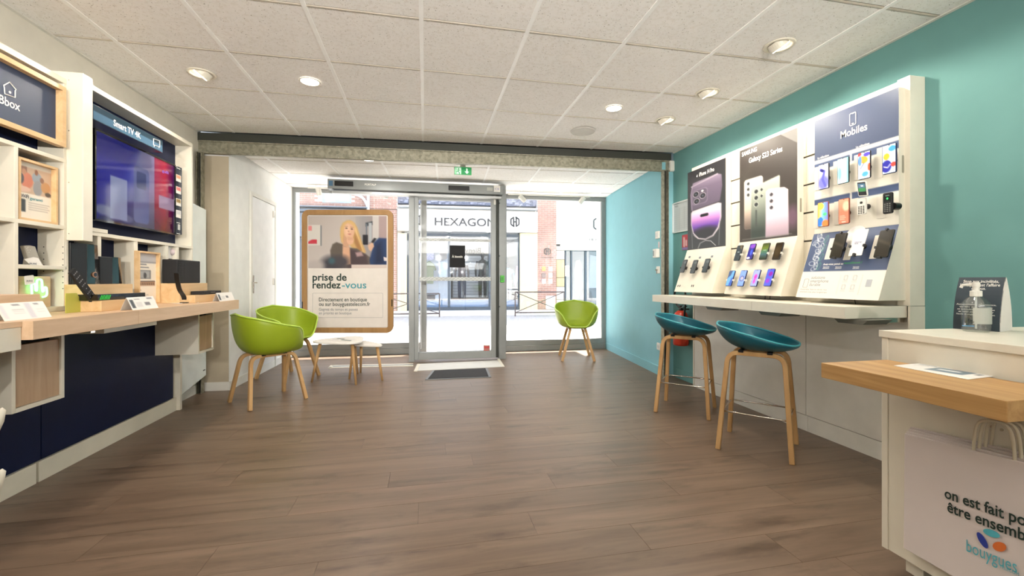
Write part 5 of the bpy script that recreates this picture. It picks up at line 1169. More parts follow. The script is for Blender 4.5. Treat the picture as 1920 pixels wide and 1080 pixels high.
# cables below trays
for k, (u, v) in enumerate(((1437, 556), (1446, 556), (1605, 563))):
    p = onX(u, v, 2.56); o = mk('cable', B().tube(smooth([(2.55, p.y, ZTB+.0), (2.54, p.y-.01, ZC+.02), (2.52, p.y-.03, ZC+.004)], 4), .0025, 6), BLACK, smooth=True); tag(o, ('left black cable below the middle tray', 'right black cable below the middle tray', 'thin dark cable below the Mobiles tray')[k], 'cable')

# ---- wall items on the right
def wallpl(): 
    a = Vector((2.62, 4.41, 0)); d = (Vector((2.815, 6.42, 0))-a).normalized(); n = Vector((-d.y, d.x, 0)); return PL(a, n, -d)
PW_ = wallpl()
def wbox(name, lab, cat, u, v, w_, h_, dep, m, extra=None):
    c = PW_.at(u, v); t = thing(name, lab, cat, c-Vector((0, 0, h_/2))); mk('housing', B().rrect(c, PW_.r, PW_.u, w_, h_, .006, PW_.n*dep), m, t, bevel=.003)
    if extra: extra(t, c)
wbox('thermostat', 'square white thermostat, topmost item on the daylit alcove wall', 'thermostat', 1234.5, 440.5, .085, .085, .02, WHITE2, lambda t, c: mk('dial', B().rrect(c+PW_.n*.02, PW_.r, PW_.u, .05, .05, .004, PW_.n*.003), M('dial_grey', (206, 208, 206), .4), t))
wbox('wall_sticker', 'tiny red and white sticker between thermostat and controller', 'sticker', 1235.5, 459, .035, .07, .001, M('sticker_pink', (214, 190, 190), .6))
wbox('door_controller', 'white and grey boxed key controller on the daylit alcove wall', 'switch box', 1234, 475, .09, .1, .045, WHITE2, lambda t, c: mk('key_plate', B().rrect(c+PW_.n*.045-PW_.r*.02, PW_.r, PW_.u, .03, .06, .003, PW_.n*.003), M('plate_grey', (150, 156, 156), .4), t))
wbox('key_switch', 'white key switch with keys hanging on the daylit alcove wall', 'switch', 1235, 506, .08, .08, .012, WHITE2, lambda t, c: (mk('key', B().tube([c+PW_.n*.012, c+PW_.n*.04], .008, 10), CHROME, t), mk('key_fob', B().rrect(c+PW_.n*.03+PW_.r*.02-PW_.u*.02, PW_.r, PW_.u, .012, .05, .004, PW_.n*.003), CHROME, t)))
wbox('wall_socket', 'white power socket low on the daylit alcove wall', 'socket', 1236, 649.5, .08, .08, .012, WHITE2, lambda t, c: mk('socket_well', B().lathe([(.021, 0), (.021, .002)], c+PW_.n*.012, 20, PW_.n), M('well_grey', (190, 190, 186), .5), t))
t = thing('motion_detector', 'white motion detector high in the corner beside the shutter header', 'detector', (XWR-.02, 4.3, 2.2)); p = onX(1259, 312, XWR-.02); mk('case', B().rrect((XWR, p.y, p.z), (0, -1, 0), (0, 0, 1), .065, .125, .02, (-.05, 0, 0)), WHITE2, t, bevel=.006); mk('lens_slot', B().rrect((XWR-.05, p.y, p.z+.01), (0, -1, 0), (0, 0, 1), .018, .06, .008, (-.003, 0, 0)), M('lens_grey', (150, 158, 158), .3), t)
PWR = PL((XWR, 0, 0), (-1, 0, 0), (0, -1, 0))
t = thing('framed_notice', 'white framed printed notice partly behind the iPhone poster', 'notice', (XWR-.01, 4.0, 1.4)); c0, w0, h0 = PWR.rect(1262, 380, 1295, 437); c0.z = (PWR.at(1262, 382).z+PWR.at(1262, 438).z)/2; h0 = PWR.at(1262, 382).z-PWR.at(1262, 438).z
mk('frame', B().ring(c0, PWR.r, PWR.u, w0, h0, .008, .014, (-.012, 0, 0), 3), M('frame_white', (214, 220, 220), .4), t); cv = Canvas(30, 40, (196, 204, 206)); cv.rect(.1, .08, .3, .12, (150, 156, 160))
for k in range(10): cv.rect(.08, .2+k*.075, .92, .21+k*.075, (168, 176, 180))
cv.rect(.38, .18, .39, .96, (168, 176, 180)); cv.rect(.68, .18, .69, .96, (168, 176, 180)); a = c0+Vector((-.003, 0, 0)); panel('sheet', cv, a+Vector((0, w0/2-.012, h0/2-.012)), a+Vector((0, -w0/2+.012, h0/2-.012)), a+Vector((0, w0/2-.012, -h0/2+.012)), PRINT, t)
t = thing('fire_notice', 'small red and white fire extinguisher notice on the teal wall', 'sign', PWR.at(1284, 468)); c0, w0, h0 = PWR.rect(1279.5, 441, 1291, 468); cv = Canvas(14, 24, (190, 70, 80)); cv.rect(.2, .15, .45, .8, (226, 200, 200)); cv.rect(.55, .35, .8, .75, (226, 200, 200)); cv.rect(.02, .83, .98, .98, (130, 130, 190)); a = c0+Vector((-.004, 0, 0)); panel('print', cv, a+Vector((0, w0/2, h0/2)), a+Vector((0, -w0/2, h0/2)), a+Vector((0, w0/2, -h0/2)), PRINT, t); mk('plate', B().rrect(c0, PWR.r, PWR.u, w0, h0, .002, (-.003, 0, 0)), PAPER, t)
# fire extinguisher
pe = onX(1275, 610, 2.655); ft = thing('fire_extinguisher', 'red fire extinguisher hanging on the teal wall under the counter end', 'extinguisher', (2.665, pe.y, .48))
cx_, cy_ = 2.665, pe.y; z0, z1 = onX(1275, 648, 2.665).z, onX(1275, 582, 2.665).z; hh = z1-z0; R_ = .078
mk('cylinder', B().lathe([(.03, 0), (R_-.006, .008), (R_, .03), (R_, hh-.07), (R_-.018, hh-.025), (.03, hh)], (cx_, cy_, z0), 32), RED, ft, smooth=True)
mk('valve', B().lathe([(.022, 0), (.022, .02), (.014, .03), (.014, .05)], (cx_, cy_, z1-.003), 16), BLACK, ft)
mk('carry_handle', B().sweep([(cx_, cy_+.03, z1+.03), (cx_, cy_-.03, z1+.035), (cx_, cy_-.1, z1+.05)], .02, .008, (1, 0, 0)), BLACK, ft); mk('squeeze_lever', B().sweep([(cx_, cy_+.03, z1+.045), (cx_, cy_-.03, z1+.06), (cx_, cy_-.09, z1+.08)], .018, .006, (1, 0, 0)), BLACK, ft)
mk('hose', B().tube(smooth([(cx_, cy_+.02, z1+.03), (cx_-.02, cy_+.07, z1+.09), (cx_-.02, cy_+.075, z1+.2), (cx_, cy_-.03, z1+.24), (cx_-.01, cy_-.1, z1+.16), (cx_-.02, cy_-.095, z1-.05), (cx_-.02, cy_-.09, z0+.1)], 6), .010, 10), BLACK, ft, smooth=True)
mk('label', B().lathe([(R_+.0008, 0), (R_+.0008, .02)], (cx_, cy_, z0+.14), 32), PAPER, ft); mk('wall_hook', B().box(cx_+.0, XWR, cy_-.015, cy_+.015, z1+.005, z1+.02), DGREY, ft)

# ================================================================== CHAIRS, STOOLS, TABLES
def shell(rimz, a, b_, z0, pw_=1.6, gp=4.0, nr=12, nph=48, flat=.0, front=None):
    bb = B(); ph = [2*PI*k/nph for k in range(nph)]; rings = []
    deg = [p[0] for p in rimz]; zz_ = [p[1] for p in rimz]
    for i in range(nr+1):
        r = i/nr; ring = []
        for p in ph:
            d = math.degrees(p); d = d if d <= 180 else 360-d; zr = float(np.interp(d, deg, zz_))
            hgt = (zr-z0)/(zz_[-1]-z0)
            n = 2.5; cx_, sx_ = math.cos(p), math.sin(p); R_ = 1/((abs(cx_/a)**n+abs(sx_/b_)**n)**(1/n))
            rr = 1-(1-r)**pw_; rad = R_*rr*(1-.10*(1-hgt)*0)
            lean = 1+.05*(hgt*r**gp)
            z = z0+(zr-z0)*r**gp+.006*r
            ring.append((cx_*rad*lean, sx_*rad*lean, z))
        rings.append(ring)
    V = [[bb.bm.verts.new(q) for q in ring] for ring in rings[1:]]; c = bb.bm.verts.new((0, 0, z0))
    for k in range(nph):
        j = (k+1) % nph; bb.bm.faces.new([c, V[0][k], V[0][j]])
        for i in range(nr-1): bb.bm.faces.new([V[i][k], V[i+1][k], V[i+1][j], V[i][j]])
    return bb, rings[-1]
def u_leg(x, yf, yt, zt, w_, th, rad, sgn=1):
    # frame running front-back (local X) on one side y; foot y = yf, top y = yt
    pts = []; fx = x; tx = x*.78
    def P(fr_, z): # along the sloping leg
        return None
    leg = lambda s: [Vector((s*fx, yf, 0)), Vector((s*(tx+(fx-tx)*.35), yt+(yf-yt)*.35, zt*.65))]
    a0 = Vector((fx, yf, 0)); a1 = Vector((tx, yt, zt)); 
    pts = [a0, a0.lerp(a1, .45), a0.lerp(a1, 1-rad/zt)]
    c0 = a0.lerp(a1, 1-rad/zt); c1 = Vector((tx-rad*.9, yt, zt))
    for k in range(1, 6): t = k/6; pts.append((1-t)**2*c0+2*t*(1-t)*a1+t*t*c1)
    pts.append(c1); m = [Vector((-p.x, p.y, p.z)) for p in reversed(pts)]
    return pts+m
def make_chair():
    t = thing('tub_chair', '', 'chair')
    bb, rim = shell([(0, .452), (24, .456), (34, .50), (44, .60), (56, .655), (90, .695), (130, .755), (180, .79)], .255, .285, .43, 1.75, 3.6)
    sh_ = mk('seat_shell', bb, GREENP, t, smooth=True, solid=.011, sub=1)
    mk('rim_edge', B().tube(rim, .0075, 8, close=True), M('green_edge', (178, 208, 84), .4), sh_, smooth=True)
    for s in (-1, 1): mk('leg_frame', B().sweep(u_leg(.235, s*.215, s*.10, .424, .03, .02, .07), .036, .028, (0, 1, 0)), ASH, t, bevel=.004)
    for s in (-1, 1): mk('cross_bar', B().sweep([(s*.09, -.13, .432), (s*.09, .13, .432)], .03, .012, (1, 0, 0)), BLACK, t)
    return t
ch = make_chair(); ch['label'] = 'lime green tub chair in front, its back to the oak desk'; ch['group'] = 'lime green tub chairs'
def feet(*px): ps = [onZ(*p) for p in px]; return sum(ps, Vector())/len(ps), ps
c1, ps = feet((437, 756), (479, 768), (517, 735), (574, 747)); ch.location = (c1.x, c1.y, 0); f1 = (ps[3]-ps[1]); ch.rotation_euler = (0, 0, math.atan2(f1.y, f1.x))
k2 = copy_tree(ch); k2['label'] = 'lime green tub chair behind the front one, beside the poster'
c2_, ps = feet((480.5, 711), (530.5, 717), (526, 697), (591.5, 700)); f2 = ps[1]-ps[0]; k2.location = (-1.50, 5.2, 0); k2.rotation_euler = (0, 0, math.radians(-38))
k3 = copy_tree(ch); k3['label'] = 'lime green tub chair alone by the right window'
a, b2 = onZ(1047, 675), onZ(1115, 680); m_ = (a+b2)/2; d_ = (b2-a).normalized(); fwd = Vector((d_.y, -d_.x, 0)); 
fwd = (Vector((0.0, 0.0, 0))-m_).normalized(); fwd.z = 0; fwd.normalize(); rt = Vector((-fwd.y, fwd.x, 0)); pos = m_-fwd*.235; k3.location = (pos.x, pos.y, 0); k3.rotation_euler = (0, 0, math.atan2(fwd.y, fwd.x)+.12)
def make_stool():
    t = thing('bar_stool', '', 'stool')
    bb, rim = shell([(0, .675), (35, .68), (60, .70), (90, .735), (130, .775), (180, .795)], .225, .235, .635, 1.5, 2.3)
    sh_ = mk('seat_shell', bb, TEALS, t, smooth=True, solid=.016, sub=1); mk('piping', B().tube(rim, .006, 8, close=True), TEALR, sh_, smooth=True)
    for s in (-1, 1): mk('leg_frame', B().sweep(u_leg(.20, s*.20, s*.11, .615, .03, .02, .07), .036, .028, (0, 1, 0)), ASH, t, bevel=.004)
    for s in (-1, 1): mk('cross_bar', B().box(s*.08-.015, s*.08+.015, -.13, .13, .62, .634), BLACK, t)
    f = .24/.615; fx, fy_ = .20*(1-f*.22), .20-(.09)*f
    mk('foot_ring', B().tube([(fx, fy_-.012, .24), (fx, -fy_+.012, .24), (fx-.012, -fy_, .24), (-fx+.012, -fy_, .24), (-fx, -fy_+.012, .24), (-fx, fy_-.012, .24), (-fx+.012, fy_, .24), (fx-.012, fy_, .24)], .0055, 8, close=True), CHROME, t, smooth=True)
    return t
s2 = make_stool(); s2['label'] = 'nearer teal bar stool at the white phone counter'; s2['group'] = 'teal bar stools'
c1, ps = feet((1350, 843), (1485, 872), (1368, 810), (1489, 828)); s2.location = (c1.x, c1.y, 0); f1 = ps[1]-ps[0]; s2.rotation_euler = (0, 0, math.atan2(f1.y, f1.x))
s1_ = copy_tree(s2); s1_['label'] = 'farther teal bar stool in front of the fire extinguisher'
c1, ps = feet((1231, 773), (1328, 788), (1249, 750), (1339, 763)); s1_.location = (c1.x, c1.y, 0); f1 = ps[1]-ps[0]; s1_.rotation_euler = (0, 0, math.atan2(f1.y, f1.x))
def table(lab, ft, ht, ovr=.05, paper=None):
    ps = [onZ(*p) for p in ft]; c = sum(ps, Vector())/3; t = thing('coffee_table', lab, 'table', (c.x, c.y, 0), 'small white coffee tables')
    tops = [c+(p-c)*.86 for p in ps]; pts = []
    # rounded triangle
    n = 10
    out = [c+(p-c)*1.42 for p in ps]
    for i in range(3):
        p0, p1, p2 = out[i-1], out[i], out[(i+1) % 3]
        a = p1.lerp(p0, .5); b_ = p1.lerp(p2, .5)
        for k in range(n): q = k/n; pts.append((1-q)**2*a+2*q*(1-q)*(p1+(p1-c)*.12)+q*q*b_)
    mk('table_top', B().prism([Vector((p.x, p.y, ht-.02)) for p in pts], (0, 0, .02)), M('table_white', (232, 228, 222), .4), t, bevel=.005)
    for p, q in zip(ps, tops):
        q = c+(p-c)*.72; mk('leg', B().tube([(p.x, p.y, 0), (q.x, q.y, ht-.021)], lambda f: .011+.007*f, 14), ASH, t, smooth=True)
    return t, c
t1, tc1 = table('larger white rounded triangular coffee table with papers, below the poster', [(584.5, 716.6), (667.7, 721.7), (671, 701)], .44)
t2, tc2 = table('smaller lower white coffee table right of the larger one', [(655, 710.6), (717, 713.3), (676, 699)], .385)
o = thing('folded_leaflet', 'printed leaflet lying on the larger coffee table', 'leaflet', onZ(650, 636, .441)); cv = Canvas(40, 26, (226, 222, 218)); cv.rect(.2, .2, .55, .4, (70, 76, 74)); cv.rect(.5, .5, .95, .75, (96, 110, 104)); cv.rect(.1, .6, .4, .68, (150, 150, 150))
z = .4412; a, b2, c2 = onZ(628, 632.5, z), onZ(668, 635.5, z), onZ(614, 638, z); mk('sheet', B().prism([a, b2, b2+(c2-a), c2], (0, 0, .001)), PAPER, o); panel('print', cv, a+Vector((0, 0, .0015)), b2+Vector((0, 0, .0015)), c2+Vector((0, 0, .0015)), PRINT, o)

# ================================================================== HANGING POSTER
tp = 5.5; axis = Vector((s_, c_, 0)); PH = PL(C0+axis*tp, (-axis+Vector((.03, 0, 0))).normalized()); PH.n = -axis; PH.r = Vector((c_, -s_, 0)); PH.u = Vector((0, 0, 1))
PHr = PH.r
ph = thing('hanging_poster', 'large rounded wood framed advertising poster hanging in the left window', 'poster', PH.at(651, 622))
c0, w0, h0 = PH.rect(565.5, 393, 737, 624.5)
mk('frame', B().ring(c0, PH.r, PH.u, w0, h0, .09, .068, -PH.n*.03, 8), wood('poster_frame_wood', (150, 112, 68), (172, 134, 88), (12, 12, 1.5)), ph, bevel=.004)
mk('backing_board', B().rrect(c0-PH.n*.012, PH.r, PH.u, w0-.13, h0-.13, .03, -PH.n*.012), M('poster_back', (206, 198, 190), .6), ph)
mk('paper_sheet', B().rrect(c0-PH.n*.011, PH.r, PH.u, w0-.15, h0-.15, .01, PH.n*.002), M('poster_paper', (222, 214, 206), .5), ph)
PHp = PL(c0-PH.n*.0085, PH.n, PH.r, PH.u); PHp.n = PH.n
cv = Canvas(176, 118, (186, 176, 170)); 
cv.hgrad([(0, (176, 164, 156)), (.45, (190, 180, 174)), (.7, (150, 146, 146)), (1, (150, 130, 128))])
cv.vgrad([(0, (184, 172, 164)), (1, (206, 200, 198))], np.full(cv.X.shape, .4)*(cv.X < .6))
cv.rect(.9, 0, 1, 1, (160, 140, 138)); cv.rect(.82, 0, .9, 1, (190, 184, 180))
cv.rect(.0, .17, .16, .56, (206, 200, 192), .01); cv.rect(.155, .18, .17, .57, (110, 116, 120)); cv.rect(.0, .19, .045, .28, (220, 130, 130)); cv.rect(0, .45, .11, .53, (190, 50, 66)); cv.poly([(0, .45), (.05, .45), (0, .49)], (206, 200, 192))
cv.poly([(.73, .13), (.82, .10), (.82, .17), (.73, .2)], (60, 66, 72), 2); cv.rect(.735, .15, .75, .5, (100, 110, 120)); cv.rect(.77, .13, .81, .5, (168, 172, 176)); cv.rect(.695, .36, .76, .55, (34, 34, 40), .01)
# jeans leg, hair back
cv.poly([(.41, .22), (.44, .13), (.49, .085), (.54, .08), (.59, .13), (.625, .22), (.655, .36), (.69, .52), (.735, .68), (.70, .76), (.62, .70), (.55, .6), (.5, .5), (.45, .55), (.42, .5), (.405, .36)], (198, 160, 104), 4)
cv.poly([(.585, .3), (.64, .48), (.69, .66), (.64, .68), (.585, .5)], (160, 116, 70), 5); cv.poly([(.57, .13), (.61, .24), (.63, .38), (.6, .3)], (226, 194, 140), 3); cv.line([(.61, .3), (.66, .5), (.7, .68)], .012, (216, 180, 124)); cv.line([(.43, .3), (.43, .46), (.45, .53)], .012, (216, 180, 124))
cv.poly([(.28, .66), (.31, .54), (.36, .5), (.44, .54), (.5, .6), (.62, .62), (.72, .72), (.8, .8), (.8, 1), (.3, 1)], (96, 86, 78), 3)
cv.poly([(.5, .62), (.6, .66), (.74, .74), (.78, 1), (.5, 1)], (72, 58, 62), 5); cv.poly([(.6, .7), (.68, .68), (.7, .76), (.62, .78)], (170, 140, 140), 4)
cv.poly([(.45, .36), (.52, .42), (.52, .6), (.44, .58)], (196, 152, 122), 3)
cv.ell(.518, .27, .072, .165, (212, 168, 138), rot=-.1, soft=.1); cv.ell(.50, .27, .035, .1, (226, 186, 156), soft=.8); cv.poly([(.42, .25), (.45, .14), (.5, .09), (.56, .10), (.6, .2), (.605, .32), (.585, .22), (.545, .15), (.5, .135), (.465, .18), (.45, .3), (.44, .42), (.415, .38)], (208, 170, 114), 3)
for x, y in ((.487, .235), (.556, .25)): cv.ell(x, y, .015, .012, (96, 74, 62), soft=.5); cv.ell(x, y-.035, .022, .006, (150, 110, 76), soft=.5, rot=.1)
cv.ell(.515, .295, .01, .018, (190, 140, 114), soft=.8); cv.ell(.525, .345, .022, .009, (176, 96, 88), soft=.5)
cv.poly([(.44, .58), (.53, .60), (.54, .92), (.43, .96)], (206, 160, 130), 3); cv.ell(.535, .465, .045, .085, (214, 168, 138), soft=.15)
for k in range(4): cv.line([(.508+.017*k, .40+.005*k), (.512+.017*k, .46)], .007, (180, 132, 104))
cv.poly([(.84, .5), (.9, .42), (1, .43), (1, .95), (.8, 1), (.78, .85)], (34, 56, 96), 4); cv.poly([(.86, .55), (.93, .5), (.96, .9), (.84, .95)], (22, 36, 66), 12); cv.poly([(.76, .56), (.82, .5), (.84, .58), (.8, .68), (.77, .64)], (206, 166, 140), 2); cv.poly([(.8, .5), (.84, .42), (.87, .43), (.83, .52)], (30, 30, 32), 2); cv.poly([(.96, .78), (1, .8), (1, .86), (.965, .86)], (214, 200, 200))
cv.ell(.3, .93, .14, .16, (60, 58, 66), soft=.8); cv.ell(.42, .88, .1, .12, (70, 66, 72), soft=.9); cv.ell(.08, .95, .12, .1, (176, 166, 162), soft=.8); cv.rect(.55, .93, 1, 1, (206, 190, 182)); cv.ell(.3, .86, .04, .06, (60, 90, 100), soft=.9)
a, b2, c2 = PHp.at(578, 405), PHp.at(725, 405), PHp.at(578, 502); b2 = PHp.at(725, 407); b2.z = a.z; c2 = Vector((a.x, a.y, PHp.at(650, 503).z))
panel('photo_print', cv, a, b2, c2, PRINT, ph)
tpx(ph, 'prise de', PHp, (586, 526), (650, 526), 13, INKP, .022); tpx(ph, 'rendez', PHp, (586, 540.5), (639, 540.5), 13, INKP, .022); tpx(ph, '-vous', PHp, (641, 540.5), (687, 540.5), 13, INKT, .012)
tpx(ph, 'Directement en boutique', PHp, (598, 565), (688, 565), 7, INKP, .01); tpx(ph, 'ou sur bouyguestelecom.fr', PHp, (598, 573.5), (694, 573.5), 7, INKP, .01); tpx(ph, 'Gagnez du temps et passez', PHp, (598, 582.5), (671, 582.5), 5.2, INKG, 0); tpx(ph, 'en priorité en boutique', PHp, (598, 589.5), (659, 589.5), 5.2, INKG, 0)
c3, w3, h3 = PHp.rect(586, 549.5, 718, 595.5); mk('outline_box', B().ring(c3, PH.r, PH.u, w3, h3, .012, .0025, PH.n*.0006, 3), INKG, ph)
mk('small_print', B().rrect(PHp.at(598, 615), PH.r, PH.u, .16, .006, .001, PH.n*.0006), INKG, ph)
for u in (600, 702): q = PH.at(u, 395, -.015); mk('wire', B().tube([q, Vector((q.x, q.y, H2+.003))], .0012, 5), CHROME, ph)
for u, v in ((567, 572), (735, 568)): mk('side_clip', B().rrect(PH.at(u, v, 0), PH.r, PH.u, .012, .09, .002, PH.n*.003), BLACK, ph)

# ================================================================== FOREGROUND DESK (right)
al = math.radians(3.0); E1 = Vector((math.cos(al), math.sin(al)*1.0, 0)); E2 = Vector((-math.sin(al)*-1.0, -math.cos(al), 0)).normalized()
# E2 runs along the front face toward the camera, E1 runs back to the wall
E2 = Vector((-.035, -1, 0)).normalized(); E1 = Vector((1, -.035, 0)).normalized(); O = Vector((1.685, 1.308, 0))
def dkbox(a0, a1, b0, b1, z0, z1, m, nm, par, bev=.0015):
    o_ = O+E1*a0+E2*b0; return mk(nm, B().para(Vector((o_.x, o_.y, z0)), E1*(a1-a0), E2*(b1-b0), (0, 0, z1-z0)), m, par, bevel=bev)
fd = thing('reception_counter', 'large cream reception counter with an oak ledge in the right foreground', 'counter', (2.1, .8, 0))
dkbox(-.006, .90, -.006, 1.9, .868, .893, WHITE, 'counter_top', fd); dkbox(0, .88, 0, .022, .08, .868, WHITE, 'side_panel', fd); dkbox(.004, .024, .022, 1.9, .08, .868, WHITE, 'front_panel', fd)
dkbox(.86, .88, .022, 1.9, .08, .868, WHITE2, 'rear_panel', fd); dkbox(.024, .86, .022, 1.9, .08, .10, WHITE2, 'bottom_panel', fd)
for a0, b0 in ((.07, .03), (.75, .03), (.07, 1.2)): 
    o_ = O+E1*a0+E2*b0; mk('foot', B().prism([o_, o_+E1*.14, o_+E1*.14+E2*.06, o_+E2*.06], (0, 0, .08)), WHITE, fd, bevel=.002)
mk('leveller', B().lathe([(.02, 0), (.02, .012), (.008, .014), (.008, .08)], O+E1*.1+E2*.42, 14), BLACK, fd)
lx0, ly1, ly0 = 1.372, 1.270, .775; zz0, zz1 = .738, .790
lg = mk('oak_ledge', B().box(lx0, 1.66, ly0, ly1, zz0, zz1), OAKD, fd, bevel=.0015)
tr_ = O+E1*.0+E2*(.55); 
# papers on the ledge
o = thing('printed_flyer', 'printed flyer lying on the oak ledge of the reception counter', 'flyer', onZ(1775, 695, zz1)); z = zz1+.0006
a, b2, c2 = onZ(1727, 681.5, z), onZ(1879, 704, z), onZ(1676, 686, z); d_ = onZ(1815, 712, z); mk('sheet', B().prism([a, b2, d_, c2], (0, 0, .0012)), PAPER, o)
cv = Canvas(60, 36, (232, 230, 226)); cv.rect(.35, .3, .82, .85, (96, 120, 136)); cv.rect(.5, .1, .8, .3, (190, 180, 172)); cv.ell(.6, .18, .08, .08, (120, 100, 92)); cv.rect(.06, .2, .3, .26, (140, 150, 156)); cv.rect(.06, .4, .26, .43, (170, 176, 180)); cv.rect(.42, .45, .7, .6, (226, 230, 232)); cv.rect(.87, .4, .93, .6, (120, 124, 130))
e = Vector((0, 0, .0016)); panel('print', cv, a+e, b2+e, c2+e, PRINT, o)
# bags hanging on the front panel
bgt = thing('paper_bag', 'stack front white paper carrier bag with bouygues telecom print', 'bag', O+E2*.3); bx = -.055
def bp_(a0, b0, z): q = O+E1*a0+E2*b0; return Vector((q.x, q.y, z))
PBg = PL(bp_(bx, 0, 0), -E1, E2); 
def bagpx(u, v, off=0): return PBg.at(u, v, off)
tl = bagpx(1693, 812); tlb = (tl-O).dot(E2); Rb = (bagpx(1915, 867)-tl).normalized(); Ub = Vector((0, 0, 1)); hbag = tl.z-bagpx(1697, 1030).z; EB = E2*(Rb.dot(E2)); HT = bagpx(1855, 790); zbt = tl.z; zbb = bagpx(1700, 1035).z
BAG = M('bag_paper', (214, 204, 200), .6, var=.05, vs=3, bump=.15, bs=12)
for k in range(4):
    wdt = .52; th_ = .008; a0 = bx+.002+k*.0125; dz = .006*k; db = -.004*k
    if k == 0: t = bgt
    else: t = thing('paper_bag', ('second', 'third', 'rearmost')[k-1]+' white paper bag of the stack hanging on the counter front', 'bag', O+E2*.3)
    q0 = tl+E1*(.002+k*.0125)+Ub*dz+Rb*db
    mk('bag_body', B().prism([q0-Ub*hbag, q0-Ub*hbag+EB*wdt, q0+Rb*wdt, q0+Rb*.003], E1*th_), BAG, t, bevel=.002)
    h0_ = (bagpx(1822, 840)-tl).dot(Rb)+.006*k; h1_ = (bagpx(1898, 860)-tl).dot(Rb)+.006*k; top = HT.z-tl.z-Rb.z*(h0_+h1_)/2+.003*k; q0 = tl+E1*(k*.0125+.0072)
    hp_ = lambda a_, u_, e_=0: q0+Rb*a_+Ub*u_+E1*e_
    pts = smooth([hp_(h0_, -.03), hp_(h0_, .02), hp_(h0_+.008, top-.018), hp_(h0_+.03, top), hp_(h1_-.03, top), hp_(h1_-.008, top-.018), hp_(h1_, .02), hp_(h1_, -.03)], 5)
    mk('rope_handle', B().tube(pts, .0042, 8), M('rope_cream', (206, 196, 172), .8, bump=.4, bs=300), t, smooth=True)
PBt = PL(bp_(bx-.001, 0, 0), -E1, E2)
def btext(st, a, b2, h, m, bold, wmul=1):
    A, Bq = PBt.at(*a), PBt.at(*b2); return A, Bq
def bt_line(st, a, hpx, m, bold, width):
    A = PBt.at(*a, .0015); return text(bgt, st, A, Rb, Ub, width, abs((PBt.at(a[0], a[1]-hpx, .0015)-A).dot(Ub)), m, bold, th=0)
    A = PBt.at(*a, .0015); hh_ = abs((PBt.at(a[0], a[1]-hpx, .0015)-A).z); return text(bgt, st, A, E2, (0, 0, 1), width, hh_, m, bold, th=0)
A = PBt.at(1771, 933); B1 = PBt.at(1886, 963); w_ = abs((B1-A).dot(E2)); bt_line('on est fait pour', (1771, 933), 19, INKP, .018, w_*15.6/10.3)
A = PBt.at(1776, 959); B1 = PBt.at(1913, 1003); w_ = abs((B1-A).dot(E2)); bt_line('être ensemble', (1776, 959), 19, INKP, .018, w_*13/10.7)
A = PBt.at(1812, 1033); B1 = PBt.at(1907, 1068); w_ = abs((B1-A).dot(E2)); bt_line('bouygues', (1812, 1033), 22, INKL, .0, w_); bt_line('TELECOM', (1874, 1064), 6, INKL, .0, w_*.36)
def ell3(u, v, ru, rv, rot, m, nm):
    c = PBt.at(u, v, .0012); bb = B(); pts = []
    for k in range(28): a = 2*PI*k/28; x, y = ru*math.cos(a), rv*math.sin(a); pts.append(c+Rb*(x*math.cos(rot)-y*math.sin(rot))+Ub*(x*math.sin(rot)+y*math.cos(rot)))
    bb.prism(pts, -E1*.0006); mk(nm, bb, m, bgt)
sc_ = .95/FPX
ell3(1859, 1000, .0195, .0105, .12, INKL, 'logo_oval'); ell3(1842, 1013, .0215, .0095, -1.05, INKB, 'logo_oval'); ell3(1874, 1025, .0175, .0120, .75, INKO, 'logo_oval')
mk('hook_screw', B().lathe([(.004, 0), (.004, .003)], PL(bp_(.004, 0, 0), -E1, E2).at(1860, 800), 10, -E1), CHROME, fd); mk('hook_screw', B().lathe([(.004, 0), (.004, .003)], PL(bp_(.004, 0, 0), -E1, E2).at(1879, 806), 10, -E1), CHROME, fd)
# folded notice on the counter
ZT = .893+.0005
nc = thing('folded_notice', 'curved dark notice reading Stop aux incivilités standing on the counter', 'notice', onZ(1845, 620, ZT))
pL, pR = onZ(1787, 616, ZT), onZ(1876, 622.5, ZT); rr_ = (pR-pL); wN = rr_.length; rr_.normalize(); bk = Vector((-rr_.y, rr_.x, 0)); 
zN = onP(1800, 520, pL, -bk).z; dep = .115; hN = zN-ZT
def arc(f): # front curve profile from base(0) to top(1): offset back
    return dep*.5*(f**2.2)
bb = B(); n = 12; th_ = .0015
rows_ = [[pL+bk*arc(k/n)+Vector((0, 0, hN*k/n))+rr_*x for x in (0.0, wN)] for k in range(n+1)]
for k in range(n): bb.face([rows_[k][0], rows_[k][1], rows_[k+1][1], rows_[k+1][0]])
mk('front_leaf', bb, M('notice_dark', (40, 54, 64), .5), nc, smooth=True)
bb = B(); rows2 = [[pL+bk*(dep-arc(k/n)*.99)+Vector((0, 0, hN*k/n))+rr_*x for x in (0.0, wN)] for k in range(n+1)]
for k in range(n): bb.face([rows2[k][1], rows2[k][0], rows2[k+1][0], rows2[k+1][1]])
mk('rear_leaf', bb, PAPER, nc, smooth=True)
bb = B(); prof = [r[1] for r in rows_]+[r[1] for r in reversed(rows2)]; bb.prism(prof, -rr_*.002); mk('side_gusset', bb, PAPER, nc)
PN = PL(pL+bk*arc(.8)-bk*.004, -bk, rr_)
for s_t, a, b2, h_, off in (('Stop aux incivilités,', (1806, 530), (1873, 530.5), 5, 0), ("le respect est l'affaire", (1800, 536.5), (1875, 537), 5, 0), ('de tous.', (1821, 543), (1848, 543.5), 5, 0)): 
    ff = (PN.at(*a).z-ZT)/hN; Pq = PL(pL+bk*arc(ff)-bk*.003, -bk, rr_); tpx(nc, s_t, Pq, a, b2, h_, INKW, .014, .15, off=.0)
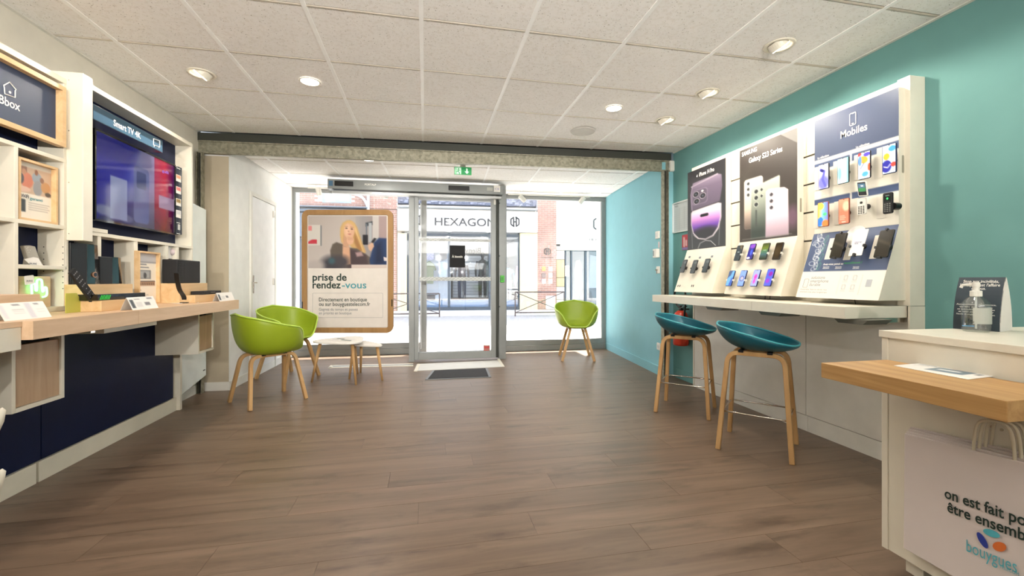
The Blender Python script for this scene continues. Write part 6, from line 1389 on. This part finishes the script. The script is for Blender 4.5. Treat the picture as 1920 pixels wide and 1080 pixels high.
for s_t, v, u0, u1 in (("Aucune forme de violence,", 571, 1793, 1868), ("qu'elle soit verbale,", 575.5, 1799, 1861), ("ne sera tolérée par nos équipes", 580, 1795, 1865), ("et nous pouvons refuser", 584.5, 1797, 1863), ("l'accès et engager des poursuites.", 589, 1793, 1866)):
    Pq = PL(pL+bk*arc(.35)-bk*.003, -bk, rr_); tpx(nc, s_t, Pq, (u0, v), (u1, v+.8), 2.6, INKW, .01, .15, off=0)
# sanitiser bottle
pbt = onZ(1830, 621.5, ZT); sb = thing('sanitiser_bottle', 'clear hand gel bottle with white pump in front of the dark notice', 'bottle', pbt); R_ = .5*(onZ(1857, 622, ZT)-onZ(1803, 620, ZT)).length
CLEAR = bpy.data.materials.new('clear_gel'); CLEAR.use_nodes = True; _b = CLEAR.node_tree.nodes['Principled BSDF']; _b.inputs['Transmission Weight'].default_value = .92; _b.inputs['Roughness'].default_value = .06; _b.inputs['IOR'].default_value = 1.25; _b.inputs['Base Color'].default_value = (.93, .96, .95, 1)
hB = onP(1830, 556, pbt, -bk).z-ZT
mk('bottle_body', B().lathe([(R_*.85, 0), (R_*.97, .006), (R_, .02), (R_, hB*.72), (R_*.93, hB*.82), (R_*.7, hB*.93), (R_*.42, hB), (R_*.38, hB+.004)], pbt, 36), glass('clear_gel_bottle', (.90, .93, .92), .16), sb, smooth=True)
mk('pump_collar', B().lathe([(R_*.40, 0), (R_*.42, .002), (R_*.42, .02), (R_*.3, .022)], pbt+Vector((0, 0, hB)), 24), WHITE2, sb)
mk('pump_head', B().lathe([(.009, 0), (.009, .014), (.011, .016), (.011, .032)], pbt+Vector((0, 0, hB+.02)), 18).tube([pbt+Vector((0, 0, hB+.046)), pbt+Vector((0, 0, hB+.046))-rr_*.035-Vector((0, 0, .004)), pbt+Vector((0, 0, hB+.042))-rr_*.04-Vector((0, 0, .01))], .005, 10), WHITE2, sb)
mk('dip_tube', B().tube([pbt+Vector((0, 0, .01)), pbt+Vector((0, 0, hB))], .003, 8), M('tube_white', (220, 224, 222), .4), sb)
bb = B(); n = 16
for k in range(n):
    a0, a1 = math.radians(200+k*7), math.radians(200+(k+1)*7); R2 = R_+.0008
    bb.face([pbt+Vector((R2*math.cos(a0), R2*math.sin(a0), .03)), pbt+Vector((R2*math.cos(a1), R2*math.sin(a1), .03)), pbt+Vector((R2*math.cos(a1), R2*math.sin(a1), .088)), pbt+Vector((R2*math.cos(a0), R2*math.sin(a0), .088))])
mk('label', bb, M('label_white', (176, 180, 172), .5), sb, smooth=True)
dvv = Vector((-pbt.x, -pbt.y, 0)).normalized(); PBo = PL(pbt+dvv*(R_+.0015), dvv)
mk('blue_band', B().rrect(PBo.at(1815, 611), PBo.r, PBo.u, .03, .004, .001, PBo.n*.0005), M('label_blue', (90, 140, 180), .5), sb)
bb = B()
for k in range(11): bb.rrect(PBo.at(1810+k*1.6, 604), PBo.r, PBo.u, .0007+.0006*(k % 3), .006, .0001, PBo.n*.0005, 1)
mk('barcode', bb, DGREY, sb, kind='stuff')

# ================================================================== STREET
GZ = -.12
O2 = Vector((0, 16.6, 0)); sd_ = Vector((1, -.055, 0)).normalized(); sn = Vector((sd_.y, -sd_.x, 0)); PST = PL(O2, sn, sd_)
def SP(s, z, d=0): q = O2+sd_*s+sn*d; return Vector((q.x, q.y, z))
def sz(u, v, d=0): q = PST.at(u, v, d); return (q-O2).dot(sd_), q.z
def sbox(s0, s1, z0, z1, d0, d1, m, nm, par=None, bev=0, **k):
    return mk(nm, B().para(SP(s0, z0, d0), sd_*(s1-s0), sn*(d1-d0), (0, 0, z1-z0)), m, par, bevel=bev, **k)
def pxbox(u0, v0, u1, v1, d0, d1, m, nm, par=None, **k):
    s0, zt_ = sz(u0, v0, d1); s1, zb_ = sz(u1, v1, d1); return sbox(s0, s1, min(zb_, zt_), max(zb_, zt_), d0, d1, m, nm, par, **k)
ASPH = M('asphalt', (156, 155, 154), .9, var=.08, bump=.4, bs=80); PAVE = M('paving', (214, 210, 204), .85, var=.05)
g = struct('street_ground', B().box(-25, 25, 6.75, 40, GZ-.1, GZ), ASPH)
struct('near_sidewalk', B().box(-25, 25, 6.72, 8.6, GZ, -.02), PAVE)
fs_ = struct('far_sidewalk', B().para(SP(-20, GZ, 0), sd_*40, sn*1.75, (0, 0, .06)), PAVE, loc=(0, 0, GZ))
for k in range(60):
    s0 = -9+.3*k; o = mk('paving_slab', B().para(SP(s0, GZ+.06, .08), sd_*.288, sn*1.2, (0, 0, .012)), PAVE, fs_)
struct('kerb', B().para(SP(-20, GZ, 1.76), sd_*40, sn*.14, (0, 0, .075)), M('kerb_stone', (206, 204, 200), .8))
# our own frontage outside (unseen canopy added to keep the sun off the glass)
struct('added_canopy', B().prism([(-2.6, 6.64, 2.72), (3.2, 6.47, 2.72), (3.2, 7.9, 2.72), (-2.6, 8.05, 2.72)], (0, 0, .9)), WHITE2)
struct('wall_front_left', B().box(-8, -1.86, 6.62, 7.0, -.1, 5), PLASTER_W); struct('wall_front_right', B().box(2.83, 9, 6.43, 6.8, -.1, 5), PLASTER_W)
struct('trim_4', B().prism([(-2.6, 6.64, 2.40), (3.2, 6.47, 2.40), (3.2, 6.6, 2.40), (-2.6, 6.77, 2.40)], (0, 0, .32)), GREYAL)
struct('wall_front_top', B().box(-8, 9, 6.72, 7.0, 3.6, 6), PLASTER_W)

BRK = M('brick_pink', (162, 126, 114), .9, var=.18, vs=3); MORT = M('mortar', (196, 188, 180), .95)
def brick_wall(name, lab, u0, v0, u1, v1, d1, course=.075, ln=.23, cat='wall', skip=None):
    s0, zt_ = sz(u0, v0, d1); s1, zb_ = sz(u1, v1, d1)
    t = thing(name, lab, cat, SP((s0+s1)/2, zb_, d1))
    sbox(s0, s1, zb_, zt_, 0, d1-.01, MORT, 'mortar_bed', t)
    bb = B(); z = zb_; r = 0
    while z < zt_-.02:
        s = s0-(ln/2 if r % 2 else 0)
        while s < s1:
            a, c2 = max(s, s0), min(s+ln-.014, s1)
            if c2-a > .04 and not (skip and skip((a+c2)/2, z)):
                o_ = SP(a, z, d1-.01); bb.para(o_, sd_*(c2-a), sn*(.008+random.random()*.006), (0, 0, min(course-.014, zt_-z)))
            s += ln
        z += course; r += 1
    mk('bricks', bb, BRK, t, kind='stuff'); return t
# -- left building
wskip = lambda s, z: (sz(598, 370)[0] < s < sz(664, 370)[0] and z > sz(600, 381)[1])
lb = brick_wall('brick_house', 'pink brick upper storey of the house across the street, behind the poster', 520, 300, 745, 392, .25, cat='building', skip=wskip)
wn = lambda u0, v0, u1, v1, m, nm, d0=.2, d1=.27: pxbox(u0, v0, u1, v1, d0, d1, m, nm, lb)
WB = M('window_blue', (150, 170, 190), .5)
wn(604, 300, 658, 381, WB, 'window_frame', .2, .262); wn(610, 300, 628, 377, M('window_pale', (226, 230, 204), .3), 'pane', .2, .268); wn(637, 300, 655, 377, M('window_pale', (226, 230, 204), .3), 'pane', .2, .268)
ls = thing('grey_shopfront', 'grey blue shopfront of the neighbouring shop behind the hanging poster', 'shopfront', SP(-4, GZ+.06, .3))
q = lambda u0, v0, u1, v1, d0, d1, m, nm: pxbox(u0, v0, u1, v1, d0, d1, m, nm, ls)
GB = M('shopfront_grey', (92, 104, 118), .6); q(520, 384, 688, 389, 0.0, .6, M('ledge_grey', (120, 130, 144), .6), 'cornice'); q(520, 389.5, 690, 398, 0.0, .45, GB, 'fascia'); q(520, 398.5, 560, 445, 0, .3, GB, 'sign_band'); q(560, 398.5, 690, 445, 0, .3, GB, 'sign_band')
sb0, sb1 = sz(520, 500)[0], sz(740, 500)[0]; sbox(sb0, sz(686, 500)[0], sz(600, 445, .3)[1]-3.9, sz(600, 446, .3)[1], -.2, .1, M('shop_dark', (80, 90, 100), .4), 'wall_back', ls); 
for u in (548, 566, 600, 640, 678): q(u, 446, u+4, 588, .1, .3, M('frame_light', (190, 200, 206), .5), 'shop_mullion')
tpx(ls, 'e', PL(SP(0, 0, .31), sn, sd_), (550, 430), (557, 430), 10, INKW, .014)
brick_wall('brick_pier', 'tall pink brick pier between poster and white shop sign', 692, 392, 744, 588, .22)
dp = thing('drain_pipe', 'pale drain pipe running down the brick house across the street', 'pipe', SP(-3, 2.5, .4)); pts = [PST.at(655, 361, .4), PST.at(668, 365, .45), PST.at(680, 371, .45), PST.at(688, 384, .4), PST.at(690.5, 398, .35)]
mk('bend', B().tube(smooth(pts, 4), .045, 10), M('pipe_pale', (206, 220, 228), .4), dp, smooth=True); mk('downpipe', B().tube([PST.at(690.5, 300, .4), PST.at(690.5, 398, .4)], .05, 10), MATS['pipe_pale'], dp, smooth=True)
# -- slate wall above the clothing shop
sl = thing('slate_wall', 'rough grey slate clad wall above the clothing shop sign', 'wall', SP(0, 4, 0)); s0, zt_ = sz(739, 290, .05); s1, zb_ = sz(1031, 388, .05); sbox(s0, s1, zb_, zt_, -.3, .05, M('slate', (104, 108, 122), .9, var=.3, vs=22, bump=1, bs=30), 'slate_face', sl)
bb = B()
for k in range(900): s = s0+random.random()*(s1-s0-.15); z = zb_+random.random()*(zt_-zb_-.1); bb.para(SP(s, z, .05), sd_*(.06+.1*random.random()), sn*(.01+.04*random.random()), (0, 0, .03+.05*random.random()))
mk('slate_chips', bb, M('slate_chip', (140, 142, 156), .9, var=.3, vs=5), sl, kind='stuff')
# -- clothing shop HEXAGONE
hx = thing('clothing_shopfront', 'white HEXAGONE clothing shopfront with large display windows across the street', 'shopfront', SP(0, GZ+.06, .3))
q = lambda u0, v0, u1, v1, d0, d1, m, nm, **k: pxbox(u0, v0, u1, v1, d0, d1, m, nm, hx, **k)
WSH = M('shop_white', (238, 238, 236), .7); CRM = M('shop_cream', (214, 200, 160), .7); FRM = M('window_steel', (56, 68, 80), .5)
q(745, 386, 1008, 391, .0, .55, M('cornice_white', (226, 232, 236), .6), 'cornice'); q(745, 391.5, 1008, 436, .0, .45, WSH, 'sign_board')
PSX = PL(SP(0, 0, .456), sn, sd_)
tpx(hx, 'HEXAGONE', PSX, (815, 422.5), (942, 424), 14.5, INKS, .02)
def hexlogo(P, u, v, r, par, th_=.05):
    c = P.at(u, v); bb = B(); pts = [c+P.r*r*math.sin(math.radians(60*k))*1.0+P.u*r*1.1*math.cos(math.radians(60*k)) for k in range(6)]
    def bar(a, b_): d = b_-a; nrm = P.n.cross(d).normalized()*th_; bb.para(a-nrm/2, d, nrm, P.n*.02)
    bar(pts[0].lerp(pts[5], .2), pts[5]); bar(pts[5], pts[4]); bar(pts[4], pts[3].lerp(pts[4], .15)); bar(pts[0].lerp(pts[1], .12), pts[1]); bar(pts[1], pts[2]); bar(pts[2], pts[3].lerp(pts[2], .2))
    x = r*.28; bar(c-P.r*x+P.u*r*.75, c-P.r*x-P.u*r*1.0); bar(c+P.r*x+P.u*r*1.0, c+P.r*x-P.u*r*.75); bar(c-P.r*x, c+P.r*x)
    mk('hexagon_logo', bb, INKS, par)
hexlogo(PSX, 790, 413, .18, hx); hexlogo(PSX, 965.5, 416, .18, hx)
zgr = GZ+.072
def pier(u0, u1, v0): s0, zt_ = sz(u0, v0, .3); s1, _ = sz(u1, v0, .3); sbox(s0, s1, zgr, zt_, 0, .3, CRM, 'pier', hx)
pier(745, 762.5, 437); pier(975, 1008, 437)
for u0, u1 in ((762.5, 766), (839.5, 844), (916.5, 922), (972, 975.5)): s0, zt_ = sz(u0, 437, .2); s1, _ = sz(u1, 437, .2); sbox(s0, s1, zgr, zt_, .1, .2, FRM, 'mullion', hx)
s0, zt_ = sz(762.5, 437, .2); s1, zb_ = sz(975.5, 581, .2); sbox(s0, s1, zt_-.09, zt_, .08, .21, FRM, 'transom', hx); sbox(s0, s1, zgr, zgr+.12, .08, .21, FRM, 'sill', hx)
sbox(s0, s1, zgr+.12, zt_-.09, .13, .15, GLASS2, 'shop_pane', hx)
# interior box
IN = M('shop_interior', (158, 162, 166), .8); IN2 = M('shop_interior_brown', (150, 138, 130), .8); PLB = M('shop_plinth', (104, 136, 168), .5)
sbox(s0-.2, s1+.2, zgr, zt_+.1, -4.2, -4.1, IN, 'rear_wall', hx); sbox(s0-.2, s0-.1, zgr, zt_+.1, -4.1, .0, IN, 'inner_side', hx); sbox(s1+.1, s1+.2, zgr, zt_+.1, -4.1, 0, IN, 'inner_side', hx); sbox(s0-.2, s1+.2, zt_+.0, zt_+.1, -4.1, 0, M('shop_ceiling', (180, 186, 194), .8), 'inner_ceiling', hx); sbox(s0-.2, s1+.2, zgr, zgr+.02, -4.1, 0, IN, 'inner_floor', hx)
sbox(s0, s1, zgr+.02, zgr+.36, -.9, 0, PLB, 'display_plinth', hx)
a = sz(845, 500, -1)[0]; a0 = sz(766, 500, -1)[0]; sbox(a0-.1, a, zgr+.36, zt_-.5, -.95, -.9, WSH, 'display_screen', hx)
a2 = sz(919, 500, -1)[0]; a1 = sz(849, 500, -2.2)[0]
for k in range(14): sbox(a1, a2, zgr+.4+k*.13, zgr+.4+k*.13+.115, -2.25, -2.2, WSH, 'slat', hx)
for u, v in ((883, 460), (905, 463), (960, 458)): c = PST.at(u, v, -1.6); mk('shop_lamp', B().box(c.x-.12, c.x+.12, c.y-.05, c.y+.05, c.z, c.z+.02), M('shop_lamp', (255, 255, 255), .5, emis=3, var=0), hx)
# clothes and mannequins
def garment(name, lab, cat, pts, d, m, th_=.05, grp=None):
    ps = [PST.at(u, v, d) for u, v in pts]; o = mk(name, B().prism(ps, -sn*th_), m, bevel=.015); tag(o, lab, cat, grp); return o
garment('tee_shirt', 'sage green tee shirt hanging in the shop window across the street', 'shirt', [(801, 491), (805, 489), (808, 491), (814, 495), (818.5, 506), (815, 508), (813, 504), (812.5, 532), (796, 532), (796, 504), (793.5, 508), (792, 500), (796, 494)], -.4, M('sage_cloth', (138, 144, 112), .9))
garment('patterned_blouse', 'white blouse with violet dots hanging high in the shop window', 'blouse', [(793, 455), (813, 455), (814, 484), (811, 488), (798, 487), (794, 478)], -.45, M('dotted_cloth', (206, 198, 214), .9, var=.35, vs=25))
garment('beige_jumper', 'beige brown jumper hanging beside the dotted blouse', 'jumper', [(822, 455), (837, 456), (838, 486), (828, 488), (824, 478)], -.5, M('beige_cloth', (176, 164, 152), .9))
garment('white_shirt', 'white printed tee shirt hanging under the beige jumper', 'shirt', [(822, 492), (833, 490), (838, 494), (838, 528), (824, 526)], -.48, M('white_cloth', (226, 228, 232), .9))
def mannequin(lab, u, v0, v1, d, cj, ct, skin):
    s0, zt_ = sz(u, v0, d); _, zb_ = sz(u, v1, d); Hm = zt_-zb_; o0 = SP(s0, zb_, d); t = thing('mannequin', lab, 'mannequin', o0); k = Hm/1.8
    def P(x, y, z): return o0+sd_*x*k+sn*y*k+Vector((0, 0, z*k))
    for sg in (-1, 1):
        mk('trouser_leg', B().tube([P(sg*.1, 0, .02), P(sg*.1, .02, .48), P(sg*.09, 0, .92)], lambda f: (.062+.035*f)*k, 12), ct, t, smooth=True)
        mk('arm', B().tube(smooth([P(sg*.2, 0, 1.45), P(sg*.27, -.02, 1.2), P(sg*.28, .03, .98), P(sg*.27, .08, .84)], 3), lambda f: (.058-.028*f)*k, 10), cj, t, smooth=True)
    prof = [(.09, .86), (.165, .9), (.16, 1.05), (.15, 1.15), (.185, 1.36), (.17, 1.46), (.06, 1.53), (.05, 1.56)]
    b = B(); b.lathe([(r*k, z*k) for r, z in prof], o0, 20); 
    for v in b.bm.verts:
        dd = (v.co-o0).dot(sn); v.co -= sn*dd*.42
    mk('jacket', b, cj, t, smooth=True)
    b = B(); b.lathe([(.05*k, 1.54*k), (.05*k, 1.6*k), (.08*k, 1.66*k), (.085*k, 1.73*k), (.05*k, 1.8*k), (.005, 1.82*k)], o0, 16); mk('head', b, skin, t, smooth=True)
    return t
NVY = M('navy_cloth', (30, 38, 60), .9); TAU = M('taupe_cloth', (96, 84, 80), .9); DRK = M('dark_cloth', (40, 42, 50), .9)
mannequin('mannequin in taupe jacket and navy trousers in the shop window', 866, 482, 561, -.5, TAU, NVY, TAU)
mannequin('dark dressed mannequin at the right of the shop window', 905, 474, 558, -1.6, DRK, DRK, DRK)
mannequin('mannequin in pale blue dress seen right of the door post', 953, 492, 562, -.6, M('blue_cloth', (150, 180, 206), .9), M('floral_cloth', (200, 204, 200), .9, var=.4, vs=30), DRK)
garment('pink_scarf', 'pink scarf hanging on the rack in the right shop window', 'scarf', [(982-14, 498), (973, 500), (972, 520), (966, 540), (964, 530), (967, 510)], -.3, M('pink_cloth', (206, 150, 176), .9))
for u0, u1, lb_ in ((792, 816, 'dark handbag on the plinth at the left of the shop window'), (960, 974, 'dark handbag on the plinth at the right of the shop window')): s0, z0 = sz(u0, 562, -.4); s1, _ = sz(u1, 562, -.4); o = mk('handbag', B().para(SP(s0, zgr+.365, -.5), sd_*(s1-s0), sn*.16, (0, 0, .22)), DRK, bevel=.03); tag(o, lb_, 'handbag')
# -- brick column with plaques
bc = brick_wall('brick_column', 'pink brick column with shop plaques right of the HEXAGONE sign', 1008, 290, 1043, 586, .3)
PBC = PL(SP(0, 0, .31), sn, sd_); hexlogo(PBC, 1026, 471.5, .13, bc, .03); tpx(bc, 'HEXAGONE', PBC, (1014.5, 484), (1038, 484.5), 2.6, INKS, .01)
for k, (u, v, m) in enumerate(((1019.5, 504, M('plaque_orange', (226, 150, 90), .5)), (1032, 504.5, WSH), (1019.5, 516, M('plaque_brown', (120, 104, 100), .5)), (1032, 516, WSH), (1019.5, 527.5, WSH), (1032, 527.5, WSH))):
    mk('plaque', B().rrect(PBC.at(u, v), PBC.r, PBC.u, .15, .17, .01, PBC.n*.02), m, bc)
mk('meter_box', B().rrect(PBC.at(1032, 567), PBC.r, PBC.u, .36, .5, .02, PBC.n*.05), WSH, bc)
# -- arched white shop
ar = thing('arched_shopfront', 'white arched shopfront with glass doors at the right across the street', 'shopfront', SP(4, GZ+.06, .3)); q = lambda u0, v0, u1, v1, d0, d1, m, nm, **k: pxbox(u0, v0, u1, v1, d0, d1, m, nm, ar, **k)
STN = M('pale_stone', (216, 210, 198), .85, var=.06); q(1043, 290, 1290, 461, -.2, .22, STN, 'upper_wall'); s0, _ = sz(1043, 461, .25); s1, _ = sz(1059, 461, .25); 
zz_ = [zgr]+[sz(1050, v, .25)[1] for v in (548, 540, 520, 486, 472)]; 
_zp = zgr
for k, v in enumerate((562, 538, 521, 487, 470, 461.5)): z_ = sz(1050, v, .25)[1]; sbox(s0+.01, s1-.01, _zp+.012, z_, 0, .25, M('stone_ochre', (198, 174, 134), .85) if k in (2, 3) else STN, 'stone_block', ar, bev=.02); _zp = z_
cA = PST.at(1128, 470, .23); bb = B(); R_ = (PST.at(1128, 398, .23)-cA).length; pts = [cA+sd_*R_*1.12*math.cos(PI*k/24)+Vector((0, 0, R_*math.sin(PI*k/24))) for k in range(25)]; bb.prism(pts, sn*.06); mk('arch_panel', bb, M('arch_cream', (240, 238, 222), .7), ar)
PAR = PL(SP(0, 0, .31), sn, sd_); hexlogo(PAR, 1124, 420, .27, ar, .045); tpx(ar, 'HEXAGONE', PAR, (1105, 451.5), (1150, 452), 5, INKS, .0)
for u0, u1 in ((1059, 1061.5), (1070, 1073), (1096.5, 1100), (1122, 1130), (1160, 1164)): s0, zt_ = sz(u0, 462, .1); s1, _ = sz(u1, 462, .1); sbox(s0, s1, zgr, zt_, 0, .1, FRM, 'mullion', ar)
s0, zt_ = sz(1059, 462, .1); s1, _ = sz(1290, 462, .1); sbox(s0, s1, zt_-.05, zt_, 0, .12, FRM, 'transom', ar); sbox(s0, s1, zgr, zt_-.05, .04, .05, GLASS2, 'shop_pane', ar); sbox(s0, s1, zgr, zt_+.2, -3, -2.9, M('arch_inside', (100, 112, 118), .8), 'rear_wall', ar); sbox(s0, s1, zt_+.1, zt_+.2, -2.9, 0, IN, 'inner_ceiling', ar); sbox(s0, s1, zgr, zgr+.02, -2.9, 0, IN, 'inner_floor', ar)
mk('door_paper', B().rrect(PAR.at(1064, 508), PAR.r, PAR.u, .15, .42, .01, -PAR.n*.1), WSH, ar)
garment('long_coat', 'pale long coat hanging inside the arched shop', 'coat', [(1080, 488), (1088, 486), (1092, 500), (1090, 545), (1078, 545), (1077, 505)], -.8, M('coat_pale', (190, 182, 178), .9)); garment('white_dress', 'white dress hanging inside the arched shop right of the coat', 'dress', [(1106, 478), (1118, 480), (1120, 540), (1104, 540)], -.8, M('dress_white', (216, 220, 220), .9))
garment('potted_dark_bag', 'dark rounded display piece low in the arched shop window', 'display piece', [(1090, 545), (1098, 540), (1108, 545), (1112, 560), (1106, 575), (1092, 572), (1087, 560)], -.4, DRK)
# barriers
def barrier(lab, uA, uB, vT, vB):
    pb = onZ(uA, vB, GZ); pb2 = onZ(uB, vB, GZ); y_ = min(pb.y, 14.6); a = PL((0, 14.3, 0), sn, sd_); A, Bq = a.at(uA, vT), a.at(uB, vT); zt_ = (A.z+Bq.z)/2; ab, bb_ = Vector((A.x, A.y, GZ)), Vector((Bq.x, Bq.y, GZ)); At, Bt = Vector((A.x, A.y, zt_)), Vector((Bq.x, Bq.y, zt_))
    t = thing('street_barrier', lab, 'barrier', (ab+bb_)/2, 'crossed pedestrian barriers'); m = M('barrier_grey', (84, 76, 76), .5, metal=.3); r = .022
    mk('post', B().tube([ab, At], r), m, t); mk('post', B().tube([bb_, Bt], r), m, t); mk('top_rail', B().tube([At, Bt], r), m, t); lo = Vector((0, 0, .12)); mk('bottom_rail', B().tube([ab+lo, bb_+lo], r), m, t); mk('diagonal', B().tube([ab+lo, Bt], .014), m, t); mk('diagonal', B().tube([bb_+lo, At], .014), m, t)
barrier('crossed grey steel street barrier left of the door glass', 706, 824, 550.5, 600); barrier('crossed grey steel street barrier behind the green chair at right', 966, 1058, 547.5, 597)
# buildings go on upward and sideways outside the frame (they cast the street's shade)
struct('far_building_mass', B().para(SP(-16, 5.2, -3), sd_*32, sn*3, (0, 0, 2.6)), STN); struct('far_building_back', B().para(SP(-16, 0, -6), sd_*32, sn*1.2, (0, 0, 7.5)), STN)
